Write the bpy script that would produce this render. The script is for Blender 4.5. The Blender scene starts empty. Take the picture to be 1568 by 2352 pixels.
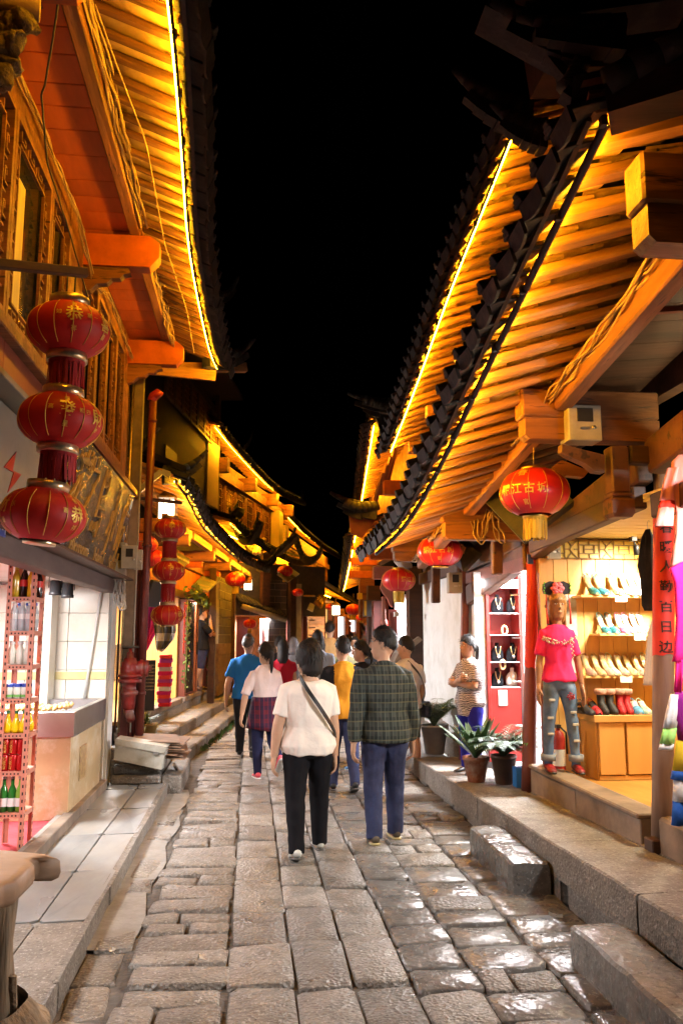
import bpy, math, random
from mathutils import Vector, Matrix, noise as mnoise, Quaternion
R_ = random.Random(7)
SC = bpy.context.scene
COL = SC.collection
rad = math.radians

# ---------------------------------------------------------------- camera
EYE = 1.68
FPX = 1898.0                                   # focal length in units of a 1568 x 2352 picture
PITCH = math.atan(284 / FPX)
YAW = math.atan(209 / FPX * math.cos(PITCH))
cam_data = bpy.data.cameras.new('camera')
cam = bpy.data.objects.new('camera', cam_data)
COL.objects.link(cam)
cam.location = (0, 0, EYE)
cam.rotation_euler = (math.pi / 2 + PITCH, 0, -YAW)
cam_data.sensor_fit = 'VERTICAL'
cam_data.sensor_height = 24.0
cam_data.lens = 24.0 * FPX / 2352.0
cam_data.clip_start = 0.05
cam_data.clip_end = 500
SC.camera = cam
SC.render.resolution_x, SC.render.resolution_y = 682, 1024

# ---------------------------------------------------------------- night sky
world = bpy.data.worlds.new('World')
SC.world = world
world.use_nodes = True
wn = world.node_tree
bg = wn.nodes['Background']
sky = wn.nodes.new('ShaderNodeTexSky')
sky.sky_type = 'NISHITA'
sky.sun_disc = False
sky.sun_elevation = rad(-6)
sky.sun_rotation = rad(200)
wn.links.new(sky.outputs[0], bg.inputs[0])
bg.inputs[1].default_value = 0.002
SC.view_settings.view_transform = 'Standard'
SC.view_settings.look = 'None'
SC.view_settings.exposure = 0.0
SC.view_settings.gamma = 1.0
SC.view_settings.use_curve_mapping = False
SC.render.engine = 'CYCLES'
SC.cycles.use_denoising = True
try:
    SC.cycles.denoiser = 'OPENIMAGEDENOISE'
except Exception:
    pass
SC.cycles.max_bounces = 6
SC.cycles.diffuse_bounces = 3
SC.cycles.glossy_bounces = 3
SC.cycles.transmission_bounces = 4
SC.cycles.transparent_max_bounces = 8
SC.cycles.sample_clamp_indirect = 6.0
SC.cycles.caustics_reflective = False
SC.cycles.caustics_refractive = False
SC.cycles.use_light_tree = True

# ---------------------------------------------------------------- lamps
def area(name, loc, size, power, col=(1, 1, 1), target=None, sizey=None, spread=None):
    d = bpy.data.lights.new(name, 'AREA'); d.energy = power; d.color = col; d.shape = 'RECTANGLE'; d.size = size; d.size_y = sizey or size
    if spread: d.spread = rad(spread)
    o = bpy.data.objects.new(name, d); COL.objects.link(o); o.location = loc
    dirv = (Vector(target) - Vector(loc)) if target is not None else Vector((0, 0, -1))
    o.rotation_euler = dirv.to_track_quat('-Z', 'Y').to_euler()
    return o
# ---------------------------------------------------------------- lamps inside the open shops, and two added door fills
area('stall_lamp', (-2.3, 7.4, 2.2), .5, 165, (1, .98, .97))
area('stall_lamp_front', (-2.2, 4.6, 2.2), .5, 85, (1, .98, .97))
area('costume_shop_lamp', (3.4, 4.0, 2.9), .5, 200, (1, .98, .97))
area('costume_door_fill', (2.95, 3.7, 2.42), .35, 62, (1, .98, .98), (-1.0, 6.6, 1.3), spread=115)  # added fill lamp, whitens the left sign and the walkers' backs
area('shoe_shop_lamp', (3.6, 6.4, 2.56), .4, 110, (1, .88, .6))
area('shoe_spot_upper', (3.45, 6.75, 2.5), .08, 10, (1, .95, .85), (3.4, 7.45, 2.1), spread=60)
area('shoe_spot_lower', (3.7, 6.6, 2.5), .08, 10, (1, .95, .85), (3.45, 7.45, 1.75), spread=45)
area('jewel_lamp', (3.4, 8.7, 2.40), .6, 420, (1, .98, 1))
area('cabinet_lamp', (2.84, 9.05, 2.26), .42, 140, (1, .99, 1), (1.5, 5.5, 0), sizey=.14)
area('scarf_shop_lamp', (-2.2, 14.2, 2.4), .8, 260, (1, .97, .96))
area('scarf_door_fill', (-1.42, 12.9, 2.3), .4, 85, (1, .98, 1), (2.4, 11.0, .7), spread=120)  # added unseen fill lamp that brightens the white plaster wall
area('side_room_lamp', (-1.3, 16.9, 2.34), .4, 130, (1, .9, .8))
area('hood_room_lamp', (.2, 26.2, 2.2), .8, 500, (1, .95, 1))
area('hat_shop_lamp', (2.1, 29.0, 2.8), .8, 900, (1, .82, .5))
area('right_room_lamp', (3.2, 14.6, 2.4), .6, 300, (1, .97, 1))

# ---------------------------------------------------------------- picture point -> place
_cp, _sp, _cy, _sy = math.cos(PITCH), math.sin(PITCH), math.cos(YAW), math.sin(YAW)
FW = Vector((_sy * _cp, _cy * _cp, _sp)); RT = Vector((_cy, -_sy, 0)); UP = RT.cross(FW)
OC = Vector((0, 0, EYE))
def _ray(px, py): return FW + RT * ((px - 784) / FPX) + UP * ((1176 - py) / FPX)
def pz(px, py, z=0.0): d = _ray(px, py); return OC + d * ((z - EYE) / d.z)
def pX(px, py, x): d = _ray(px, py); return OC + d * (x / d.x)
def pY(px, py, y): d = _ray(px, py); return OC + d * (y / d.y)
def lerp(a, b, t): return a + (b - a) * t
def V(*a): return Vector(a)

# ---------------------------------------------------------------- object helpers
WM = {}
def place(o, M, parent=None):
    if parent is not None:
        o.parent = parent
        o.matrix_basis = WM[parent].inverted() @ M
    else:
        o.matrix_basis = M
    WM[o] = M
    COL.objects.link(o)
    return o
def tag(o, label=None, cat=None, group=None, kind=None):
    if label: o['label'] = label
    if cat: o['category'] = cat
    if group: o['group'] = group
    if kind: o['kind'] = kind
    return o
def thing(name, label=None, cat=None, loc=(0, 0, 0), group=None, parent=None, rotz=0, kind=None):
    o = bpy.data.objects.new(name, None)
    o.empty_display_size = 0.1
    place(o, Matrix.Translation(Vector(loc)) @ Matrix.Rotation(rotz, 4, 'Z'), parent)
    return tag(o, label, cat, group, kind)
def copy_tree(o, M, parent=None, label=None, group=None):
    """copy of a thing with copies of its parts and sub-parts, put at matrix M"""
    c = o.copy()
    c.parent = None
    place(c, M, parent)
    for ch in [x for x in WM if x.parent is o]:
        copy_tree(ch, M @ ch.matrix_basis, c)
    if label: c['label'] = label
    if group: c['group'] = group
    return c

class MB:
    """collects faces for ONE mesh object"""
    def __init__(s): s.v = []; s.f = []; s.m = []; s.sm = []
    def add(s, verts, faces, m=0, smooth=False):
        b = len(s.v)
        s.v.extend(Vector(p) for p in verts)
        for f in faces:
            s.f.append([i + b for i in f]); s.m.append(m); s.sm.append(smooth)
        return s
    def box(s, c, size, M=None, m=0, bev=0.0):
        vs, fs = box_geo(size[0], size[1], size[2], bev)
        c = Vector(c)
        if M is not None: vs = [c + M @ v for v in vs]
        else: vs = [c + v for v in vs]
        return s.add(vs, fs, m)
    def box2(s, a, b, m=0, bev=0.0):
        a = Vector(a); b = Vector(b)
        return s.box((a + b) / 2, [abs(b[i] - a[i]) for i in range(3)], None, m, bev)
    def beam(s, p0, p1, w, h, up=(0, 0, 1), m=0, bev=0.0):
        M, L = beam_frame(p0, p1, up)
        return s.box((Vector(p0) + Vector(p1)) / 2, (L, w, h), M, m, bev)
    def loft(s, rings, m=0, smooth=True, cap=True, closed=True):
        n = len(rings[0]); vs = [p for r in rings for p in r]; fs = []
        for i in range(len(rings) - 1):
            for j in range(n if closed else n - 1):
                k = (j + 1) % n
                fs.append([i * n + j, i * n + k, (i + 1) * n + k, (i + 1) * n + j])
        if cap:
            fs.append(list(range(n))[::-1]); fs.append([(len(rings) - 1) * n + j for j in range(n)])
        return s.add(vs, fs, m, smooth)
    def tube(s, pts, r, n=6, m=0, smooth=True):
        return s.loft(tube_rings(pts, r, n), m, smooth)
    def lathe(s, c, prof, n=16, m=0, smooth=True, cap=False, axis=None):
        c = Vector(c); rings = []
        for (r, z) in prof:
            ring = [Vector((r * math.cos(2 * math.pi * k / n), r * math.sin(2 * math.pi * k / n), z)) for k in range(n)]
            if axis is not None: ring = [axis @ p for p in ring]
            rings.append([c + p for p in ring])
        return s.loft(rings, m, smooth, cap)
    def quad(s, a, b, c, d, m=0): return s.add([a, b, c, d], [[0, 1, 2, 3]], m)
    def prism(s, poly, d, m=0, smooth=False):
        """polygon (3-D points in order) pushed along vector d"""
        d = Vector(d); n = len(poly); vs = [Vector(p) for p in poly] + [Vector(p) + d for p in poly]
        fs = [list(range(n))[::-1], list(range(n, 2 * n))] + [[i, (i + 1) % n, n + (i + 1) % n, n + i] for i in range(n)]
        return s.add(vs, fs, m, smooth)
    def build(s, name, mats, parent=None, M=None, fixn=False, origin=None):
        me = bpy.data.meshes.new(name)
        if not isinstance(mats, (list, tuple)): mats = [mats]
        if M is None:
            if origin is None:
                lo = Vector([min(p[i] for p in s.v) for i in range(3)]); hi = Vector([max(p[i] for p in s.v) for i in range(3)])
                origin = (lo + hi) / 2
            M = Matrix.Translation(Vector(origin)); Mi = M.inverted()
            vs = [Mi @ p for p in s.v]
        else: vs = s.v
        me.from_pydata([tuple(p) for p in vs], [], s.f)
        for x in mats: me.materials.append(x)
        if len(mats) > 1: me.polygons.foreach_set('material_index', s.m)
        me.polygons.foreach_set('use_smooth', s.sm)
        me.update()
        if fixn: fix_normals(me)
        return place(bpy.data.objects.new(name, me), M, parent)
def fix_normals(me):
    import bmesh
    bm = bmesh.new(); bm.from_mesh(me); bmesh.ops.recalc_face_normals(bm, faces=bm.faces); bm.to_mesh(me); bm.free()
def beam_frame(p0, p1, up=(0, 0, 1)):
    p0 = Vector(p0); p1 = Vector(p1); x = (p1 - p0); L = x.length; x = x / max(L, 1e-9)
    u = Vector(up); y = u.cross(x)
    if y.length < 1e-5: y = Vector((1, 0, 0)).cross(x)
    if y.length < 1e-5: y = Vector((0, 1, 0)).cross(x)
    y.normalize(); z = x.cross(y)
    return Matrix((x, y, z)).transposed(), L
def box_geo(sx, sy, sz, bev=0.0):
    x, y, z = sx / 2, sy / 2, sz / 2
    if bev <= 0 or bev * 2.2 > min(sx, sy, sz):
        v = [Vector((a * x, b * y, c * z)) for c in (-1, 1) for b in (-1, 1) for a in (-1, 1)]
        return v, [[0, 2, 3, 1], [4, 5, 7, 6], [0, 1, 5, 4], [2, 6, 7, 3], [0, 4, 6, 2], [1, 3, 7, 5]]
    v = []; idx = {}
    for a in (-1, 1):
        for b in (-1, 1):
            for c in (-1, 1):
                for k in range(3):
                    p = [a * x, b * y, c * z]
                    for q in range(3):
                        if q != k: p[q] -= (a, b, c)[q] * bev
                    idx[(a, b, c, k)] = len(v); v.append(Vector(p))
    f = []
    for k in range(3):
        o1, o2 = [q for q in range(3) if q != k]
        for sgn in (-1, 1):
            r = []
            for (s1, s2) in ((-1, -1), (1, -1), (1, 1), (-1, 1)):
                t = [0, 0, 0]; t[k] = sgn; t[o1] = s1; t[o2] = s2; r.append(idx[(t[0], t[1], t[2], k)])
            if (sgn > 0) == (k == 1): r = r[::-1]
            f.append(r)
    cen = Vector((0, 0, 0))
    def fixed(r):
        a, b, c = v[r[0]], v[r[1]], v[r[2]]
        n = (b - a).cross(c - a); m = sum((v[i] for i in r), Vector()) / len(r)
        return r if n.dot(m) > 0 else r[::-1]
    for k in range(3):          # edges along axis k
        o1, o2 = [q for q in range(3) if q != k]
        for s1 in (-1, 1):
            for s2 in (-1, 1):
                def g(e, kk):
                    t = [0, 0, 0]; t[k] = e; t[o1] = s1; t[o2] = s2; return idx[(t[0], t[1], t[2], kk)]
                f.append(fixed([g(-1, o1), g(1, o1), g(1, o2), g(-1, o2)]))
    for a in (-1, 1):
        for b in (-1, 1):
            for c in (-1, 1): f.append(fixed([idx[(a, b, c, 0)], idx[(a, b, c, 1)], idx[(a, b, c, 2)]]))
    return v, f
def tube_rings(pts, r, n=6):
    pts = [Vector(p) for p in pts]; rings = []
    rs = r if isinstance(r, (list, tuple)) else [r] * len(pts)
    ref = None
    for i, p in enumerate(pts):
        t = (pts[min(i + 1, len(pts) - 1)] - pts[max(i - 1, 0)])
        if t.length < 1e-9: t = Vector((0, 0, 1))
        t.normalize()
        if ref is None:
            ref = Vector((0, 0, 1)) if abs(t.z) < .9 else Vector((1, 0, 0))
        a = ref - t * ref.dot(t)
        if a.length < 1e-6: a = t.orthogonal()
        a.normalize(); ref = a; b = t.cross(a)
        rings.append([p + (a * math.cos(2 * math.pi * k / n) + b * math.sin(2 * math.pi * k / n)) * rs[i] for k in range(n)])
    return rings
def beam(name, p0, p1, w, h, m, parent=None, up=(0, 0, 1), bev=0.0, jit=0.0):
    """one wooden (or other) bar as an object of its own, local X along its length"""
    Mr, L = beam_frame(p0, p1, up)
    vs, fs = box_geo(L, w, h, bev)
    if jit:
        vs = [v + Vector((0, R_.uniform(-jit, jit), R_.uniform(-jit, jit))) for v in vs]
    mb = MB(); mb.add(vs, fs)
    return mb.build(name, m, parent, Matrix.Translation((Vector(p0) + Vector(p1)) / 2) @ Mr.to_4x4())
def box(name, a, b, m, parent=None, bev=0.0):
    mb = MB(); mb.box2(a, b, 0, bev); return mb.build(name, m, parent)
def inst(name, me, M, parent=None):
    return place(bpy.data.objects.new(name, me), M, parent)

# lettering: strokes of the built-in font as flat mesh data
_fc = bpy.data.curves.new('lettering_font', 'FONT')
_fo = bpy.data.objects.new('lettering_font', _fc)
COL.objects.link(_fo)
_tc = {}
def text_geo(s, size=1.0, ext=0.0, bold=0.0):
    key = (s, ext, bold)
    if key not in _tc:
        _fc.body = s; _fc.size = 1.0; _fc.extrude = ext; _fc.align_x = 'CENTER'; _fc.align_y = 'CENTER'; _fc.resolution_u = 2; _fc.offset = bold
        bpy.context.view_layer.update()
        dg = bpy.context.evaluated_depsgraph_get()
        me = bpy.data.meshes.new_from_object(_fo.evaluated_get(dg))
        _tc[key] = ([v.co.copy() for v in me.vertices], [list(p.vertices) for p in me.polygons])
        bpy.data.meshes.remove(me)
    vs, fs = _tc[key]
    return [v * size for v in vs], fs
def put_text(mb, s, size, o, xd, yd, m=0, ext=0.0, bold=0.0):
    vs, fs = text_geo(s, size, ext / max(size, 1e-6), bold); o = Vector(o); xd = Vector(xd).normalized(); yd = Vector(yd).normalized(); n = xd.cross(yd)
    mb.add([o + xd * v.x + yd * v.y + n * v.z for v in vs], fs, m)

# ---------------------------------------------------------------- materials
MATS = {}
def mat(name, col, rough=.6, metal=0.0, var=.3, scale=6.0, bump=.2, bscale=40.0, col2=None, rnd=.0, stretch=(1, 1, 1), spec=.5,
        emit=None, alpha=1.0, trans=0.0, rvar=0.0, pits=0.0, ior=1.45, detail=5.0, bands=None, dirt=None, dscale=1.5, sub=0.0, bdist=.01, ramp=(.35, .65), speck=None):
    if name in MATS: return MATS[name]
    m = bpy.data.materials.new(name); m.use_nodes = True
    nt = m.node_tree; N = nt.nodes; L = nt.links
    b = N['Principled BSDF']
    b.inputs['Roughness'].default_value = rough; b.inputs['Metallic'].default_value = metal
    b.inputs['IOR'].default_value = ior; b.inputs['Specular IOR Level'].default_value = spec
    if trans: b.inputs['Transmission Weight'].default_value = trans
    if alpha < 1: b.inputs['Alpha'].default_value = alpha
    if sub:
        b.inputs['Subsurface Weight'].default_value = sub; b.inputs['Subsurface Radius'].default_value = (.01, .005, .003)
    tc = N.new('ShaderNodeTexCoord'); oi = N.new('ShaderNodeObjectInfo')
    mp = N.new('ShaderNodeMapping'); mp.inputs['Scale'].default_value = stretch
    ad = N.new('ShaderNodeVectorMath'); ad.operation = 'ADD'
    ml = N.new('ShaderNodeMath'); ml.operation = 'MULTIPLY'; ml.inputs[1].default_value = 37.0
    L.new(oi.outputs['Random'], ml.inputs[0])
    L.new(tc.outputs['Object'], mp.inputs[0]); L.new(mp.outputs[0], ad.inputs[0]); L.new(ml.outputs[0], ad.inputs[1])
    nz = N.new('ShaderNodeTexNoise'); nz.inputs['Scale'].default_value = scale; nz.inputs['Detail'].default_value = detail
    nz.inputs['Roughness'].default_value = .62
    L.new(ad.outputs[0], nz.inputs['Vector'])
    if col2 is None: col2 = tuple(c * (1 - var) for c in col)
    cr = N.new('ShaderNodeValToRGB')
    cr.color_ramp.elements[0].position = ramp[0]; cr.color_ramp.elements[1].position = ramp[1]
    cr.color_ramp.elements[0].color = (*col2, 1); cr.color_ramp.elements[1].color = (*col, 1)
    L.new(nz.outputs['Fac'], cr.inputs[0])
    out = cr.outputs[0]
    if dirt is not None:
        n2 = N.new('ShaderNodeTexNoise'); n2.inputs['Scale'].default_value = dscale; n2.inputs['Detail'].default_value = 6
        n2.inputs['Roughness'].default_value = .7
        L.new(ad.outputs[0], n2.inputs['Vector'])
        r2 = N.new('ShaderNodeValToRGB'); r2.color_ramp.elements[0].position = .48; r2.color_ramp.elements[1].position = .68
        L.new(n2.outputs['Fac'], r2.inputs[0])
        mx = N.new('ShaderNodeMixRGB'); mx.inputs[2].default_value = (*dirt, 1)
        L.new(r2.outputs[0], mx.inputs[0]); L.new(out, mx.inputs[1]); out = mx.outputs[0]
    if speck:
        for (sc_, lo_, hi_, cc_) in speck:
            n4 = N.new('ShaderNodeTexNoise'); n4.inputs['Scale'].default_value = sc_; n4.inputs['Detail'].default_value = 3; n4.inputs['Roughness'].default_value = .75
            L.new(ad.outputs[0], n4.inputs['Vector'])
            r4 = N.new('ShaderNodeValToRGB'); r4.color_ramp.elements[0].position = lo_; r4.color_ramp.elements[1].position = hi_
            L.new(n4.outputs['Fac'], r4.inputs[0])
            m4 = N.new('ShaderNodeMixRGB'); m4.inputs[2].default_value = (*cc_, 1)
            L.new(r4.outputs[0], m4.inputs[0]); L.new(out, m4.inputs[1]); out = m4.outputs[0]
    hs = N.new('ShaderNodeHueSaturation')
    if rnd:
        mr = N.new('ShaderNodeMapRange'); mr.inputs[3].default_value = 1 - rnd; mr.inputs[4].default_value = 1 + rnd
        L.new(oi.outputs['Random'], mr.inputs[0]); L.new(mr.outputs[0], hs.inputs['Value'])
    L.new(out, hs.inputs['Color']); L.new(hs.outputs[0], b.inputs['Base Color'])
    if emit:
        b.inputs['Emission Strength'].default_value = emit
        L.new(hs.outputs[0], b.inputs['Emission Color'])
    if rvar:
        n3 = N.new('ShaderNodeTexNoise'); n3.inputs['Scale'].default_value = scale * .7; n3.inputs['Detail'].default_value = 4
        L.new(ad.outputs[0], n3.inputs['Vector'])
        m3 = N.new('ShaderNodeMapRange'); m3.inputs[1].default_value = .3; m3.inputs[2].default_value = .7
        m3.inputs[3].default_value = max(.05, rough - rvar); m3.inputs[4].default_value = min(1, rough + rvar)
        L.new(n3.outputs['Fac'], m3.inputs[0]); L.new(m3.outputs[0], b.inputs['Roughness'])
    if bump:
        nb = N.new('ShaderNodeTexNoise'); nb.inputs['Scale'].default_value = bscale; nb.inputs['Detail'].default_value = 6
        L.new(ad.outputs[0], nb.inputs['Vector'])
        h = nb.outputs['Fac']
        if pits:
            vo = N.new('ShaderNodeTexVoronoi'); vo.inputs['Scale'].default_value = bscale * 1.3
            L.new(ad.outputs[0], vo.inputs['Vector'])
            mm = N.new('ShaderNodeMath'); mm.operation = 'MULTIPLY_ADD'; mm.inputs[1].default_value = pits
            L.new(vo.outputs['Distance'], mm.inputs[0]); L.new(nb.outputs['Fac'], mm.inputs[2]); h = mm.outputs[0]
        bp = N.new('ShaderNodeBump'); bp.inputs['Strength'].default_value = bump; bp.inputs['Distance'].default_value = bdist
        L.new(h, bp.inputs['Height']); L.new(bp.outputs[0], b.inputs['Normal'])
    MATS[name] = m
    return m
def emis(name, col, s):
    if name in MATS: return MATS[name]
    m = bpy.data.materials.new(name); m.use_nodes = True; N = m.node_tree.nodes; b = N['Principled BSDF']
    b.inputs['Base Color'].default_value = (*[min(1, c * .8) for c in col], 1)
    b.inputs['Emission Color'].default_value = (*col, 1); b.inputs['Emission Strength'].default_value = s
    MATS[name] = m; return m
def wave_cloth(name, cols, specs, rough=.85, bump=.15):
    """woven cloth: base colour cols[0] with straight bands. specs = list of (axis, period, duty, colour index, weight)"""
    if name in MATS: return MATS[name]
    m = bpy.data.materials.new(name); m.use_nodes = True; nt = m.node_tree; N = nt.nodes; L = nt.links; b = N['Principled BSDF']
    b.inputs['Roughness'].default_value = rough; b.inputs['Specular IOR Level'].default_value = .2
    tc = N.new('ShaderNodeTexCoord'); sx = N.new('ShaderNodeSeparateXYZ'); L.new(tc.outputs['Object'], sx.inputs[0])
    rgb = N.new('ShaderNodeRGB'); rgb.outputs[0].default_value = (*cols[0], 1); out = rgb.outputs[0]
    for (ax, per, duty, ci, wt) in specs:
        d = N.new('ShaderNodeMath'); d.operation = 'DIVIDE'; d.inputs[1].default_value = per; L.new(sx.outputs[ax], d.inputs[0])
        fr = N.new('ShaderNodeMath'); fr.operation = 'FRACT'; L.new(d.outputs[0], fr.inputs[0])
        lt = N.new('ShaderNodeMath'); lt.operation = 'LESS_THAN'; lt.inputs[1].default_value = duty; L.new(fr.outputs[0], lt.inputs[0])
        w = N.new('ShaderNodeMath'); w.operation = 'MULTIPLY'; w.inputs[1].default_value = wt; L.new(lt.outputs[0], w.inputs[0])
        mx = N.new('ShaderNodeMixRGB'); mx.inputs[2].default_value = (*cols[ci], 1); L.new(w.outputs[0], mx.inputs[0]); L.new(out, mx.inputs[1]); out = mx.outputs[0]
    L.new(out, b.inputs['Base Color'])
    nb = N.new('ShaderNodeTexNoise'); nb.inputs['Scale'].default_value = 9; nb.inputs['Detail'].default_value = 3; L.new(tc.outputs['Object'], nb.inputs['Vector'])
    bp = N.new('ShaderNodeBump'); bp.inputs['Strength'].default_value = bump * 2; bp.inputs['Distance'].default_value = .03
    L.new(nb.outputs['Fac'], bp.inputs['Height']); L.new(bp.outputs[0], b.inputs['Normal'])
    MATS[name] = m; return m
def cloth(name, col, var=.12, bump=.35):
    return mat(name, col, rough=.88, var=var, scale=5, bump=bump, bscale=11, spec=.15, bdist=.03)

AMBER = (1.0, .43, .05)
WOOD = mat('old_wood', (.3, .118, .042), rough=.58, var=.6, scale=9, stretch=(.1, 1, 1), bump=.6, bscale=24, rnd=.22, rvar=.12, dirt=(.12, .045, .018), dscale=2.6, speck=[(26, .60, .66, (.06, .024, .012))], bdist=.016)
WOODB = mat('shaded_brown_beam', (.14, .058, .028), rough=.55, var=.6, scale=9, stretch=(.3, .3, .3), bump=.6, bscale=22, rnd=.2, dirt=(.06, .026, .014), dscale=3, speck=[(24, .6, .66, (.03, .015, .01))], bdist=.016)  # wood darkened to stand for the shade on inner beams
WOODD = mat('dark_wood', (.07, .032, .019), rough=.6, var=.5, scale=9, stretch=(.15, 1, 1), bump=.35, bscale=30, rnd=.2)
WOODR = mat('red_brown_wood', (.2, .055, .035), rough=.45, var=.4, scale=7, stretch=(.3, .3, .3), bump=.15, bscale=30, rnd=.15)
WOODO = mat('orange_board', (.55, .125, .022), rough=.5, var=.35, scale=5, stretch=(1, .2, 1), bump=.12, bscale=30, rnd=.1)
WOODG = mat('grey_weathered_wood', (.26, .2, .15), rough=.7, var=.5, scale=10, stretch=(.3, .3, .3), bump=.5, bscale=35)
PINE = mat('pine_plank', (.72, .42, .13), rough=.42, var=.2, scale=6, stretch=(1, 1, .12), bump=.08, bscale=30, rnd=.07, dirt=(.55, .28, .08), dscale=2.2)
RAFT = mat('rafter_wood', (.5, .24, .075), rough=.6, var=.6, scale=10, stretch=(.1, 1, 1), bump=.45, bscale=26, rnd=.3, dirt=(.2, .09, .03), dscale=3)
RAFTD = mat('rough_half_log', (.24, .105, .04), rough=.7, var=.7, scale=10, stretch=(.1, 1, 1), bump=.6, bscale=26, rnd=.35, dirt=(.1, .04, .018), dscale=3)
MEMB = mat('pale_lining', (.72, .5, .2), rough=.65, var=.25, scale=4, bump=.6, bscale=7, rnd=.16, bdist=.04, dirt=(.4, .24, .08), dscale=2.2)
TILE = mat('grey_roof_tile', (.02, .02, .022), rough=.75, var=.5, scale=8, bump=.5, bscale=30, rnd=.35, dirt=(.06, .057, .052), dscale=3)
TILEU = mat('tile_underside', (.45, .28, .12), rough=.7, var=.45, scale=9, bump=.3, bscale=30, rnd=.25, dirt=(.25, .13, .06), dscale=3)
CABLE = mat('black_cable', (.03, .028, .027), rough=.5, var=.2, bump=0)
CABLEP = mat('pale_cable', (.4, .26, .13), rough=.5, var=.4, bump=0)
LED = emis('amber_light_tube', (1.0, .43, .009), 320.0)
LEDR = emis('amber_light_tube_thin', (1.0, .405, .009), 500.0)
LEDF = emis('amber_light_tube_far', (1.0, .41, .009), 420.0)
BULB = emis('amber_bulb', (1.0, .55, .06), 9.0)
STONE = mat('paving_stone', (.222, .199, .170), rough=.44, var=.42, scale=7, bump=.55, bscale=36, rnd=.24, rvar=.2, pits=.7, dirt=(.17, .145, .125), dscale=3.2, bdist=.02, speck=[(48, .57, .64, (.33, .31, .285)), (34, .6, .67, (.07, .06, .05))])
STONEW = mat('polished_wet_stone', (.2, .188, .172), rough=.27, var=.4, scale=6, bump=.42, bscale=20, rnd=.2, rvar=.12, pits=.3, dirt=(.14, .125, .11), dscale=3, bdist=.02, speck=[(40, .58, .66, (.34, .33, .31)), (30, .6, .68, (.06, .05, .045))])
KERB = mat('kerb_stone', (.228, .206, .178), rough=.62, var=.4, scale=6, bump=.7, bscale=38, rnd=.14, pits=.4, dirt=(.16, .145, .125), dscale=2.5, bdist=.018, speck=[(44, .57, .64, (.33, .31, .285)), (30, .6, .67, (.08, .07, .06))])
MORTAR = mat('street_mortar', (.14, .125, .11), rough=.85, var=.5, scale=9, bump=1.0, bscale=30, dirt=(.09, .075, .06), dscale=4, bdist=.02)
CEMENT = mat('pale_cement', (.29, .28, .26), rough=.6, var=.3, scale=5, bump=.5, bscale=30, dirt=(.19, .17, .145), dscale=3)
SLABM = mat('grey_marble_slab', (.27, .28, .28), rough=.38, var=.28, scale=3.5, bump=.18, bscale=22, rnd=.1, rvar=.12, dirt=(.25, .24, .22), dscale=2.5, stretch=(1, .45, 1))
GOLD = mat('gold_trim', (.8, .5, .12), rough=.3, metal=1, var=.2, bump=.1, bscale=50)
GOLDP = mat('gold_print', (.75, .5, .1), rough=.42, metal=.35, var=.1, bump=0)
SILVB = mat('pale_gold_band', (.72, .58, .36), rough=.3, metal=.85, var=.35, scale=14, bump=.2, bscale=40)
LANT = mat('red_lantern_cloth', (.52, .016, .013), rough=.55, var=.2, scale=4, bump=.1, bscale=160, rnd=.08)
LANTP = mat('glossy_red_lantern_cloth', (.62, .02, .025), rough=.33, var=.15, scale=4, bump=.06, bscale=160)
TASR = mat('red_tassel', (.36, .01, .014), rough=.7, var=.3, bump=.2, bscale=80)
TASY = mat('yellow_tassel', (.72, .5, .05), rough=.6, var=.35, scale=40, stretch=(1, 1, .05), bump=.3, bscale=60)
WHITE = mat('white_paint', (.78, .78, .76), rough=.5, var=.08, scale=3, bump=.1, bscale=20, dirt=(.62, .6, .55), dscale=2)
WALLW = mat('old_white_plaster', (.78, .8, .79), rough=.8, var=.1, scale=2.5, bump=.3, bscale=14, dirt=(.62, .63, .6), dscale=3.2)
BLACK = mat('black_plastic', (.02, .02, .022), rough=.4, var=.1, bump=0)
STEEL = mat('brushed_steel', (.55, .55, .56), rough=.32, metal=1, var=.15, scale=4, bump=.05, bscale=20)
GLASS = mat('clear_glass', (.95, .97, .97), rough=.03, var=.02, bump=0, alpha=.18)
REDP = mat('red_paint', (.42, .03, .025), rough=.45, var=.4, scale=7, bump=.2, bscale=30)
PIPE = mat('dark_red_pipe', (.16, .035, .028), rough=.38, var=.35, scale=6, bump=.12, bscale=30)
PAPER = mat('red_paper', (.6, .035, .02), rough=.6, var=.12, scale=4, bump=.2, bscale=9)
INK = mat('black_ink', (.03, .015, .012), rough=.6, var=.1, bump=0)
METER = mat('grey_meter_box', (.42, .4, .35), rough=.5, var=.2, scale=5, bump=.1, bscale=20, dirt=(.3, .27, .22), dscale=3)
LEAF = mat('green_leaf', (.05, .13, .04), rough=.4, var=.4, scale=9, bump=.1, rnd=.3)
LEAFL = mat('pale_green_leaf', (.2, .27, .08), rough=.45, var=.3, scale=9, bump=.1, rnd=.3)
TERRA = mat('terracotta', (.36, .13, .065), rough=.75, var=.3, scale=8, bump=.2, bscale=30, dirt=(.45, .36, .3), dscale=6)
POTB = mat('brown_pot', (.1, .06, .04), rough=.35, var=.3, bump=.1)

# ================================================================ the street
gmb = MB(); gmb.quad((-60, -20, -.18), (60, -20, -.18), (60, 160, -.18), (-60, 160, -.18))
tag(gmb.build('ground', MORTAR), kind='structure')
def street_x(y): return 0.55 + max(0.0, y - 13.0) * 0.125
smb = MB()
_ys = [-2 + i * 1.0 for i in range(64)]
for a, b in zip(_ys[:-1], _ys[1:]):
    smb.quad((street_x(a) - 3.2, a, -.026), (street_x(a) + 3.4, a, -.026), (street_x(b) + 3.4, b, -.026), (street_x(b) - 3.2, b, -.026))
street = tag(smb.build('street', MORTAR, origin=(0, 0, 0)), kind='structure')

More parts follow.
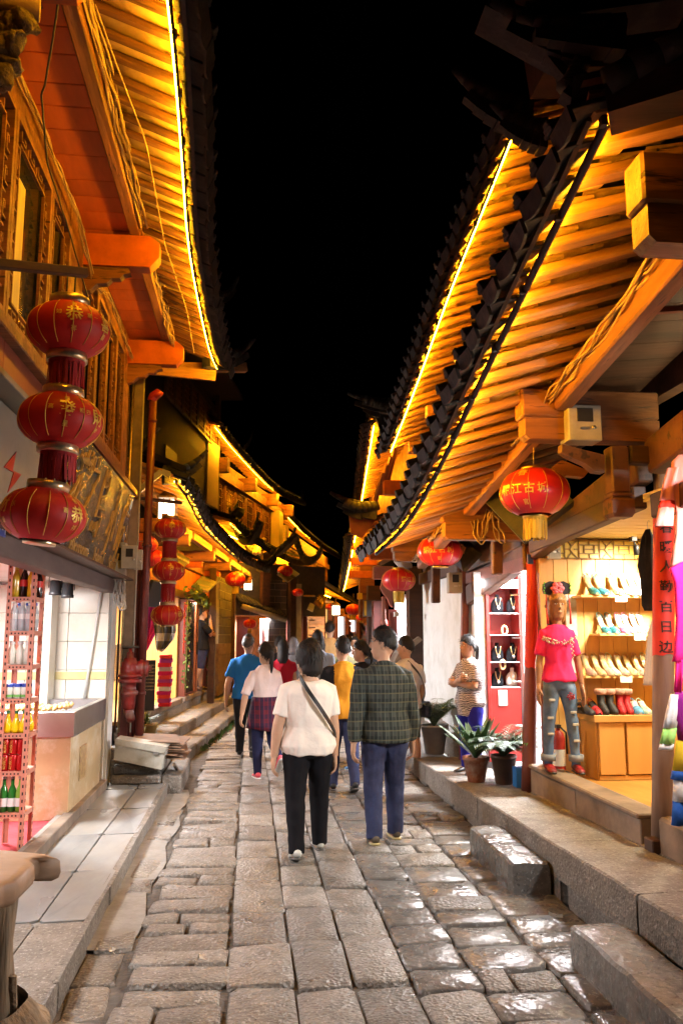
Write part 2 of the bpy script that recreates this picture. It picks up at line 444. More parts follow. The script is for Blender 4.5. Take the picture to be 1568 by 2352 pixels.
def stone_geo(x0, x1, y0, y1, ztop, th, jit, tilt=.012, rnd_=.02):
    """uneven block with softened upper edge: 8-point outline, bevel ring, sides"""
    r = R_
    cx, cy = (x0 + x1) / 2, (y0 + y1) / 2
    c = min(x1 - x0, y1 - y0) * r.uniform(.05, .14)
    out = [(x0 + c, y0), (cx, y0), (x1 - c, y0), (x1, y0 + c), (x1, y1 - c), (x1 - c, y1), (cx, y1), (x0 + c, y1), (x0, y1 - c), (x0, y0 + c)]
    out = [(p[0] + r.uniform(-jit, jit), p[1] + r.uniform(-jit, jit)) for p in out]
    tx, ty = r.uniform(-tilt, tilt), r.uniform(-tilt, tilt)
    def zz(p, k=0): return ztop + tx * (p[0] - cx) / max(.1, x1 - x0) * 2 + ty * (p[1] - cy) / max(.1, y1 - y0) * 2 + k
    n = len(out); ins = []
    for p in out:
        d = Vector((cx - p[0], cy - p[1])); L = d.length
        k = r.uniform(.6, 1.5) * rnd_
        q = Vector(p) + d / max(L, .01) * min(k * 1.6, L * .4)
        ins.append((q.x, q.y))
    vs = [V(p[0], p[1], ztop - th) for p in out] + [V(p[0], p[1], zz(p, -rnd_ * r.uniform(.5, 1.0))) for p in out] + [V(p[0], p[1], zz(p, r.uniform(-.004, .004))) for p in ins]
    vs.append(V(cx + r.uniform(-.03, .03), cy, zz((cx, cy), r.uniform(-.003, .008))))
    fs = []; sm = []
    for i in range(n):
        j = (i + 1) % n
        fs.append([i, j, n + j, n + i]); fs.append([n + i, n + j, 2 * n + j, 2 * n + i]); fs.append([2 * n + i, 2 * n + j, 3 * n])
    return vs, fs
def rows(y0, y1, lo, hi):
    out = []; y = y0
    while y < y1:
        d = R_.uniform(lo, hi); out.append((y, min(y + d, y1 + .1))); y += d
    return out
FARY = 12.0
far = MB(); nst = 0
def rough_block(x0, x1, y0, y1, z0, z1, amp=.02, nr=16, bev=.025):
    mb = MB(); rings = []
    prof = [(x0, z0), (x0, lerp(z0, z1, .5)), (x0, z1 - bev), (x0 + bev, z1), (lerp(x0, x1, .35), z1 + .004), (lerp(x0, x1, .7), z1 + .002), (x1 - bev, z1), (x1, z1 - bev), (x1, lerp(z0, z1, .5)), (x1, z0)]
    for i in range(nr + 1):
        y = lerp(y0, y1, i / nr); k = bev * .8 if i in (0, nr) else 0; c = V((x0 + x1) / 2, y, (z0 + z1) / 2)
        rings.append([V(x + (k if x < c.x else -k), y, z - (k if z > c.z else 0)) for x, z in prof])
    mb.loft(rings, 0, False)
    for v in mb.v:
        v += V(mnoise.noise(v * 3.1), mnoise.noise(v * 2.7 + V(5, 0, 0)), mnoise.noise(v * 3.3 + V(0, 9, 0))) * amp + V(mnoise.noise(v * 13), 0, mnoise.noise(v * 14 + V(0, 9, 0))) * amp * .45
    return mb
def paver(x0, x1, y0, y1, m=STONE, gap=.007, jit=.008, z=None):
    global nst
    g = gap * R_.uniform(.4, 1.3)
    zt = R_.uniform(-.009, .009) if z is None else z
    vs, fs = stone_geo(x0 + g, x1 - g, y0 + g, y1 - g, zt, .07, jit, .008, .010)
    if y0 < FARY and nst < 292:
        mb = MB(); mb.add(vs, fs, 0, True); mb.build('paving_stone', m, street); nst += 1
    else: far.add(vs, fs, 0 if m is STONE else 1, True)
lim = 40.0
def bend(y): return street_x(y) - .55
def lay(xa, xb, lo, hi, y1, y0=2.6, split=.0, msel=None, xj=.0, gap=.007):
    for a, b in rows(y0, y1, lo, hi):
        s = bend(a); m = msel(a, (xa + xb) / 2) if msel else STONE
        x0 = xa + s + R_.uniform(-xj, xj); x1 = xb + s + R_.uniform(-xj, xj)
        if R_.random() < split:
            xm = lerp(x0, x1, R_.uniform(.35, .65)); paver(x0, xm, a, b, m, gap); paver(xm, x1, a, b, m, gap)
        else: paver(x0, x1, a, b, m, gap)
wet = lambda y, x: STONEW if (x > .85 and y < 9 and R_.random() < .75) or R_.random() < .12 else STONE
# near stones first (they become objects), then the far mass
for (y0, y1) in ((2.7, FARY), (FARY + .02, lim)):
    lay(-.60, -.08, .19, .34, y1, y0, .16, None, .03, .010)
    lay(-.08, .24, .45, .72, y1, y0, .0, None, .004)
    lay(.24, .53, .42, .70, y1, y0, .0, None, .004)
    lay(.53, .82, .42, .66, y1, y0, .0, None, .004)
    lay(.82, 1.14, .24, .42, y1, y0, .0, wet, .012, .009)
    lay(1.14, 1.55, .2, .4, y1, y0, .2, wet, .015, .009)
    lay(1.55, 2.02, .2, .42, y1, y0, .15, wet, .015, .010)
for (a, b) in rows(2.7, 9.8, .25, .6):          # broken stones along the left gutter
    if R_.random() < .5 or a < 4.9: paver(-.84, -.62, a, b, STONE, .02, .02, R_.uniform(-.015, -.004))
tag(far.build('distant_paving', [STONE, STONEW], street), kind='stuff')
cs = MB()
ys = [4.9 + i * .25 for i in range(20)]
for a, b in zip(ys[:-1], ys[1:]):
    wa, wb = -.63 + .03 * math.sin(a * 5), -.63 + .03 * math.sin(b * 5)
    cs.quad((-.86, a, -.006), (wa, a, -.012), (wb, b, -.012), (-.86, b, -.006))
cs.build('cement_strip', CEMENT, street)
# left side-walk with slabs and kerb
pav = MB(); pav.box2((-2.6, 1.5, -.1), (-.9, 9.75, .085))
pavement = tag(pav.build('pavement', CEMENT, origin=(-1.5, 5, 0)), kind='structure')
for i, (a, b) in enumerate(((2.2, 3.6), (3.6, 5.02), (5.05, 6.05), (6.05, 7.1), (7.1, 8.1), (8.1, 9.1), (9.1, 9.72))):
    for (xa, xb) in ((-1.47, -1.155), (-1.15, -.875)):
        mb = MB(); vs, fs = stone_geo(xa + .003, xb - .003, a + .004, b - .004, .105 + R_.uniform(-.003, .003), .03, .002, .003, .004); mb.add(vs, fs)
        mb.build('paving_slab', SLABM if a > 5 else KERB, pavement)
for (a, b) in rows(2.0, 9.7, .8, 1.5):
    mb = MB(); vs, fs = stone_geo(-.90, -.855, a + .006, b - .006, .108, .22, .008, .004, .012); mb.add(vs, fs, 0, False); mb.build('kerb_stone', KERB, pavement)
# right raised walk: kerb blocks over a rough footing
def plat_z(y): return .38 - (y - 3.85) * .0265
rp = MB()
for a, b in zip([1.5 + i for i in range(9)], [2.5 + i for i in range(9)]):
    b = min(b, 10.35)
    rp.add([(2.05, a, -.1), (2.05, b, -.1), (2.05, b, plat_z(b) - .012), (2.05, a, plat_z(a) - .012), (4.4, a, plat_z(a) - .012), (4.4, b, plat_z(b) - .012)],
           [[0, 3, 2, 1], [3, 4, 5, 2]])
    if b == 10.35: rp.add([(2.05, b, -.1), (2.05, b, plat_z(b) - .012), (4.4, b, plat_z(b) - .012), (4.4, b, -.1)], [[0, 1, 2, 3]])
raised = tag(rp.build('raised_pavement', CEMENT, origin=(2.3, 6, 0)), kind='structure')
for (a, b) in rows(1.8, 10.3, .75, 1.35):
    b = min(b, 10.36); w = R_.uniform(.5, .56); zt = plat_z((a + b) / 2)
    mb = rough_block(2.0 + R_.uniform(-.012, .012), 2.0 + w, a + .005, b - .005, zt - .21, zt, .008, 5, .011)
    for p in mb.v: p.z += plat_z(p.y) - zt
    mb.build('kerb_stone', KERB, raised)
    mb = MB(); vs, fs = stone_geo(2.02, 2.1, a + R_.uniform(-.2, .05), b - .2, zt - .2, .3, .02, .0, .02); mb.add(vs, fs, 0, False); mb.build('footing_stone', KERB, raised)
for (xa, xb) in ((2.54, 3.4),):
    for (a, b) in rows(1.8, 10.3, .8, 1.3):
        b = min(b, 10.34); zt = plat_z((a + b) / 2) - .004
        mb = MB(); vs, fs = stone_geo(xa, xb, a + .004, b - .004, zt, .05, .004, .002, .006); vs = [V(p.x, p.y, p.z + (plat_z(p.y) - zt) - .004) for p in vs]
        mb.add(vs, fs); mb.build('paving_slab', KERB, raised)
def step_stone(x0, x1, y0, y1, z, label):
    mb = rough_block(x0, x1, y0, y1, -.04, z, .013, 18, .014)
    o = mb.build('step_stone', STONEW); tag(o, label, 'step', 'loose stone steps by the right pavement'); return o
step_stone(1.73, 1.99, 5.55, 6.68, .2, 'smaller loose stone step block, shiny on top, further up along the raised pavement')
step_stone(1.67, 1.96, 2.9, 4.42, .2, 'larger stone step block with a rough shaded back half in the lower right corner')
# small litter
for i, (px, py, s) in enumerate(((255, 2190, .03), (465, 2205, .03), (1278, 2112, .045), (590, 2003, .018))):
    p = pz(px, py, .02); mb = MB()
    for k in range(5):
        a = [p + V(R_.uniform(-s, s), R_.uniform(-s, s), R_.uniform(0, s)) for _ in range(3)]; mb.add(a, [[0, 1, 2]])
    tag(mb.build('paper_scrap', mat('litter_paper', (.6, .52, .42), rough=.8, bump=.2)), ['crumpled paper scrap on the lower left cobbles near the kerb', 'crumpled paper scrap between the cobbles left of the big slabs', 'crumpled pale wrapper by the foot of the raised pavement', 'tiny pale scrap beside the left cobbles in mid street'][i], 'litter', 'scraps on the paving')
# ================================================================ roofs
def poly_at(P, s):
    """point and direction at distance s along the polyline P"""
    for a, b in zip(P[:-1], P[1:]):
        d = (b - a).length
        if s <= d or b is P[-1]: return a.lerp(b, s / d if d else 0), (b - a).normalized()
        s -= d
def poly_len(P): return sum((b - a).length for a, b in zip(P[:-1], P[1:]))
def smooth_poly(P, n=24):
    P = [Vector(p) for p in P]
    if len(P) < 3: return P
    out = []
    for i in range(len(P) - 1):
        p0, p1, p2, p3 = P[max(i - 1, 0)], P[i], P[i + 1], P[min(i + 2, len(P) - 1)]
        k = max(2, n // (len(P) - 1))
        for j in range(k):
            t = j / k
            out.append(.5 * ((2 * p1) + (p2 - p0) * t + (2 * p0 - 5 * p1 + 4 * p2 - p3) * t * t + (3 * p1 - p0 - 3 * p2 + p3) * t ** 3))
    out.append(P[-1]); return out
def horn(parent, base, tip, r=.09, name='upturned_corner', m=None, lift=.5, blocks=True):
    """curved ridge end of a tiled roof: a chain of cover tiles bending up to a point"""
    base = Vector(base); tip = Vector(tip); mb = MB(); n = 7; pts = []; rs = []
    for i in range(n + 1):
        t = i / n; p = base.lerp(tip, t); p.z = lerp(base.z, tip.z, t ** (1 + 1.6 * lift)); pts.append(p); rs.append(r * (1 - .72 * t))
    for i in range(n):
        q = pts[i].lerp(pts[i + 1], 1.12)
        mb.tube([pts[i], q], [rs[i] * 1.12, rs[i + 1]], 8)
    low = [p - V(0, 0, r * 1.25) for p in pts]
    for i in range(n - 1):
        mb.beam(low[i], low[i + 1], rs[i] * 1.5, rs[i] * 1.6)
    return mb.build(name, m or TILE, parent)
def arc_plate(L, w, h, th=.014, n=5, up=True):
    """curved roof tile: length L along X, width w along Y, arch h"""
    vs = []; fs = []
    for x in (-L / 2, L / 2):
        for k in range(n + 1):
            t = -1 + 2 * k / n; y = t * w / 2; z = h * (1 - t * t) * (1 if up else -1)
            vs.append(V(x, y, z)); vs.append(V(x, y, z + th))
    m = (n + 1) * 2
    for k in range(n):
        a = 2 * k
        fs += [[a, a + 2, m + a + 2, m + a], [a + 1, m + a + 1, m + a + 3, a + 3], [a, a + 1, a + 3, a + 2], [m + a, m + a + 2, m + a + 3, m + a + 1]]
    fs += [[0, m, m + 1, 1], [2 * n, 2 * n + 1, m + 2 * n + 1, m + 2 * n]]
    me = bpy.data.meshes.new('tile'); me.from_pydata([tuple(v) for v in vs], [], fs); me.update(); return me
def frame_M(p, x, z):
    x = Vector(x).normalized(); z = Vector(z); y = z.cross(x).normalized(); z = x.cross(y)
    return Matrix.Translation(Vector(p)) @ Matrix((x, y, z)).transposed().to_4x4()
_tile_cache = {}
def eave(bld, pts, inn, Lr, rise, sp=.2, rw=.07, rh=.09, lining='sheet', led='tube', roof_len=3.0, roof_rise=1.4, singles=True, out=.16, tile_w=.22,
         name='roof', ledm=None, ledz=-.02, shade=(-50, 58), s0=0, raftm=None, smooth=True, ledr=.013, fascia=True, tile_drop=.10, tile_out=.1, step_down=0.0, tilem=None):
    """one overhanging eave. pts: eave edge seen from below; inn: horizontal direction to the wall"""
    raftm = raftm or RAFT
    P = smooth_poly(pts) if smooth else [Vector(p) for p in pts]
    LT = poly_len(P); inn = Vector(inn).normalized(); outd = -inn
    roof = thing(name, loc=P[len(P) // 2], parent=bld)
    n = int(LT / sp)
    up = V(0, 0, 1); slope = (inn * Lr + up * rise); sl_dir = slope.normalized()
    ups = up - sl_dir * sl_dir.z; ups.normalize()
    raft = MB(); lin = MB(); til = MB(); lin2 = MB()
    for i in range(n + 1):
        p, d = poly_at(P, min(i * LT / n, LT - 1e-4))
        j = V(0, 0, R_.uniform(-.008, .008)) + d * R_.uniform(-.015, .015)
        a = p + outd * out * .55 - sl_dir * 0 + V(0, 0, -out * .55 * rise / Lr) + ups * (rh / 2 + .02) + j
        b = p + slope * 1.12 + ups * (rh / 2 + .02) + j * .5
        w = rw * R_.uniform(.78, 1.2); h = rh * R_.uniform(.85, 1.1)
        if singles: beam('rafter', a, b, w, h, raftm, roof, ups, .012, .004)
        else: raft.beam(a, b, w, h, ups)
    for i in range(n):
        p, d = poly_at(P, i * LT / n); q, d2 = poly_at(P, min((i + 1) * LT / n, LT - 1e-4))
        h0 = rh + .028
        if lining == 'sheet':
            mb = MB(); g = 5; vs = []
            for u in range(g + 1):
                for v in range(3):
                    t = u / g; c = p.lerp(q, v / 2) + slope * (t * 1.12 - .06) + ups * (h0 + (R_.uniform(-.016, .010) if v == 1 else 0))
                    vs.append(c)
            fs = [[u * 3 + v, u * 3 + v + 1, u * 3 + v + 4, u * 3 + v + 3] for u in range(g) for v in range(2)]
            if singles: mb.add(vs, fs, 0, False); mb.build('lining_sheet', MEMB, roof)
            else: lin.add(vs, fs, 0)
        else:
            g0, g1 = p + slope * -.05 + ups * (h0 + .10), p + slope * 1.1 + ups * (h0 + .10); g2, g3 = q + slope * 1.1 + ups * (h0 + .10), q + slope * -.05 + ups * (h0 + .10); lin2.quad(g0, g3, g2, g1)
            mid = (p + q) / 2; k = max(2, int(Lr * 1.15 / .22)); wv = (q - p).length * 1.08
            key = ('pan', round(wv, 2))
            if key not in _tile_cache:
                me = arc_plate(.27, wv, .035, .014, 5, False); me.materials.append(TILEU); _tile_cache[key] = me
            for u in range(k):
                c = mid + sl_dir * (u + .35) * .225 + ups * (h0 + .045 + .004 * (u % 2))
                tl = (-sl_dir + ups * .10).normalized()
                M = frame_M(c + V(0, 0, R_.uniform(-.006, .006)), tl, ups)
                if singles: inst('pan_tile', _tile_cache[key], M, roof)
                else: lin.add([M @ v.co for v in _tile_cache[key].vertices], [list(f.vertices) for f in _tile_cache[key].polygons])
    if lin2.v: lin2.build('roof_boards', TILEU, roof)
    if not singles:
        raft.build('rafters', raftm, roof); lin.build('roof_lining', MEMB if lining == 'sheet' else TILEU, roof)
    # drip tiles along the edge, each with its cover tile
    nt = int(LT / tile_w)
    key = ('drip', tile_w, tile_drop, (tilem or TILE).name)
    if key not in _tile_cache:
        mb = MB(); w = tile_w
        mb.box((.02, 0, -.01), (.20, w * .96, .022), None, 0, .004)
        mb.prism([V(-.085, -w * .51, -.005), V(-.085, w * .51, -.005), V(-.085, w * .51, -tile_drop * .8), V(-.085, w * .25, -tile_drop * .95), V(-.085, 0, -tile_drop), V(-.085, -w * .25, -tile_drop * .95), V(-.085, -w * .51, -tile_drop * .8)], V(.018, 0, 0))
        for k in range(3):
            mb.box((.03, w * (.5), .012 + k * .018), (.24, .085 - k * .02, .02), None, 0, .004)
        me = bpy.data.meshes.new('eave_tile'); me.from_pydata([tuple(v) for v in mb.v], [], mb.f); me.materials.append(tilem or TILE); me.update(); _tile_cache[key] = me
    for i in range(nt + 1):
        p, d = poly_at(P, min(i * LT / nt, LT - 1e-4))
        c = p + outd * (tile_out + R_.uniform(-.012, .012)) - up * (rise / Lr * tile_out) + ups * (rh * .55 + .02) + V(0, 0, R_.uniform(-.008, .008))
        M = frame_M(c, (inn * Lr + up * rise), up) @ Matrix.Rotation(R_.uniform(-.06, .06), 4, 'Z')
        if singles: inst('eave_tile', _tile_cache[key], M, roof)
        else: til.add([M @ v.co for v in _tile_cache[key].vertices], [list(f.vertices) for f in _tile_cache[key].polygons])
    if not singles: til.build('eave_tiles', tilem or TILE, roof)
    # tiled top surface: corrugated sheet up to the ridge
    top = MB(); nn = nt * 3; rows_ = []
    sd = (inn * roof_len + up * roof_rise)
    for i in range(nn + 1):
        p, d = poly_at(P, min(i * LT / nn, LT - 1e-4))
        z = .05 if i % 3 == 0 else 0.0
        rows_.append((p + ups * (rh + .075 + z) + outd * .10, p + sd + ups * (rh + .075 + z)))
    for i in range(nn):
        top.quad(rows_[i][0], rows_[i + 1][0], rows_[i + 1][1], rows_[i][1])
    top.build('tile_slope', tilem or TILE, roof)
    if fascia:
        f = MB(); q = 14
        for i in range(q):
            a, _ = poly_at(P, i * LT / q); b, _ = poly_at(P, min((i + 1) * LT / q, LT - 1e-4))
            o = outd * out * .62 + V(0, 0, .01)
            f.beam(a + o, b + o, .022, .085)
        f.build('fascia_board', WOODD, roof)
    if led == 'tube':
        tb = MB(); holder = MB(); q = max(4, int(LT / .5))
        for i in range(q):
            a, _ = poly_at(P, i * LT / q); b, _ = poly_at(P, min((i + 1) * LT / q, LT - 1e-4))
            o = V(0, 0, ledz) + outd * .02
            a2 = a.lerp(b, .02) + o; b2 = a.lerp(b, .98) + o
            tb.tube([a2, b2], ledr, 6)
            rr_ = ledr + .010; prof_ = [outd * (math.cos(rad(w_)) * rr_) + V(0, 0, -math.sin(rad(w_)) * rr_) for w_ in [lerp(shade[0], shade[1], k_ / 6) for k_ in range(7)]]
            prof2 = [p_ * 1.35 for p_ in prof_][::-1]
            e2 = a.lerp(b, 1.0) + o; e1 = a + o
            holder.loft([[e1 + p_ for p_ in prof_ + prof2], [e2 + p_ for p_ in prof_ + prof2]], 0, False)
            holder.box(e1 + outd * rr_ * 1.1, (rr_ * 1.6, .03, rr_ * 2.6))
        tb.build('light_tube', ledm or LED, roof); holder.build('light_rail', CABLE, roof)
    elif led == 'bulbs':
        tb = MB(); q = int(LT / .16)
        for i in range(q):
            a, _ = poly_at(P, i * LT / q)
            c = a + V(R_.uniform(-.01, .01), 0, -.005 + R_.uniform(-.012, .012)) + outd * .05
            tb.lathe(c, [(.002, -.016), (.012, -.008), (.012, .006), (.004, .014)], 5, 0, True)
        tb.build('bulb_string', BULB, roof)
    return roof, P
def cables(label, path, n=5, spread=.05, r=.008, m=None, sag=.03, seed=1, knots=7):
    rr = random.Random(seed); mb = MB(); P = [Vector(p) for p in path]; LT = poly_len(P)
    for c in range(n):
        pts = []; off = V(rr.uniform(-spread, spread), 0, rr.uniform(-spread, spread)); q = knots * (len(P) - 1)
        for i in range(q + 1):
            p, d = poly_at(P, min(i * LT / q, LT - 1e-4))
            o = off + V(rr.uniform(-spread, spread), rr.uniform(-.03, .03), rr.uniform(-spread, spread)) * .55
            pts.append(p + o - V(0, 0, sag * abs(math.sin(i * 1.3 + c))))
        mb.tube(smooth_poly(pts, len(pts) * 3), r * rr.uniform(.6, 1.4), 5)
    o = mb.build('cable_bundle', m or CABLE); return tag(o, label, 'cables', 'cable bundles under the eaves')
def key_lattice(mb, o, yd, w, h, band=.1, t=.016, dep=.03, inner=True):
    """window lattice with a meander border; o: lower corner, yd: direction along the wall, plane spanned by yd and Z"""
    o = Vector(o); yd = Vector(yd).normalized(); nrm = yd.cross(V(0, 0, 1))
    def bar(a, b):
        pa = o + yd * a[0] + V(0, 0, a[1]); pb = o + yd * b[0] + V(0, 0, b[1])
        mb.beam(pa, pb, t, dep, nrm)
    B = band
    for (a, b) in (((B, B), (w - B, B)), ((B, h - B), (w - B, h - B)), ((B, B), (B, h - B)), ((w - B, B), (w - B, h - B))): bar(a, b)
    def meander(x0, x1, y, vert, flip):
        L = x1 - x0; k = max(1, int(L / .2)); s = L / k
        for i in range(k):
            a = x0 + i * s
            seg = [((a + s * .1, 0), (a + s * .1, B * .62)), ((a + s * .1, B * .62), (a + s * .55, B * .62)), ((a + s * .55, B * .62), (a + s * .55, B * .3)),
                   ((a + s * .82, B), (a + s * .82, B * .35)), ((a + s * .55, B * .3), (a + s * .35, B * .3))]
            for (p, q) in seg:
                p2 = (p[0], y + (p[1] if not flip else B - p[1])); q2 = (q[0], y + (q[1] if not flip else B - q[1]))
                if vert: p2 = (p2[1], p2[0]); q2 = (q2[1], q2[0])
                bar(p2, q2)
    meander(B, w - B, 0, False, False); meander(B, w - B, h - B, False, True)
    meander(B, h - B, 0, True, False); meander(B, h - B, w - B, True, True)
def char_panel(mb, s, size, o, xd, yd, ext=.004, bold=.02, m=0): put_text(mb, s, size, o, xd, yd, m, ext, bold)
def bars_lattice(mb, o, yd, w, h, nx, nz, t=.014, dep=.02):
    o = Vector(o); yd = Vector(yd).normalized(); nrm = yd.cross(V(0, 0, 1))
    for i in range(1, nx): mb.beam(o + yd * w * i / nx, o + yd * w * i / nx + V(0, 0, h), t, dep, nrm)
    for k in range(1, nz):
        mb.beam(o + V(0, 0, h * k / nz), o + yd * w + V(0, 0, h * k / nz), t, dep, nrm)
def frame_part(mb, o, yd, w, h, fw=.05, dep=.05):
    o = Vector(o); yd = Vector(yd).normalized(); nrm = yd.cross(V(0, 0, 1)); Z = V(0, 0, 1)
    mb.beam(o + Z * fw / 2, o + yd * w + Z * fw / 2, fw, dep, nrm); mb.beam(o + Z * (h - fw / 2), o + yd * w + Z * (h - fw / 2), fw, dep, nrm)
    mb.beam(o + yd * fw / 2 + Z * fw, o + yd * fw / 2 + Z * (h - fw), fw, dep, nrm); mb.beam(o + yd * (w - fw / 2) + Z * fw, o + yd * (w - fw / 2) + Z * (h - fw), fw, dep, nrm)

# ================================================================ lanterns
def lantern_shape(parent, c, R, Hh, band=True, m=None, nr=18, chars=None, top_m=None, rz=0.0, tilt=None, ribm=None, last=False):
    """one lantern body: shade, ribs, bands and gilt characters"""
    c = Vector(c); m = m or LANT; Mt = tilt or Matrix.Identity(3); loc = []
    def prof(t): return R * max(.02, 1 - t * t) ** .5
    mb = MB(); prf = []
    tmax = .88
    for i in range(15):
        t = -tmax + 2 * tmax * i / 14; prf.append((prof(t), t * Hh))
    seg = nr * 2
    rings = []
    for (r, z) in prf:
        ring = []
        for k in range(seg):
            rr = r * (1.0 if k % 2 == 0 else .985); a = rz + 2 * math.pi * k / seg
            ring.append(c + Mt @ V(rr * math.cos(a), rr * math.sin(a), z))
        rings.append(ring)
    mb.loft(rings, 0, True, False)
    sh = mb.build('lantern_shade', m, parent)
    rb = MB()
    for k in range(nr):
        a = rz + 2 * math.pi * k / nr
        rb.tube([c + Mt @ V((r + .002) * math.cos(a), (r + .002) * math.sin(a), z) for (r, z) in prf[1:-1]], .0013 * R / .2 + .0007, 4)
    rb.build('ribs', ribm or GOLDP, sh)
    rt = prof(tmax)
    if band:
        for (nm, s) in (('top_band', 1), ('bottom_band', -1)):
            b = MB(); z0 = s * tmax * Hh; z1 = s * (tmax * Hh + R * (.2 if not (last and s < 0) else .09))
            k = .78 if (last and s < 0) else 1.0
            b.lathe(c, [(rt * .94 * k, z0 * .97), (rt * 1.03 * k, z0), (rt * 1.05 * k, (z0 + z1) / 2), (rt * 1.03 * k, z1), (rt * .9 * k, z1)], 18, 0, True, True, Mt)
            b.build(nm, top_m or SILVB, sh)
    if chars:
        for (s, a0, z0, sz) in chars:
            tx = MB(); vs, fs = text_geo(s, sz, 0, .012)
            out = []
            for v in vs:
                z = z0 + v.y; t = max(-.89, min(.89, z / Hh)); r = prof(t) + .004
                a = a0 + v.x / max(r, .01); out.append(c + Mt @ V(r * math.cos(a), r * math.sin(a), z))
            tx.add(out, fs); tx.build('gilt_character', GOLDP, sh)
    return sh
def fringe(parent, c, r, ln, m, n=40, name='tassel', split=True, core=False):
    mb = MB(); c = Vector(c)
    for k in range(n):
        a = 2 * math.pi * (k + R_.uniform(-.3, .3)) / n; rr = r * R_.uniform(.9, 1.02); l = ln * R_.uniform(.92, 1.06)
        p = c + V(rr * math.cos(a), rr * math.sin(a), 0); q = p + V(R_.uniform(-.008, .008), R_.uniform(-.008, .008), -l)
        mb.beam(p, q, 2 * math.pi * r / n * .8, .004, V(math.cos(a), math.sin(a), 0))
    mb.lathe(c, [(r * 1.03, .012), (r * 1.05, 0), (r * .98, -.02)], 16, 0, True, True)
    if core: mb.lathe(c, [(r * .55, 0), (r * .5, -ln * .9)], 12, 0, True, True)
    return mb.build(name, m, parent)
def cam_ang(c):
    """angle about the vertical at which the lantern faces the street viewpoint"""
    return math.atan2(-c[1], -c[0])
def strand(label, x, y, zs, R, Hh, bar, group, swing=(0, 0, 0), lean=0.0):
    t = thing('lantern_strand', label, 'lantern', (x, y, zs[0]), group)
    texts = [('恭', '喜'), ('發', '財'), ('財', '恭')]
    small = [('吉', '如', '意', '祥', '一', '风', '顺'), ('福', '高', '照', '星', '四', '心', '海'), ('金', '来', '乐', '银', '吉', '如', '祥')]
    off = 0
    for i, z in enumerate(zs):
        ox = x + swing[i]; a = cam_ang((ox, y)); r = R
        s = small[i % 3]
        a1 = a + (.12 if i < 2 else -.95); a2 = a + (1.02 if i < 2 else .82)
        if i == 2: a1, a2 = a - 1.1, a + .85
        ch = [(texts[i % 3][0], a1, .015, R * .42), (texts[i % 3][1], a2, .005, R * .42)]
        for aa, q in ((a1, 0), (a2, 3)):
            ch += [(s[q], aa, R * .36, R * .13), (s[(q + 1) % 7], aa - .36, .02, R * .13), (s[(q + 2) % 7], aa + .36, .02, R * .13), (s[(q + 3) % 7], aa, -R * .27, R * .14)]
        sh = lantern_shape(t, (ox, y, z), R, Hh, True, LANT, 14, ch, rz=a + .1, last=i == len(zs) - 1, tilt=Matrix.Rotation(lean * i, 3, 'Y'))
        if i < len(zs) - 1:
            zb = z - Hh * .88 - R * .2
            fringe(t, (ox, y, zb), R * .42, (zb - (zs[i + 1] + Hh * .88 + R * .2)) * .97, TASR, 34)
    hg = MB()
    for s in (-1, 1): hg.tube([(x + s * .02, y, zs[0] + Hh), (x + s * .02, y + .01, bar)], .004, 4)
    hg.build('hanging_wire', CABLE, t)
    return t
def big_lantern(label, c, R, group='red palace lanterns along the street', text='麗江古城', wire=.35, face=None, m=None, tass=True, cord=0, ta=-.2):
    c = Vector(c); t = thing('red_lantern', label, 'lantern', c, group); Hh = R * .74; a = cam_ang(c) + ta; ch = []
    if text:
        n = len(text); st = .37
        for i, s in enumerate(text): ch.append((s, a - st * (n - 1) / 2 + st * i + .1, -.01, R * .32))
        ch.append(('春', a + .08 - .05, R * .48, R * .3)); ch.append(('官', a + .15, -R * .40, R * .16))
    sh = lantern_shape(t, c, R, Hh, False, m or LANTP, 12, ch, rz=a + .26)
    b = MB()
    for s in (1, -1):
        b = MB(); b.lathe(c, [(R * .16, s * Hh * .86), (R * .36, s * Hh * .9), (R * .36, s * Hh * 1.0), (R * .1, s * Hh * 1.0)], 14, 0, True, True); b.build('gilt_band', GOLD, t)
    if tass: fringe(t, c + V(0, 0, -Hh * 1.0), R * .33, R * .62, TASY, 30, core=True)
    w = MB(); w.tube([c + V(0, 0, Hh), c + V(.01, 0, Hh + wire)], .004, 4)
    w.build('hanging_wire', CABLEP, t)
    return t

# ================================================================ left front building (snack stall below, lattice windows above)
L1 = thing('snack_shop_house', 'nearest timber house on the left with lattice windows over a bright snack stall', 'building', (-1.5, 6, 0.1))
XF = -1.5
eave1 = [V(-.50, 2.2, 5.08), V(-.51, 4.1, 5.06), V(-.55, 5.4, 5.06), V(-.60, 6.9, 5.03), V(-.56, 9.2, 5.04), V(-.50, 10.4, 5.14)]
roof1, P1 = eave(L1, eave1, (-1, 0, 0), .52, .2, sp=.2, rw=.062, rh=.045, lining='sheet', raftm=RAFTD, roof_len=3.2, roof_rise=1.5, tile_w=.24, tile_out=.15, tile_drop=.13, ledr=.007, ledz=-.05, shade=(-50, 72))
horn(roof1, (-.62, 10.35, 5.30), (-.02, 11.0, 5.72), .10, lift=.9)
horn(roof1, (-.45, 8.6, 5.36), (-.2, 8.95, 5.7), .05, 'ridge_hook', lift=.9)
mb = MB(); mb.beam((-1.5, 10.5, 5.1), (-.5, 10.52, 5.03), .06, .14); mb.beam((-1.0, 10.56, 5.14), (-.12, 10.95, 5.3), .09, .12); mb.build('end_rafter', RAFT, roof1)
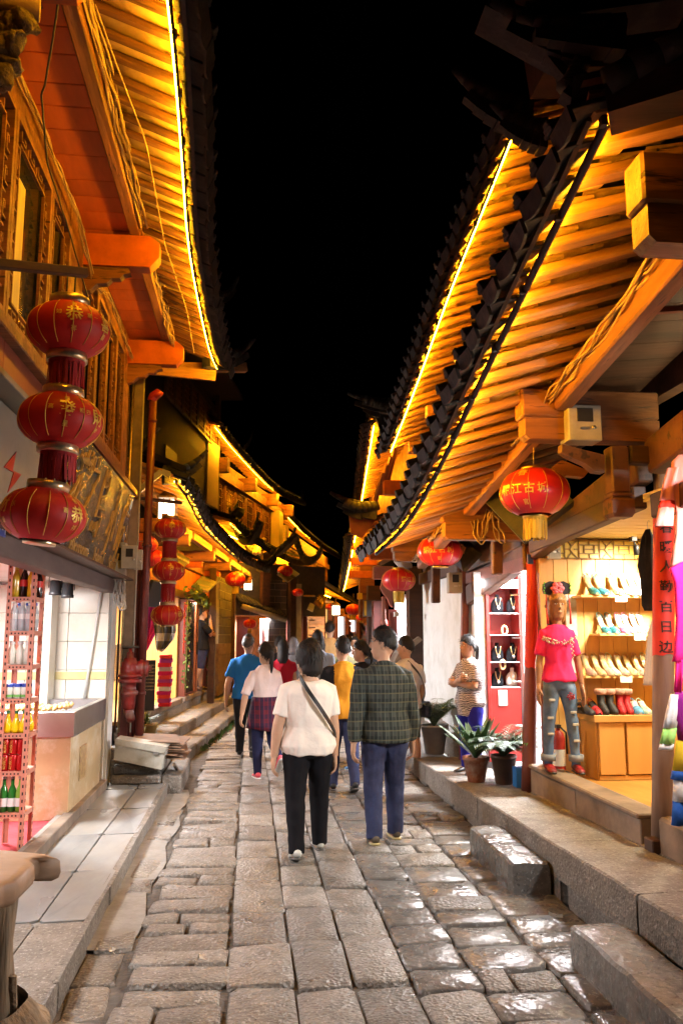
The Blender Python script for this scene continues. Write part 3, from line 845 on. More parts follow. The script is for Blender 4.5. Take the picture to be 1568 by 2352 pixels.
# soffit boards
y = 2.2
sof = thing('soffit', loc=(-1.28, 6, 5.14), parent=L1)
while y < 9.7:
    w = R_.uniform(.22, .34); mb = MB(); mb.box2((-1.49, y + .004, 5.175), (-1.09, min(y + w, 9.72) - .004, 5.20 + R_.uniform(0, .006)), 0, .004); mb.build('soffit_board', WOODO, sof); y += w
for (a, b) in ((2.2, 3.85), (3.85, 6.95), (6.95, 9.7)): beam('purlin', (-1.05, a + .004, 5.225), (-1.05, b - .004, 5.225), .1, .19, WOOD, L1, bev=.012)
for yy in (3.82, 6.98, 9.6):
    mb = MB(); mb.prism([V(-1.5, yy - .07, 4.84), V(-.92, yy - .07, 4.84), V(-.84, yy - .07, 4.93), V(-.84, yy - .07, 5.06), V(-.92, yy - .07, 5.125), V(-1.5, yy - .07, 5.125)], V(0, .14, 0)); mb.build('tie_beam', WOODO, L1)
    mb = MB(); mb.prism([V(-1.498, yy - .045, 4.835), V(-1.1, yy - .045, 4.835), V(-1.08, yy - .045, 4.79), V(-1.14, yy - .045, 4.775), V(-1.17, yy - .045, 4.74), V(-1.24, yy - .045, 4.735), V(-1.28, yy - .045, 4.69), V(-1.36, yy - .045, 4.68), V(-1.42, yy - .045, 4.62), V(-1.498, yy - .045, 4.6)], V(0, .09, 0)); mb.build('carved_bracket', WOOD, L1)
# upper wall
for (a, b) in ((2.2, 6.42), (7.06, 9.3)): box('window_header', (-1.56, a, 4.9), (-1.49, b, 5.172), WOOD, L1, .006)
for (a, b, w) in ((6.42, 7.06, .035), (9.3, 9.72, .04)): box('wall_post', (-1.6, a + .004, 2.32), (-1.49 + .01, b - .004, 5.170), WOOD, L1, .008)
for i, (a, b) in enumerate(((2.2, 3.6), (3.6, 5.0), (5.0, 6.415), (7.07, 8.2), (8.2, 9.296))):
    box('wall_board', (-1.57, a + .003, 2.36), (-1.51, b - .003, 3.46), WOODR, L1, .006)
for (a, b) in ((2.2, 6.415), (7.07, 9.296)): box('window_sill', (-1.55, a, 3.465), (-1.45, b, 3.54), WOOD, L1, .008)
CURT = mat('yellow_curtain', (.75, .62, .2), rough=.8, var=.25, scale=3, stretch=(1, 4, .3), bump=.3, bscale=6)  # plain yellow cloth, also used for some far panes
PANE = mat('dark_window_glass', (.03, .03, .03), rough=.06, var=.1, bump=0)
for (a, b) in ((2.25, 3.1), (3.1, 3.95), (3.95, 4.85), (4.85, 5.78), (5.78, 6.41), (7.08, 7.62), (7.62, 8.18), (8.18, 8.74), (8.74, 9.29)):
    mb = MB(); frame_part(mb, (-1.5, a + .004, 3.545), (0, 1, 0), b - a - .008, 1.35, .045, .06); w = mb.build('window', WOOD, L1)
    mb = MB(); key_lattice(mb, (-1.497, a + .05, 3.59), (0, 1, 0), b - a - .1, 1.26, .105, .014, .022); mb.build('lattice', WOOD, w)
    mb = MB(); mb.box2((-1.56, a + .04, 3.58), (-1.545, b - .04, 4.86)); mb.build('pane', PANE, w)
mb = MB()
for k in range(26):
    pass
mb.box2((-1.543, 4.99, 3.62), (-1.535, 5.33, 4.62)); mb.build('curtain', CURT, L1)
# rooms behind the upper wall, end wall, corner posts
box('upper_wall', (-3.4, 2.2, 2.3), (-1.7, 2.28, 5.1), WOODD, L1)
box('end_wall', (-3.4, 9.66, 2.3), (-1.62, 9.74, 5.1), WOODD, L1)
p0, p1 = pY(330, 862, 9.86), pY(300, 1330, 9.86)
beam('corner_board', (-1.40, 9.82, 1.0), (-1.37, 9.82, 4.85), .11, .05, WOODG, L1, (0, 1, 0), .006)
for (xx, ww, mm) in ((-1.46, .03, SILVB), (-1.5, .025, WOODD), (-1.33, .02, METER)):
    mb = MB(); mb.tube([(xx, 9.80, .6), (xx + .015, 9.80, 4.75)], ww / 2, 6); mb.build('downpipe', mm, L1)
# cables of the eave
cables('thick tangle of cables running along the purlin below the left front roof', [(-.97, 3.0, 5.24), (-.97, 5.0, 5.22), (-.97, 6.8, 5.16)], 8, .035, .008, CABLEP, .02, 3)
cables('tangle of cables along the farther half of the left front purlin', [(-.97, 7.1, 5.22), (-.97, 8.6, 5.2), (-.95, 9.7, 5.1)], 7, .035, .008, CABLEP, .02, 4)
cables('cables pinned along the corner of wall and orange soffit on the left', [(-1.44, 3.2, 5.06), (-1.45, 5.2, 5.08), (-1.42, 6.4, 5.02), (-1.4, 7.05, 4.72), (-1.43, 7.9, 5.0), (-1.42, 9.6, 4.9)], 4, .02, .009, CABLEP, .03, 5)
cables('loose cable looping over the orange soffit at top left', [(-1.1, 4.2, 5.1), (-1.35, 4.9, 5.0), (-1.46, 5.5, 4.95), (-1.46, 6.3, 4.8), (-1.44, 7.0, 4.55)], 1, .004, .011, CABLE, .01, 6)
cables('thin wire stretched under the rafters of the left front roof', [(-.9, 4.2, 5.1), (-.78, 5.5, 5.1), (-.8, 7.0, 5.08), (-.72, 8.4, 5.08), (-.72, 9.6, 5.02)], 1, .003, .006, CABLEP, .0, 7)
# carved stone-like end piece of the nearer roof at the top left corner
t = thing('roof_corner_ornament', 'weathered carved roof end with round tile tips in the top left corner', 'roof ornament', (-1.45, 4.0, 4.95))
OLD = mat('weathered_carving', (.2, .14, .075), rough=.9, var=.6, scale=18, bump=1.0, bscale=24, bdist=.03)
for (px, py, r) in ((92, 22, .055), (18, 128, .04)):
    c = pY(px, py, 3.5); mb = MB(); mb.tube([c + V(-.5, -.1, .02), c], r, 14); mb.build('round_tile', TILEU, t)
for (px, py) in ((30, 55), (55, 45), (12, 75), (35, 95), (10, 105), (22, 150), (6, 180)):
    mb = MB(); c = pY(px, py, 3.5 + R_.uniform(-.03, .03))
    mb.lathe(c, [(.001, -.06), (.02, -.055), (.04, -.04), (.05, -.02), (.055, 0), (.05, .018), (.04, .03), (.02, .045), (.001, .05)], 22)
    for v in mb.v: v += V(mnoise.noise(v * 14), mnoise.noise(v * 13 + V(3, 3, 3)), mnoise.noise(v * 15)) * .03 + V(mnoise.noise(v * 45), mnoise.noise(v * 44 + V(3, 3, 3)), mnoise.noise(v * 46)) * .016
    mb.build('carved_knob', OLD, t)

# --- sign band over the stall
def tilted(y, z, d=0.0): return V(-1.46 + (z - 2.3) * .17 + d, y, z)
t = thing('shop_signboard', 'silver dimpled shop sign with raised gold calligraphy over the snack stall', 'sign', (-1.45, 7.6, 2.35))
DIMP = mat('dimpled_silver', (.2, .2, .215), rough=.26, metal=.6, var=.3, scale=6, bump=1.0, bscale=22, pits=1.2, bdist=.06)
mb = MB(); mb.prism([tilted(6.25, 2.3), tilted(9.25, 2.3), tilted(9.25, 3.22), tilted(6.25, 3.22)], V(-.05, 0, .01)); mb.build('board', DIMP, t)
GOLDW = mat('old_gold_letters', (.6, .38, .12), rough=.45, metal=.35, var=.4, scale=20, bump=.2, bscale=40)
xd = V(0, 1, 0); yd = V(.17, 0, 1).normalized()
for (s, yy, zz, sz) in (('花', 6.55, 2.78, .62), ('之', 7.05, 2.85, .62), ('島', 7.55, 2.8, .66), ('小', 8.25, 2.72, .62), ('吃', 8.85, 2.70, .70)):
    mb = MB(); vs, fs = text_geo(s, 1.0, .012, -.016); o = tilted(yy, zz, .006)
    mb.add([o + V(0, 1, 0) * (v.x * .62 + v.y * .34 + .03 * math.sin(v.y * 9 + yy)) * sz + yd * (v.y * 1.12 + .04 * math.sin(v.x * 8)) * sz + V(1, 0, 0) * v.z for v in vs], fs); mb.build('gold_character', GOLDW, t)
for (s, yy) in (('如', 6.9), ('愿', 7.6), ('子', 8.3), ('园', 8.95)):
    mb = MB(); put_text(mb, s, .2, tilted(yy, 3.08, .004), xd, yd + V(0, .2, 0), 0, .008, .0); mb.build('small_character', GOLDW, t)
for (s, yy) in (('Blossom', 7.1), ('Island', 8.0), ('Snack', 8.8)):
    mb = MB(); put_text(mb, s, .225, tilted(yy, 2.40, .004), xd, yd + V(0, -.05, 0), 0, .006, .01); mb.build('english_word', GOLDW, t)
beam('signboard_rail', (-1.33, 6.2, 3.28), (-1.31, 9.35, 3.26), .05, .06, WOODR, L1)
t = thing('electric_cabinet', 'white sheet metal cabinet with a red lightning bolt behind the lanterns', 'cabinet', (-1.45, 5.4, 2.35))
CREAM = mat('cream_sheet_metal', (.22, .205, .17), rough=.55, var=.12, scale=4, bump=.1, bscale=15, dirt=(.17, .155, .13), dscale=4)
mb = MB(); mb.box2((-1.5, 4.2, 2.36), (-1.42, 6.15, 3.0), 0, .008); mb.build('cabinet_body', CREAM, t)
bx = pX(28, 1087, -1.418)
mb = MB(); sc = .15; pts = [(.25, .95), (-.75, .02), (.12, .06), (-.3, -.85), (.85, .2), (.02, .12)]
mb.prism([bx + V(0, p[0] * sc * 1.5, p[1] * sc) for p in pts], V(.004, 0, 0)); mb.build('lightning_bolt', mat('bolt_red', (.3, .012, .012), rough=.5, var=.15, bump=0), t)
mb = MB(); mb.lathe(pX(92, 1077, -1.42), [(.028, 0), (.028, .02), (.014, .022), (.001, .03)], 14, 0, True, False, Matrix.Rotation(math.pi / 2, 3, 'Y')); mb.build('lock', STEEL, t)
mb = MB(); mb.box2((-1.52, 4.2, 3.02), (-1.3, 5.4, 3.06), 0, .004); mb.build('cabinet_lid', CREAM, t)
t = thing('house_number_plate', 'small blue number plate reading 77-1 below the electric cabinet', 'number plate', (-1.44, 4.9, 2.34))
bp = pX(3, 1190, -1.415); BLUE = mat('blue_enamel', (.04, .07, .3), rough=.3, var=.1, bump=0)
mb = MB(); mb.box2((-1.42, bp.y - .3, bp.z - .1), (-1.412, bp.y + .1, bp.z + .07), 0, .002); mb.build('plate', BLUE, t)
mb = MB(); put_text(mb, '77-1', .12, (-1.4105, bp.y + .0, bp.z - .05), (0, 1, 0), (0, 0, 1)); put_text(mb, '古城新華街', .06, (-1.4105, bp.y - .04, bp.z + .035), (0, 1, 0), (0, 0, 1)); mb.build('white_lettering', WHITE, t)
# fascia under the sign
box('shop_lintel', (-1.6, 2.2, 2.14), (-1.46, 9.62, 2.3), mat('brown_lintel', (.13, .09, .08), rough=.6, var=.4, scale=6, bump=.3, bscale=25, stretch=(1, .2, 1)), L1, .01)
mb = MB(); mb.box2((-1.47, 2.2, 2.28), (-1.30, 9.4, 2.30)); mb.build('sign_ledge', WOODD, L1)

# --- stall room
TILEW = mat('cream_wall_tile', (.78, .73, .64), rough=.22, var=.08, scale=3, bump=.05, bscale=12, rnd=.05, dirt=(.7, .62, .5), dscale=2.5)
MARB = mat('beige_marble', (.62, .46, .26), rough=.2, var=.14, scale=4, bump=.04, bscale=12, dirt=(.75, .66, .5), dscale=3)
room = thing('stall_room', loc=(-2.6, 6, .1), parent=L1)
ti = .30
for k in range(7):                                   # tiled end wall, course by course
    for q in range(6):
        x1 = -1.52 - q * .42; x0 = x1 - .416; z0 = .12 + k * ti
        mb = MB(); mb.box2((x0 + .002, 9.2 + R_.uniform(-.001, .001), z0 + .002), (x1, 9.24, z0 + ti - .002), 0, .002); mb.build('wall_tile', TILEW, room)
mb = MB(); mb.box2((-4.1, 9.243, .1), (-1.6, 9.65, 2.25)); mb.build('end_pier', WALLW, room)
mb = MB(); mb.box2((-1.6, 9.3, .1), (-1.5, 9.6, 2.14)); mb.build('pier_edge', WALLW, room)
BORD = mat('yellow_border_tile', (.72, .62, .3), rough=.3, var=.2, scale=12, bump=.05)
mb = MB(); mb.box2((-4.04, 9.19, 1.22), (-1.52, 9.199, 1.30)); mb.build('border_tile_band', BORD, room)
mb = MB(); mb.box2((-4.14, 2.2, .1), (-4.04, 9.24, 2.25)); mb.build('back_wall', WALLW, room)
mb = MB(); mb.box2((-2.15, 8.9, .12), (-2.05, 9.19, 2.24)); mb.build('inner_pilaster', TILEW, room)
mb = MB(); mb.box2((-4.1, 2.2, 2.25), (-1.6, 9.64, 2.29)); mb.build('stall_ceiling', WHITE, room)
mb = MB(); mb.box2((-4.1, 2.2, .06), (-1.55, 9.2, .125)); mb.build('stall_floor', mat('red_carpet', (.55, .05, .07), rough=.6, var=.3, scale=5, bump=.5, bscale=20), room)
mb = MB(); mb.tube([(-1.74, 9.16, .95), (-1.60, 9.17, 2.2)], .014, 8); mb.build('wall_conduit', WHITE, room)
for (x0, x1, z) in ((-1.56, -1.46, .19), (-1.62, -1.56, .17)):
    mb = MB(); mb.box2((x0, 3.0, .09), (x1 - .003, 9.2, z), 0, .006); mb.build('threshold', WOODG if z > .18 else CEMENT, L1)
SALM = mat('salmon_door_panel', (.66, .3, .22), rough=.5, var=.1, bump=.05)
mb = MB(); mb.box2((-2.15, 6.75, .12), (-1.98, 6.80, 2.24)); mb.build('folded_door', SALM, L1)
# counter
t = thing('food_counter', 'marble food counter with a steel tray top in the snack stall', 'counter', (-2.0, 8.3, .12))
mb = MB(); mb.box2((-2.6, 7.55, .125), (-1.52, 9.05, .82), 0, .004); mb.build('marble_base', MARB, t)
mb = MB()
for (a, b) in (((-2.6, 7.50, .82), (-1.49, 7.56, 1.03)), ((-1.55, 7.56, .82), (-1.49, 9.08, 1.03)), ((-2.6, 9.02, .82), (-1.55, 9.08, 1.03))): mb.box2(a, b, 0, .003)
mb.build('steel_tray', STEEL, t)
mb = MB(); mb.box2((-2.6, 7.56, .90), (-1.55, 9.02, .93)); mb.build('tray_floor', STEEL, t)
mb = MB(); mb.box2((-1.518, 7.95, .38), (-1.512, 8.25, .68), 0, .002); mb.build('printed_tile', mat('ornate_tile', (.25, .1, .05), rough=.3, var=.8, scale=22, col2=(.6, .45, .2)), t)
ORD = 'first second third fourth fifth sixth seventh eighth ninth tenth eleventh twelfth thirteenth fourteenth fifteenth sixteenth'.split()
FOOD = mat('skewered_snack', (.75, .32, .06), rough=.45, var=.4, scale=20, bump=.3, bscale=40, col2=(.85, .6, .3))
for k in range(16):
    mb = MB(); x = -2.3 + k * .045; y0 = 7.72 + R_.uniform(0, .06)
    for q in range(7): mb.lathe((x, y0 + q * .045, 1.035 + R_.uniform(0, .02) + .008 * math.sin(k)), [(.001, -.022), (.02, -.01), (.022, .006), (.001, .022)], 6)
    mb.tube([(x, y0 - .1, 1.03), (x, y0 + .34, 1.04)], .003, 4)
    tag(mb.build('skewer', FOOD), '%s orange snack skewer from the left on the steel tray' % ORD[k], 'skewer', 'snack skewers on the tray')
for i, (px, py) in enumerate(((128, 1350), (156, 1356))):
    c = pY(px, py, 8.0)
    t = thing('spot_lamp', ['left one of two black spot lamps hanging from the stall ceiling', 'right one of two black spot lamps hanging from the stall ceiling'][i], 'spot lamp', c, 'spot lamps in the snack stall')
    mb = MB(); mb.lathe(c, [(.03, .07), (.052, .06), (.052, -.04), (.058, -.045), (.058, -.07), (.045, -.07)], 14, 0, True, True); mb.build('lamp_can', BLACK, t)
    mb = MB(); mb.tube([c + V(-.06, 0, 0), c + V(-.06, 0, .1), c + V(.06, 0, .1), c + V(.06, 0, 0)], .005, 5); mb.build('yoke', BLACK, t)

# --- perforated rack with drinks
t = thing('drinks_rack', 'tall narrow salmon slotted-angle rack stacked with drinks', 'rack', (-1.72, 6.6, .13))
RACK = mat('salmon_angle_iron', (.62, .25, .17), rough=.5, var=.15, bump=.05)
RX0, RX1, RY0, RY1 = -1.83, -1.62, 6.5, 6.78
HOLE = mat('slot_hole', (.02, .015, .015), rough=.9, var=.1, bump=0)
for (x, y) in ((RX0, RY0), (RX1, RY0), (RX0, RY1), (RX1, RY1)):
    sx = 1 if x == RX0 else -1; sy = 1 if y == RY0 else -1
    mb = MB(); mb.box2((x, y, .13), (x + sx * .035, y + .003 * sy, 2.24)); mb.box2((x, y + .003 * sy, .13), (x + sx * .003, y + sy * .035, 2.24)); o = mb.build('upright', RACK, t)
    h = MB()
    for k in range(40):
        z = .16 + k * .052; h.box2((x + sx * .012, y - .0015 * sy, z), (x + sx * .022, y, z + .022)); h.box2((x - .0015 * sx, y + sy * .012, z), (x, y + sy * .022, z + .022))
    tag(h.build('slots', HOLE, o), kind='stuff')
SHELF = [.40, .695, .965, 1.215, 1.465, 1.715, 1.97]
for z in SHELF:
    mb = MB(); mb.box2((RX0 + .004, RY0 + .004, z - .004), (RX1 - .004, RY1 - .004, z)); mb.box2((RX0 + .036, RY0, z - .035), (RX1 - .036, RY0 + .003, z)); mb.box2((RX1 - .003, RY0 + .036, z - .035), (RX1, RY1 - .036, z)); o = mb.build('shelf', RACK, t)
    h = MB()
    for k in range(5): h.box2((RX0 + .045 + k * .026, RY0 - .0015, z - .024), (RX0 + .055 + k * .026, RY0, z - .012))
    tag(h.build('slots', HOLE, o), kind='stuff')
COLA = mat('dark_cola', (.025, .008, .006), rough=.08, var=.1, bump=0)
PROFS = {'soda': [(.001, 0), (.03, .002), (.033, .03), (.029, .08), (.033, .13), (.026, .165), (.013, .2), (.0125, .212)],
         'water': [(.001, 0), (.03, .002), (.031, .12), (.03, .15), (.014, .185), (.0135, .2)],
         'milk': [(.001, 0), (.03, .002), (.031, .09), (.027, .11), (.016, .14), (.017, .155)],
         'pear': [(.001, 0), (.032, .004), (.036, .03), (.03, .07), (.018, .1), (.011, .13), (.011, .145)],
         'can': [(.001, 0), (.028, .001), (.031, .006), (.031, .108), (.027, .115), (.001, .114)],
         'beer': [(.001, 0), (.03, .002), (.031, .13), (.026, .16), (.013, .19), (.012, .24)],
         'jar': [(.001, 0), (.03, .002), (.032, .07), (.026, .085), (.022, .09)]}
def drink(kind, x, y, z, body, cap, lab, label, labm, cat='bottle', sc=1.0):
    P = [(r * sc, h * sc) for r, h in PROFS[kind]]; mb = MB(); mb.lathe((x, y, z), P, 12, 0, True)
    tt = thing({'can': 'drink_can', 'jar': 'yoghurt_jar'}.get(kind, 'drink_bottle'), label, cat, (x, y, z), 'drinks on the rack')
    mb.build('body', body, tt)
    top = P[-1]
    if kind != 'can':
        mb = MB(); mb.lathe((x, y, z + top[1]), [(top[0] * 1.2, -.006), (top[0] * 1.25, .002), (top[0] * 1.2, .016), (.001, .017)], 10, 0, True); mb.build('cap', cap, tt)
    if labm:
        k0, k1 = lab; rr = max(r for r, h in P if k0 * sc <= h + .03) * 1.015
        mb = MB(); mb.lathe((x, y, z), [(rr, k0 * sc), (rr, k1 * sc)], 12, 0, True); mb.build('paper_label', labm, tt)
    return tt
TEAM = mat('tea_yellow', (.6, .42, .03), rough=.08, var=.1, bump=0); ORJ = mat('orange_drink', (.85, .45, .02), rough=.08, var=.1, bump=0)
WATR = mat('water_plastic', (.7, .74, .78), rough=.08, var=.15, scale=20, bump=.3, bscale=40, alpha=.75); YEL = mat('yellow_juice', (.9, .62, .01), rough=.15, var=.05, bump=0)
MILK = mat('milk_white', (.82, .84, .74), rough=.3, var=.04, bump=0); GRNB = mat('green_beer_glass', (.03, .2, .03), rough=.05, var=.2, bump=0); GRNL = mat('light_green_glass', (.25, .5, .06), rough=.05, var=.2, bump=0)
LRED = mat('red_label', (.6, .02, .02), rough=.4, var=.1, bump=0); LWHI = mat('white_label', (.8, .8, .78), rough=.4, var=.05, bump=0); LGRN = mat('green_label', (.2, .5, .12), rough=.4, var=.1, bump=0)
CYEL = mat('yellow_cap', (.7, .6, .1), rough=.4, var=.05, bump=0); CBLU = mat('blue_cap', (.03, .08, .5), rough=.4, var=.05, bump=0); CGRN = mat('dark_green_cap', (.03, .16, .06), rough=.35, var=.05, bump=0)
LMR = ('left', 'middle', 'right')
xs = (-1.785, -1.725, -1.67)
for i, (b, c, l, s) in enumerate(((TEAM, CYEL, 'bottle of yellow tea on the top shelf of the rack', TEAM), (COLA, LWHI, 'dark cola bottle with red label on the top rack shelf', LRED), (ORJ, CYEL, 'clear orange drink bottle on the top rack shelf', None))): drink('soda', xs[i], 6.57, SHELF[6], b, c, (.08, .13), l, s, sc=1.02)
drink('soda', -1.65, 6.69, SHELF[6], COLA, LRED, (.08, .13), 'second cola bottle set back at the right end of the top rack shelf', LRED)
drink('soda', -1.75, 6.68, SHELF[6], GRNL, CGRN, (.08, .13), 'green capped bottle standing behind the cola on the top rack shelf', LGRN)
for i in range(3):
    drink('water', xs[i], 6.56, SHELF[5], WATR, LWHI, (.09, .13), '%s white-capped clear water bottle in the front row of the second rack shelf' % LMR[i], LWHI)
    drink('water', xs[i] + .012, 6.66, SHELF[5], WATR, CBLU, (.09, .13), '%s blue-capped water bottle in the back row of the second rack shelf' % LMR[i], LWHI)
for i in range(3): drink('milk', xs[i], 6.56, SHELF[4], MILK, LWHI, (.02, .06), '%s white milk bottle on the third rack shelf' % LMR[i], None)
for i in range(3):
    drink('jar', xs[i], 6.55, SHELF[3], MILK, CBLU, (.012, .03), '%s white yoghurt jar with green foot on the fourth rack shelf' % LMR[i], LGRN)
    drink('jar', xs[i], 6.64, SHELF[3], MILK, CBLU, (.012, .03), '%s yoghurt jar with red band in the back row of the fourth rack shelf' % LMR[i], LRED)
for i in range(3):
    drink('pear', xs[i], 6.56, SHELF[2], YEL, CGRN, None, '%s pear shaped yellow juice bottle at the front of the fifth rack shelf' % LMR[i], None)
drink('pear', -1.66, 6.68, SHELF[2], YEL, CGRN, None, 'pear shaped yellow juice bottle set back beside the rack post', None)
REDC = mat('red_can', (.5, .012, .012), rough=.25, metal=.3, var=.1, bump=0)
for i in range(3):
    for k in range(2):
        o = drink('can', xs[i] - .004, 6.55, SHELF[1] + k * .117, REDC, None, (.03, .07), '%s red drink can in the %s row of the sixth rack shelf' % (LMR[i], ('lower', 'upper')[k]), None, 'can')
        mb = MB(); vs, fs = text_geo('王老吉', .034, 0, .02); a0 = -math.pi / 2 + (0, -.5, .5)[i]
        if i != 2:
            for ci, chs in enumerate('王老吉'):
                vs, fs = text_geo(chs, .03, 0, .02)
                mb.add([V(xs[i] - .004 + .0318 * math.cos(a0 + v.x / .0318), 6.55 + .0318 * math.sin(a0 + v.x / .0318), SHELF[1] + k * .117 + .085 - ci * .03 + v.y) for v in vs], fs)
            mb.build('gold_print', GOLDP, o)
for i in range(2): drink('beer', xs[i], 6.56, SHELF[0], GRNB, STEEL, (.04, .1), '%s dark green beer bottle on the lowest rack shelf' % ('left', 'second')[i], LWHI)
drink('beer', xs[2], 6.56, SHELF[0], GRNL, STEEL, (.04, .1), 'light green beer bottle on the lowest rack shelf', LWHI)
# --- log stool in the lower left corner
t = thing('log_stool', 'worn log stool with a plank top in the lower left corner', 'stool', (-1.02, 3.75, .1))
LOGW = mat('split_log', (.3, .22, .14), rough=.85, var=.6, scale=12, stretch=(1, 1, .1), bump=1.0, bscale=26, bdist=.03)
PLK = mat('plank_top', (.45, .3, .2), rough=.5, var=.35, scale=6, stretch=(.3, 1, 1), bump=.25, bscale=24)
mb = MB(); poly = [(-1.55, 3.46), (-1.0, 3.47), (-.88, 3.49), (-.86, 3.55), (-.845, 3.60), (-.82, 3.62), (-.805, 3.66), (-.83, 3.70), (-.80, 3.73), (-.72, 3.74), (-.79, 3.80), (-1.0, 3.85), (-1.25, 3.88), (-1.55, 3.9)]
poly = [(x - .05, y if y > 3.65 else y - .2) for x, y in poly]; cxy = V(-1.25, 3.6, 0); rings = []
for (k, dz) in ((.93, -.03), (.985, -.02), (1.0, .0), (.99, .05), (.965, .062), (.9, .068)):
    rings.append([cxy + (V(x, y, 0) - cxy) * k + V(0, 0, .70 + dz + (x + .8) * -.07 - .05 * max(0, (3.58 - y)) + .012 * mnoise.noise(V(x * 6, y * 6, dz * 9))) for x, y in poly])
mb.loft(rings, 0, True); mb.build('plank_seat', PLK, t)
mb = MB(); mb.lathe((-1.07, 3.62, .1), [(.17, .05), (.172, .12), (.165, .2), (.152, .3), (.15, .38), (.155, .45), (.162, .54), (.165, .6), (.17, .64)], 30)
for v in mb.v: v += (V(mnoise.noise(V(v.x * 24, v.y * 24, v.z * 2)), mnoise.noise(V(v.x * 22 + 4, v.y * 22, v.z * 2)), 0)) * .022
mb.build('log_post', LOGW, t)
mb = MB(); mb.lathe((-1.04, 3.62, .1), [(.30, -.05), (.295, .0), (.29, .04), (.27, .065), (.25, .08), (.22, .11), (.2, .13), (.17, .16)], 30)
for v in mb.v: v += V(mnoise.noise(v * 6), mnoise.noise(v * 6 + V(4, 0, 0)), mnoise.noise(v * 7)) * .04
mb.build('stump_base', LOGW, t)
beam('slab', (-.93, 3.62, .0), (-.96, 3.60, .36), .12, .05, LOGW, t, (0, 1, 0), .01, .01)
# --- lantern strand at the left
bar = thing('lantern_bracket', 'dark iron bar jutting from the left wall above the triple lantern strand', 'bracket', (-1.2, 4.1, 3.52))
mb = MB(); mb.beam((-1.5, 3.85, 3.44), (-.88, 4.22, 3.56), .045, .045, bev=.004); mb.build('bar', WOODD, bar)
strand('long strand of three red lanterns with tassels nearest on the left', -.955, 4.2, [3.235, 2.755, 2.27], .207, .145, 3.56, 'strands of stacked red lanterns', (0, -.016, -.075), .05)
# ================================================================ right front building: two tiers of eaves over a shoe shop and a jewellery shop
R1 = thing('right_timber_house', 'nearest timber house on the right with two lit eaves over a shoe shop', 'building', (2.6, 6, .3))
XE = 1.38
e = [pX(1405, 270, XE), pX(1200, 690, XE), pX(1100, 895, XE), pX(1000, 1100, XE), pX(930, 1210, XE), pX(868, 1268, XE)]
rl, RP = eave(R1, e, (1, 0, 0), 1.15, .36, sp=.195, rw=.105, rh=.05, ledm=LEDR, lining='pan', roof_len=1.6, roof_rise=.55, tile_w=.2, tile_out=.13, tile_drop=.095, ledr=.006, shade=(-50, 104), name='lower_roof')
XU = 1.9
e2 = [pX(1185, 300, XU), pX(1115, 475, XU), pX(1040, 660, XU), pX(960, 880, XU), pX(900, 1035, XU)]
ru, RPU = eave(R1, e2, (1, 0, 0), .95, .34, sp=.19, rw=.095, rh=.05, ledm=LEDR, lining='pan', roof_len=2.4, roof_rise=1.0, tile_w=.2, tile_out=.13, tile_drop=.095, ledr=.007, shade=(-50, 63), name='upper_roof')
def zp(y): return 3.46 - .147 * (y - 3.51)
# hip ridge and corner pieces at the near end
mb = MB(); a, b = pY(1392, 195, 2.72), pY(1640, 60, 2.55)
for k in range(4):
    p = a.lerp(b, k / 4); q = a.lerp(b, (k + 1.1) / 4); mb.tube([p, q], [.062, .056], 10)
mb.build('ridge_tile', TILE, rl)
mb = MB(); a, b = pY(1392, 215, 2.78), pY(1640, 150, 2.6); mb.beam(a + V(0, 0, -.07), b + V(0, 0, -.05), .16, .12); mb.build('hip_board', WOODD, rl)
horn(rl, pY(1300, 205, 3.3), pY(1325, 130, 3.3), .05, lift=.2)
for (A, B, yy, r) in (((1345, 95), (1130, 5), 3.6, .085), ((1425, 70), (1190, 40), 3.5, .07), ((1330, 165), (1235, 60), 3.6, .06)):
    horn(rl, pY(A[0], A[1], yy), pY(B[0], B[1], yy), r, lift=.3)
for (A, B, yy, r) in (((1215, 255), (1045, 160), 5.2, .1), ((1250, 300), (1130, 238), 5.1, .08)):
    horn(ru, pY(A[0], A[1], yy), pY(B[0], B[1], yy), r, lift=.6)
mb = MB(); mb.beam(pY(1110, 30, 3.7), pY(1290, 130, 3.7), .2, .09); mb.beam(pY(1200, 60, 3.7), pY(1568, 10, 3.6), .22, .1); mb.build('ridge_base', TILE, rl)
mb = MB(); mb.beam(pY(1215, 70, 4.6) + V(0, 0, .0), pY(1600, 60, 4.6), .3, .75); mb.build('gable_board', WOODD, ru)
# tie beams with blunt ends, purlins, posts
for k, (yy, px0, px1, pt, pb) in enumerate(((3.0, 1455, 1800, 368, 572), (5.2, 1190, 1330, 898, 1012), (7.6, 1013, 1110, 1146, 1240), (9.8, 900, 960, 1240, 1290))):
    x0 = pY(px0, (pt + pb) / 2, yy).x; zt = pY(px0, pt, yy).z; zb = pY(px0, pb, yy).z; x1 = pY(px1, pt, yy).x
    zm = lerp(zb, zt, .42)
    mb = MB(); mb.box2((x0, yy - .08, zm + .004), (2.7, yy + .08, zt), 0, .012); mb.build('tie_beam', WOOD, R1)
    mb = MB(); mb.prism([V(x0 + .02, yy - .07, zm), V(x0 + .02, yy - .07, zb + .03), V(x0 + .05, yy - .07, zb), V(2.7, yy - .07, zb), V(2.7, yy - .07, zm)], V(0, .14, 0)); mb.build('tie_beam', WOOD, R1)
for (a, b) in ((1.2, 2.92), (3.08, 5.12), (5.28, 7.52), (7.68, 9.72)):
    beam('purlin', (2.02, a, zp(a) + .02), (2.02, b, zp(b) + .02), .11, .2, WOOD, R1, bev=.012)
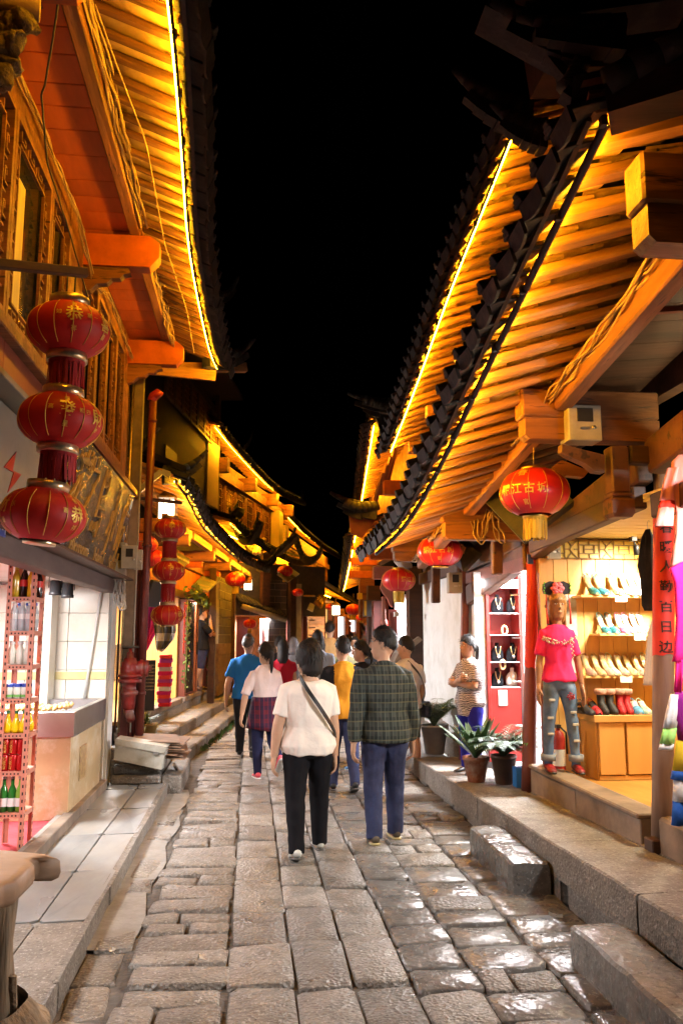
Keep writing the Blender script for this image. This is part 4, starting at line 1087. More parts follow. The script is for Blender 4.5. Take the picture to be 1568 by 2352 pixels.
for (a, b) in ((1.2, 5.15), (5.3, 7.55), (7.7, 9.9)):
    beam('wall_beam', (2.66, a, zp(a) - .36), (2.66, b, zp(b) - .36), .12, .24, WOODB, R1, bev=.012)
    beam('lintel', (2.64, a + .04, 2.62), (2.64, b - .04, 2.52), .10, .16, WOODD, R1, bev=.01)
sof = thing('eave_soffit', loc=(2.3, 5, 3.4), parent=R1); y = 1.2
while y < 9.6:
    w = R_.uniform(.2, .3)
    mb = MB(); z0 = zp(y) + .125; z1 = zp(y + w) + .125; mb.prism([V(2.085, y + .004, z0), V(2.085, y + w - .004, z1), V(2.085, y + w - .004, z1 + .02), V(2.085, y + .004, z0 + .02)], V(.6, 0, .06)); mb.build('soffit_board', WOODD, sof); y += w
for yy in (3.6, 4.2, 5.9, 6.7): beam('soffit_batten', (2.09, yy, zp(yy) + .11), (2.6, yy, zp(yy) + .16), .04, .03, WOODR, R1)
ROUND = mat('round_post', (.3, .2, .14), rough=.55, var=.55, scale=9, stretch=(1, 1, .12), bump=.5, bscale=26, dirt=(.16, .1, .075), dscale=3)
def post(px_b, py_b, px_t, py_t, yb, r, m, top=None):
    a = pY(px_b, py_b, yb); b = pY(px_t, py_t, yb); a.z = plat_z(yb) - .02
    mb = MB(); pts = [a.lerp(b, i / 8) for i in range(9)]; mb.tube(pts, [r * (1.04 - .05 * i / 8) for i in range(9)], 16)
    for v in mb.v: v += V(mnoise.noise(v * 5), mnoise.noise(v * 5 + V(3, 0, 0)), 0) * .008
    return mb.build('post', m, R1), a, b
pn, pna, pnb = post(1520, 1945, 1524, 1000, 5.3, .066, ROUND)
p2, p2a, p2b = post(1211, 1800, 1226, 1255, 7.62, .062, WOODR)
p3, p3a, p3b = post(1062, 1745, 1068, 1290, 9.95, .05, WOODR)
# carved hanging post and its arm
c0, c1 = pY(1413, 1035, 5.15), pY(1413, 1190, 5.15)
mb = MB(); s = .072
mb.box2((c0.x - s * .86, 5.15 - s * .86, c1.z + .16), (c0.x + s * .86, 5.15 + s * .86, c0.z + .02), 0, .01); mb.box2((c0.x - s * .95, 5.15 - s * .95, c1.z + .135), (c0.x + s * .95, 5.15 + s * .95, c1.z + .158), 0, .004)
mb.loft([[V(c0.x + sx * k, 5.15 + sy * k, z) for sx, sy in ((-1, -1), (1, -1), (1, 1), (-1, 1))] for k, z in ((s * .8, c1.z + .134), (s * 1.05, c1.z + .11), (s * 1.05, c1.z + .025), (s * .85, c1.z))], 0, False)
mb.build('hanging_post', WOODB, R1)
mb = MB(); poly = [(1290, 1020), (1388, 1045), (1388, 1085), (1365, 1082), (1345, 1065), (1315, 1052), (1290, 1038)]
mb.prism([pY(x, y, 5.11) for x, y in poly], V(0, .08, 0)); mb.build('carved_arm', WOODB, R1)
beam('short_tie', pY(1440, 1045, 5.15), pY(1520, 1050, 5.15), .1, .12, WOODD, R1, bev=.01)
mb = MB(); poly = [(1258, 1082), (1290, 1056), (1352, 1082), (1340, 1096), (1300, 1092), (1270, 1110)]
mb.prism([pY(x, y, 5.75) for x, y in poly], V(0, .08, 0)); mb.build('carved_arm', WOOD, R1)
for (px, pt, pb, yy) in ((1140, 1170, 1320, 7.9), (1000, 1290, 1385, 10.2)):
    a, b = pY(px, pt, yy), pY(px, pb, yy); beam('hanging_post', a, b, .1, .1, WOODB, R1, (0, 1, 0), .012)
# upper storey wall
mb = MB(); mb.box2((2.75, 2.0, 3.3), (2.85, 11.4, 6.4)); mb.build('upper_wall', WOODD, R1)
for yy in (8.2, 9.7, 10.9):
    z = pX(905, 1040, 1.9).z + .14 * (11 - yy)
    mb = MB(); mb.box2((2.1, yy - .06, z), (2.75, yy + .06, z + .16), 0, .01); mb.build('upper_tie_beam', WOOD, R1)
for i in range(6):
    y0 = 6.6 + i * .78; mb = MB(); frame_part(mb, (2.745, y0, 3.75), (0, 1, 0), .72, .9, .05, .05); w = mb.build('window', WOOD, R1)
    mb = MB(); bars_lattice(mb, (2.74, y0 + .05, 3.8), (0, 1, 0), .62, .8, 4, 4); mb.build('lattice', WOOD, w)
# cables
cables('cables slung along the nearest right purlin above the hanging post', [(1.94, 3.1, zp(3.1) + .16), (1.95, 4.2, zp(4.2) + .06), (1.93, 5.15, zp(5.1) + .02)], 6, .03, .007, CABLEP, .05, 11)
cables('cables slung along the second right purlin behind the nearest lantern', [(1.94, 5.3, zp(5.3) - .02), (1.95, 6.4, zp(6.4) + .1), (1.93, 7.55, zp(7.5) + .05)], 6, .03, .007, CABLEP, .06, 12)
cables('cables slung along the third right purlin toward the white wall', [(1.94, 7.7, zp(7.7)), (1.95, 8.8, zp(8.8) + .08), (1.93, 9.7, zp(9.7) + .05)], 5, .03, .007, CABLEP, .06, 13)
cables('looped cables hanging below the second tie beam on the right', [pY(1085, 1165, 7.55), pY(1090, 1225, 7.5), pY(1105, 1240, 7.5), pY(1125, 1160, 7.5), pY(1150, 1240, 7.5)], 3, .03, .008, CABLEP, .04, 14, 4)
# meter boxes
def meter(name, label, A, B, yy, d=.12, m=METER, group='electricity meter boxes'):
    a, b = pY(A[0], A[1], yy), pY(B[0], B[1], yy); t = thing(name, label, 'meter box', (a + b) / 2, group)
    x0, x1, z0, z1 = min(a.x, b.x), max(a.x, b.x), min(a.z, b.z), max(a.z, b.z); w = x1 - x0; h = z1 - z0
    mb = MB(); mb.box2((x0, yy, z0), (x1, yy + d, z1), 0, .006); mb.build('case', m, t)
    mb = MB(); mb.box2((x0 + w * .26, yy - .006, z0 + h * .52), (x0 + w * .74, yy - .001, z0 + h * .9), 0, .002); mb.build('window', BLACK, t)
    mb = MB(); mb.lathe((x0 + w * .75, yy - .002, z0 + h * .36), [(.012, 0), (.012, .01), (.001, .011)], 10, 0, True, False, Matrix.Rotation(math.pi / 2, 3, 'X')); mb.box2((x0 + w * .35, yy - .006, z0 + h * .3), (x0 + w * .62, yy - .001, z0 + h * .37)); mb.build('lock', STEEL, t)
    return t
meter('meter_box', 'pale meter box lit amber under the eave beside the big beam end', (1303, 928), (1383, 1012), 5.05, .16)
meter('meter_box', 'pair partner meter box by the upper right of the white wall', (1030, 1315), (1062, 1362), 9.6)
meter('meter_box', 'cream wall box with a square frame above the shoe shop posters', (1258, 1236), (1288, 1284), 7.3, .06)
# --- hanging shop boards
def board(label, P, ys, s=None, m=WOODD, tm=None, size=.3, th=.04, group='tilted shop boards under the eaves', vert=True):
    q = [pY(P[i][0], P[i][1], ys[i]) for i in range(4)]     # bottom-left, bottom-right, top-right, top-left
    n = (q[1] - q[0]).cross(q[3] - q[0]).normalized()
    if n.dot(OC - q[0]) < 0: n = -n
    t = thing('shop_board', label, 'sign', (q[0] + q[2]) / 2, group)
    mb = MB(); mb.prism(q, -n * th); mb.build('board', m, t, fixn=True)
    if s:
        xd = (q[1] - q[0]).normalized(); yd = n.cross(xd)
        if yd.dot(q[3] - q[0]) < 0: yd = -yd
        for i, c in enumerate(s):
            u = (i + .5) / len(s)
            o = q[0].lerp(q[1], u).lerp(q[3].lerp(q[2], u), .5) + n * .004
            tx = MB(); put_text(tx, c, size, o, xd, yd, 0, .006, .01); tx.build('character', tm or GOLDW, t)
    return t
ORC = mat('orange_calligraphy', (.75, .36, .07), rough=.5, var=.2, bump=0)
BDK = mat('dark_sign_board', (.07, .075, .085), rough=.35, var=.4, scale=8, bump=.2, bscale=20)
board('black board with orange calligraphy tilted out behind the nearest right lantern', [(1104, 1142), (1200, 1243), (1318, 1150), (1198, 1047)], (7.2, 6.4, 6.4, 7.2), '恒順和', BDK, ORC, .3)
board('black board with orange letters behind the second right lantern', [(1035, 1288), (1062, 1312), (1100, 1272), (1040, 1212)], (9.4, 9.0, 9.1, 9.5), '和', BDK, ORC, .2)
# --- lanterns on the right
big_lantern('largest red palace lantern with yellow tassel nearest on the right', pY(1226, 1131, 5.75), .252, wire=.18, ta=-.42)
big_lantern('second red palace lantern on the right, hanging without a visible tassel by the white wall', pY(1010, 1266, 9.0), .25, wire=.2, tass=False)
big_lantern('third red palace lantern on the right with its gold writing turned to the edge', pY(915, 1332, 12.2), .25, wire=.35, ta=.75)
# --- shoe shop
TUBEW = emis('white_lamp_tube', (1.0, .98, 1.0), 30.0)
SH = thing('shoe_shop_room', loc=(3.2, 7.0, .45), parent=R1)
FW_Y = 7.45
for k in range(15):
    x0 = 2.66 + k * .137
    mb = MB(); mb.box2((x0 + .0015, FW_Y + R_.uniform(-.0015, .0015), .45), (x0 + .1355, FW_Y + .02, 2.58), 0, .003); mb.build('wall_plank', PINE, SH)
mb = MB(); mb.box2((2.66, FW_Y + .022, .4), (4.75, FW_Y + .09, 2.66)); mb.build('partition', WOODR, SH)
mb = MB(); mb.box2((4.7, 4.0, .4), (4.76, FW_Y, 2.66)); mb.build('back_wall', PINE, SH)
mb = MB(); mb.box2((2.7, 5.42, .38), (4.7, FW_Y, .45)); mb.build('shop_floor', mat('orange_parquet', (.6, .3, .08), rough=.25, var=.25, scale=5, stretch=(1, .3, 1), bump=.05), SH)
CEIL = mat('cream_ribbed_ceiling', (.8, .68, .34), rough=.5, var=.06, scale=3, bump=.05)
for k in range(36):
    y0 = 3.9 + k * .1
    mb = MB(); mb.box2((2.66, y0 + .003, 2.585 + (k % 2) * .002), (4.7, y0 + .097, 2.6)); mb.build('ceiling_strip', CEIL, SH)
mb = MB(); mb.box2((2.66, 3.9, 2.605), (4.7, 7.5, 2.64)); mb.build('ceiling_panel', CEIL, SH)
# yellow lattice frieze
YLAT = mat('yellow_frieze', (.85, .6, .07), rough=.4, var=.15, bump=.05); FRB = mat('frieze_bar', (.3, .18, .04), rough=.5, var=.2, bump=.05)
mb = MB(); mb.box2((2.7, 7.425, 2.39), (4.3, 7.44, 2.57)); fz = mb.build('frieze_panel', YLAT, SH)
mb = MB(); x = 2.7
def fb(a, b): mb.beam((2.7 + a[0], 7.415, 2.39 + a[1]), (2.7 + b[0], 7.415, 2.39 + b[1]), .009, .010, (0, 1, 0))
fb((0, .006), (1.6, .006)); fb((0, .174), (1.6, .174))
for u in range(5):
    o = u * .34
    for (a, b) in (((0, 0), (0, .18)), ((.2, 0), (.2, .18)), ((0, .05), (.2, .05)), ((0, .13), (.2, .13)), ((.05, .05), (.05, .13)), ((.15, .05), (.15, .13)), ((.05, .09), (.15, .09)), ((.1, .13), (.1, .18)), ((.1, 0), (.1, .05)),
                   ((.2, .09), (.25, .09)), ((.22, .0), (.27, .06)), ((.27, .06), (.33, .0)), ((.22, .18), (.27, .12)), ((.27, .12), (.33, .18)), ((.25, .09), (.27, .12)), ((.25, .09), (.27, .06)), ((.29, .09), (.34, .09))):
        fb((a[0] + o, a[1]), (b[0] + o, b[1]))
mb.build('frieze_lattice', FRB, fz)
SHELFW = mat('shelf_board', (.78, .52, .2), rough=.4, var=.15, scale=5, stretch=(.2, 1, 1), bump=.05)
SHZ = [2.045, 1.70, 1.325]
for i, (z, xa) in enumerate(zip(SHZ, (2.96, 3.12, 2.97))):
    mb = MB(); mb.box2((xa, 7.22, z - .022), (4.3, 7.447, z), 0, .003); mb.build('shoe_shelf', SHELFW, SH)
    for kx in (.32, .75):
        mb = MB(); mb.box2((xa + kx, 7.214, z - .06), (xa + kx + .11, 7.219, z - .005)); mb.build('price_tag', WHITE, SH)
def shoe(x, y, z, kind, m, m2, label, group, rz=0.0, s=1.0):
    """shoe with its toe toward the viewer (-Y), heel raised against the wall"""
    t = thing({'flat': 'shoe', 'boot': 'boot', 'wedge': 'wedge_shoe'}[kind], label, 'shoe', (x, y, z), group)
    Mz = Matrix.Rotation(rz, 3, 'Z'); o = V(x, y, z)
    if kind == 'boot':
        mb = MB(); mb.loft([[o + Mz @ V(rx * math.cos(a) * s, (yy + ry * math.sin(a)) * s, zz * s) for a in [2 * math.pi * k / 10 for k in range(10)]] for (zz, yy, rx, ry) in ((0, -.03, .035, .085), (.03, -.03, .038, .088), (.065, -.01, .034, .062), (.1, .02, .032, .036), (.17, .02, .038, .04), (.2, .02, .046, .046))], 0, True); mb.build('leg_shaft', m, t)
        mb = MB(); mb.lathe(o + Mz @ V(0, .02, .165) * s, [(.045 * s, 0), (.056 * s, .012), (.056 * s, .04), (.046 * s, .05), (.03 * s, .045)], 10); mb.build('cuff', m2, t)
    else:
        up = .16 if kind == 'flat' else .07
        pr = [(-.115, .0, .012, .01), (-.10, .0, .03, .032), (-.06, .006, .038, .038), (-.01, .03, .034, .03), (.05, .08, .028, .025), (.10, up * .93, .03, .03), (.125, up, .02, .02)]
        mb = MB(); rings = []
        for (yy, zz, rx, hz) in pr:
            rings.append([o + Mz @ (V(rx * math.cos(a), yy, zz + .004 + (hz * max(0, math.sin(a)) if a < math.pi else -.006)) * s) for a in [2 * math.pi * k / 10 for k in range(10)]])
        mb.loft(rings, 0, True); mb.build('sole', m, t)
        mb = MB(); rings = []
        for (yy, zz, rx, hz) in pr[:4]:
            rings.append([o + Mz @ (V((rx + .004) * math.cos(a), yy - .003, zz + .006 + (hz + .006) * max(0, math.sin(a))) * s) for a in [math.pi * k / 8 for k in range(9)]])
        mb.loft(rings, 0, True, False, False)
        for q in range(3): mb.lathe(o + Mz @ V(R_.uniform(-.02, .02), -.06 + R_.uniform(-.02, .02), .045) * s, [(.001, -.012), (.014, 0), (.001, .012)], 6)
        mb.build('upper', m2, t)
        mb = MB(); mb.tube([o + Mz @ (V(.03 * math.cos(a), .08 + .04 * math.sin(a), up * .9 + .05 * math.sin(a) + .01) * s) for a in [math.pi * k / 6 for k in range(7)]], .004, 5); mb.build('heel_strap', m2, t)
        if kind == 'wedge':
            mb = MB(); mb.prism([o + Mz @ V(-.03, -.1, -.0) * s, o + Mz @ V(-.03, .11, 0) * s, o + Mz @ V(-.03, .11, .05) * s], Mz @ V(.06, 0, 0) * s); mb.build('wedge_heel', m, t)
    return t
def sm(n, c): return mat('shoe_' + n, c, rough=.6, var=.5, scale=30, bump=.3, bscale=60)
S_TEAL, S_TAN, S_WHT, S_PNK, S_RED, S_BLK, S_MINT, S_BLU, S_FLO = sm('teal', (.05, .3, .35)), sm('tan', (.62, .45, .22)), sm('white', (.82, .76, .68)), sm('pink', (.75, .2, .4)), sm('red', (.5, .02, .03)), sm('black', (.03, .03, .035)), sm('mint', (.45, .65, .5)), sm('blue', (.12, .35, .6)), sm('floral', (.6, .35, .28))
W = 7.32
for i, (px, m2, nm) in enumerate(((1358, S_TEAL, 'teal toed'), (1380, S_TEAL, 'teal toed'), (1413, S_TAN, 'tan'), (1440, S_WHT, 'pale'), (1458, S_WHT, 'pale'), (1475, S_PNK, 'pink toed'))):
    p = pY(px, 1360, W); shoe(p.x, W, SHZ[0], 'flat', S_WHT if i > 3 else S_TAN, m2, '%s %s embroidered shoe on the top wooden shelf' % (('first', 'second', 'third', 'fourth', 'fifth', 'sixth')[i], nm), 'shoes on the top shelf', 0, 1.08)
for i, (px, m2, nm) in enumerate(((1386, S_TEAL, 'teal'), (1405, S_TEAL, 'teal'), (1428, S_PNK, 'pink'), (1444, S_PNK, 'pink'), (1462, S_FLO, 'floral'), (1478, S_FLO, 'floral'))):
    p = pY(px, 1450, W); shoe(p.x, W, SHZ[1], 'flat', S_WHT, m2, '%s of six pale slippers on the middle shelf, with %s toe' % (('first', 'second', 'third', 'fourth', 'fifth', 'sixth')[i], nm), 'slippers on the middle shelf', 0, .95)
for i, px in enumerate((1352, 1374, 1394, 1407, 1428, 1448, 1468, 1488)):
    p = pY(px, 1548, W); shoe(p.x, W, SHZ[2], 'flat', S_TAN, (S_FLO, S_TAN, S_FLO, S_MINT)[i % 4], '%s tan flat shoe in the row on the lowest shelf' % ('first', 'second', 'third', 'fourth', 'fifth', 'sixth', 'seventh', 'eighth')[i], 'flat shoes on the lowest shelf', 0, .98)
CT = 1.0
t = thing('shop_counter', 'low honey-coloured wooden counter under the shoe shelves', 'counter', (3.4, 7.2, .45))
CW = mat('honey_counter', (.62, .34, .1), rough=.3, var=.2, scale=3, stretch=(1, 1, .2), bump=.04)
mb = MB(); mb.box2((2.95, 7.02, CT - .06), (4.3, 7.43, CT), 0, .004); mb.build('counter_top', CW, t)
for (xa, xb) in ((2.99, 3.23), (3.24, 3.74), (3.75, 4.25)):
    mb = MB(); mb.box2((xa + .006, 7.04, .5), (xb - .006, 7.07, CT - .065), 0, .004); mb.build('door_panel', CW, t)
mb = MB(); mb.box2((2.98, 7.075, .45), (4.28, 7.42, CT - .063)); mb.box2((2.99, 7.05, .455), (4.25, 7.07, .49)); mb.build('cabinet_carcass', CW, t)
for i, (px, kind, m, m2, nm) in enumerate(((1345, 'wedge', S_BLK, S_BLK, 'black slipper lying'), (1365, 'wedge', S_BLK, S_RED, 'dark red slipper lying'), (1382, 'boot', S_BLK, S_FLO, 'black short boot with floral cuff'), (1402, 'boot', S_BLK, S_FLO, 'second black short boot with floral cuff'), (1424, 'boot', S_RED, S_FLO, 'red short boot with floral cuff'), (1440, 'boot', S_RED, S_FLO, 'second red short boot with floral cuff'),
                                          (1460, 'wedge', S_WHT, S_BLU, 'pale wedge sandal with a blue bow'), (1478, 'wedge', S_WHT, S_MINT, 'pale wedge sandal with a mint bow'))):
    p = pY(px, 1632, 7.15); shoe(p.x, 7.15, CT, kind, m, m2, nm + ' on the wooden counter', 'footwear on the counter', R_.uniform(-.2, .2), 1.0)
# posters, camera, hanging garments
MAP = mat('map_print', (.55, .6, .62), rough=.5, var=.5, scale=9, bump=0, col2=(.3, .25, .14))
for (A, B, lb) in (((1262, 1366), (1325, 1462), 'upper map poster with blue sky on the pine wall behind the mannequin'), ((1264, 1466), (1326, 1546), 'lower brown map poster on the pine wall behind the mannequin')):
    a, b = pY(A[0], A[1], 7.44), pY(B[0], B[1], 7.44); mb = MB(); mb.box2((a.x, 7.435, b.z), (b.x, 7.44, a.z)); o = mb.build('poster', MAP); tag(o, lb, 'poster', 'posters in the shoe shop')
t = thing('security_camera', 'small black security camera on the shoe shop ceiling', 'camera', pY(1460, 1240, 6.8))
c = pY(1460, 1262, 6.8); mb = MB(); mb.lathe(c, [(.001, -.05), (.022, -.05), (.024, .03), (.015, .04), (.001, .04)], 10); mb.build('body', BLACK, t)
mb = MB(); mb.box2((c.x - .05, 6.77, c.z + .07), (c.x + .0, 6.83, c.z + .11), 0, .004); mb.tube([c + V(0, 0, .03), c + V(-.02, 0, .08)], .006, 5); mb.build('bracket', BLACK, t)
def garment(label, prof, m, yy, group='clothes on display at the right', name='hanging_garment', sleeves=(), folds=9, extra=(), hang=True):
    """cloth hanging on a hanger: closed profile of (px_left, px_right, py) rows at depth yy, with folds"""
    t = thing(name, label, 'garment', pY(prof[0][0], prof[0][2], yy), group)
    for k, (rows_, mm, nm) in enumerate([(prof, m, 'cloth')] + [(s, m2, n2) for (s, m2, n2) in sleeves]):
        mb = MB(); rings = []
        for (xl, xr, py) in rows_:
            a, b = pY(xl, py, yy), pY(xr, py, yy); w = (b - a); ring = []
            n = 22
            for q in range(n):
                th = 2 * math.pi * q / n; u = .5 - .5 * math.cos(th); d = math.sin(th)
                dep = max(.025, w.length * .16) * (1 + .5 * math.sin(u * folds * 6.28 + k))
                ring.append(a + w * u + V(0, d * dep, 0))
            rings.append(ring)
        mb.loft(rings, 0, True); mb.build(nm, mm, t)
    if hang:
        p = pY((prof[0][0] + prof[0][1]) / 2, prof[0][2], yy); mb = MB(); mb.tube([p + V(0, 0, -.02), p + V(0, 0, .05), p + V(.012, 0, .075), p + V(.024, 0, .06)], .003, 5); mb.build('hanger_hook', STEEL, t)
    return t
F_BLK = cloth('black_print_cloth', (.03, .028, .03), .5); F_BEI = cloth('beige_cloth', (.62, .5, .38)); F_SAL = cloth('sheer_salmon_cloth', (.75, .28, .24)); F_MAG = cloth('magenta_cloth', (.75, .02, .2)); F_REDC = cloth('bright_red_cloth', (.72, .05, .03))
F_WHT = cloth('white_cloth', (.72, .72, .74)); F_PUR = cloth('purple_velvet', (.25, .02, .22)); F_LIM = cloth('lime_cloth', (.38, .75, .2)); F_YEL = cloth('yellow_pleats', (.8, .55, .04)); F_BLU = cloth('blue_pleats', (.03, .12, .5))
garment('black patterned blouse on a hanger inside the shoe shop', [(1482, 1490, 1216), (1472, 1500, 1235), (1463, 1503, 1300), (1470, 1503, 1330), (1473, 1505, 1390), (1480, 1500, 1403)], F_BLK, 6.2)
garment('beige top with red hem hanging beside the round post', [(1495, 1503, 1425), (1488, 1506, 1450), (1482, 1508, 1500), (1477, 1508, 1560), (1476, 1506, 1574)], F_BEI, 5.75, hang=False)
garment('sheer salmon dress with short puffed sleeves at the right edge', [(1556, 1610, 1045), (1542, 1640, 1060), (1540, 1650, 1130), (1552, 1640, 1180), (1550, 1650, 1230), (1538, 1660, 1300)], F_SAL, 4.75,
        sleeves=([[(1532, 1562, 1075), (1522, 1552, 1110), (1514, 1550, 1150)], F_SAL, 'sleeve'], [[(1516, 1550, 1150), (1510, 1546, 1165)], F_REDC, 'sleeve_band'], [[(1512, 1546, 1166), (1502, 1544, 1208)], F_SAL, 'sleeve_frill']))
garment('bright red and magenta top hanging below the salmon dress', [(1565, 1640, 1290), (1536, 1650, 1305), (1548, 1650, 1340), (1552, 1650, 1420), (1548, 1650, 1500), (1543, 1650, 1520)], F_MAG, 4.7, sleeves=([[(1552, 1568, 1515), (1548, 1562, 1590)], F_MAG, 'sash_end'],))
garment('white costume with purple vest, lime cuff and pleated yellow and blue skirt', [(1552, 1600, 1588), (1540, 1640, 1610), (1552, 1640, 1665), (1556, 1640, 1700)], F_PUR, 4.8,
        sleeves=([[(1540, 1556, 1595), (1528, 1558, 1640), (1522, 1552, 1672)], F_WHT, 'sleeve'], [[(1522, 1552, 1672), (1514, 1546, 1708)], F_LIM, 'cuff'], [[(1514, 1546, 1708), (1510, 1542, 1722)], F_WHT, 'cuff_edge'],
                 [[(1560, 1640, 1690), (1558, 1650, 1700)], F_BLU, 'waistband'], [[(1552, 1650, 1702), (1543, 1660, 1770)], F_YEL, 'yellow_pleats'], [[(1543, 1660, 1770), (1540, 1660, 1790)], F_BLU, 'blue_pleats'], [[(1546, 1660, 1792), (1544, 1660, 1840)], F_WHT, 'white_pleats'], [[(1543, 1660, 1840), (1540, 1660, 1895)], F_BLU, 'hem']), folds=14)
# red couplets on the posts
def post_paper(label, a, b, r, pt, pb, yy, text, group='red paper couplets on the posts'):
    za, zb = pY(0, pb, yy).z, pY(0, pt, yy).z; t = thing('red_couplet', label, 'couplet', a.lerp(b, .5), group)
    mb = MB(); rings = []; k = 10
    for i in range(k + 1):
        z = lerp(za, zb, i / k); c = a.lerp(b, (z - a.z) / (b.z - a.z)); fa = math.atan2(-c.y, -c.x)
        rings.append([c + V(math.cos(fa + q) * (r + .004 + .003 * mnoise.noise(V(q * 3, z * 5, 0))), math.sin(fa + q) * (r + .004), (R_.uniform(-.02, .02) if i in (0, k) else 0)) for q in [(-1.3 + 2.6 * j / 8) for j in range(9)]])
    mb.loft(rings, 0, True, False, False); mb.build('paper', PAPER, t)
    if text:
        n = len(text)
        for i, ch in enumerate(text):
            z = lerp(zb, za, (i + .6) / n); c = a.lerp(b, (z - a.z) / (b.z - a.z)); fa = math.atan2(-c.y, -c.x) + .25
            tx = MB(); vs, fs = text_geo(ch, .085, 0, .012); tx.add([c + V(math.cos(fa + v.x / r) * (r + .010), math.sin(fa + v.x / r) * (r + .010), v.y) for v in vs], fs); tx.build('brush_character', INK, t)
post_paper('red paper couplet with black brush writing on the round right post', pna, pnb, .068, 1165, 1510, 5.3, '春暖人勤百日边')
post_paper('narrow faded red paper strip on the second right post beside the mannequin', p2a, p2b, .064, 1268, 1535, 7.62, '')
# door sill of the shoe shop and its foot board
for (a, b, z) in ((5.4, 6.5, .52), (6.5, 7.56, .505)):
    mb = MB(); mb.box2((2.55, a + .002, plat_z(b) - .01), (2.66, b - .002, z - .025), 0, .008); mb.build('sill_board', WOODG, R1)
mb = MB(); mb.box2((2.53, 5.4, .49), (2.74, 7.56, .525), 0, .01); mb.build('sill_top', WOODG, R1)
mb = MB(); mb.box2((2.55, 3.0, .3), (2.9, 5.16, .56), 0, .02); mb.build('stall_base', WOODG, R1)
mb = MB(); p = pz(1412, 1940, .33); mb.box2((2.5, 5.14, .3), (2.58, 5.26, .42), 0, .008); mb.build('post_foot_block', WOODD, R1)
# costume shop room beyond the frame, with the same timber walls
mb = MB(); mb.box2((4.7, 1.0, .3), (4.76, 3.99, 2.7)); mb.box2((2.66, 1.0, 2.95), (4.7, 3.9, 3.0)); mb.box2((2.7, 1.0, .3), (4.7, 5.3, .44)); mb.build('costume_shop_shell', PINE, R1)
# extinguisher
t = thing('fire_extinguisher', 'red fire extinguisher standing behind the mannequin on the sill', 'extinguisher', pY(1283, 1770, 7.3))
c = pY(1284, 1775, 7.28); c.z = .45; mb = MB(); mb.lathe(c, [(.001, 0), (.055, .002), (.058, .02), (.058, .33), (.045, .38), (.02, .4), (.02, .42)], 14); mb.build('cylinder_body', REDP, t)
mb = MB(); mb.box2((c.x - .02, c.y - .03, .87), (c.x + .02, c.y + .03, .90)); mb.tube([c + V(.02, 0, .43), c + V(.07, -.01, .38), c + V(.07, -.02, .2)], .009, 6); mb.build('valve_hose', BLACK, t)
mb = MB(); mb.lathe(c, [(.0585, .1), (.0585, .24)], 14); mb.build('paper_label', LWHI, t)
# --- jewellery shop
JW = thing('jewellery_shop_room', loc=(3.1, 8.8, .3), parent=R1)
WHL = mat('bright_white_wall', (.85, .85, .86), rough=.6, var=.03, bump=0)
REDL = mat('red_lacquer', (.26, .02, .016), rough=.3, var=.25, scale=4, bump=.05)
for (a, b, m, nm) in (((2.66, 9.6, .25), (4.6, 9.66, 2.5), WHL, 'far_wall'), ((4.5, 7.56, .25), (4.56, 9.6, 2.5), WHL, 'back_wall'), ((2.66, 7.56, 2.48), (4.5, 9.6, 2.52), WHL, 'white_ceiling'), ((2.66, 7.56, .2), (4.5, 9.6, .3), SLABM, 'shop_floor')):
    mb = MB(); mb.box2(a, b); mb.build(nm, m, JW)
for (a, b) in (((2.85, 8.0, 2.43), (4.2, 8.0, 2.43)), ((2.85, 8.75, 2.43), (4.2, 8.75, 2.43))):
    mb = MB(); mb.tube([a, b], .018, 8); mb.build('ceiling_light_tube', TUBEW, JW)
t = thing('jewellery_cabinet', 'red lacquered display cabinet of necklaces with glass shelves in the bright shop', 'cabinet', (2.86, 9.3, .3))
x0, x1, yy = pY(1121, 1500, 9.2).x, pY(1197, 1500, 9.2).x, 9.2
zc = lambda py: pY(1150, py, yy).z
mb = MB(); mb.box2((x0, yy + .3, .3), (x1, yy + .33, 2.4)); mb.box2((x0, yy, .3), (x1, yy + .3, zc(1580))); mb.box2((x0, yy, zc(1352)), (x1, yy + .3, zc(1335))); mb.build('red_carcass', REDL, t)
for px in (1121, 1197):
    x = pY(px, 1500, yy).x; mb = MB(); mb.box2((x - .02, yy - .01, .3), (x + .02, yy + .31, 2.4), 0, .004); mb.build('cabinet_post', REDL, t)
mb = MB(); mb.box2((x0 - .1, yy - .05, zc(1350)), (x1, yy - .01, zc(1332)), 0, .004); mb.build('light_box', TUBEW, t)
mb = MB(); mb.box2((x0 - .14, yy + .02, .3), (x0 - .022, yy + .05, 2.4)); mb.build('white_side_panel', WHL, t)
shz = [1408, 1458, 1520, 1578]
for py in shz:
    mb = MB(); z = zc(py); mb.box2((x0 + .022, yy + .01, z - .008), (x1 - .022, yy + .29, z)); mb.build('glass_shelf', mat('pale_glass_shelf', (.7, .8, .8), rough=.1, var=.05, bump=0), t)
mb = MB(); mb.box2((x0 + .1, yy - .012, zc(1620)), (x0 + .2, yy - .002, zc(1585))); mb.build('carved_plaque', TILEW, t)
NECK = mat('necklace_gold', (.8, .6, .25), rough=.3, metal=.6, var=.2, bump=0); JADE = mat('pendant_white', (.85, .85, .75), rough=.2, var=.05, bump=0)
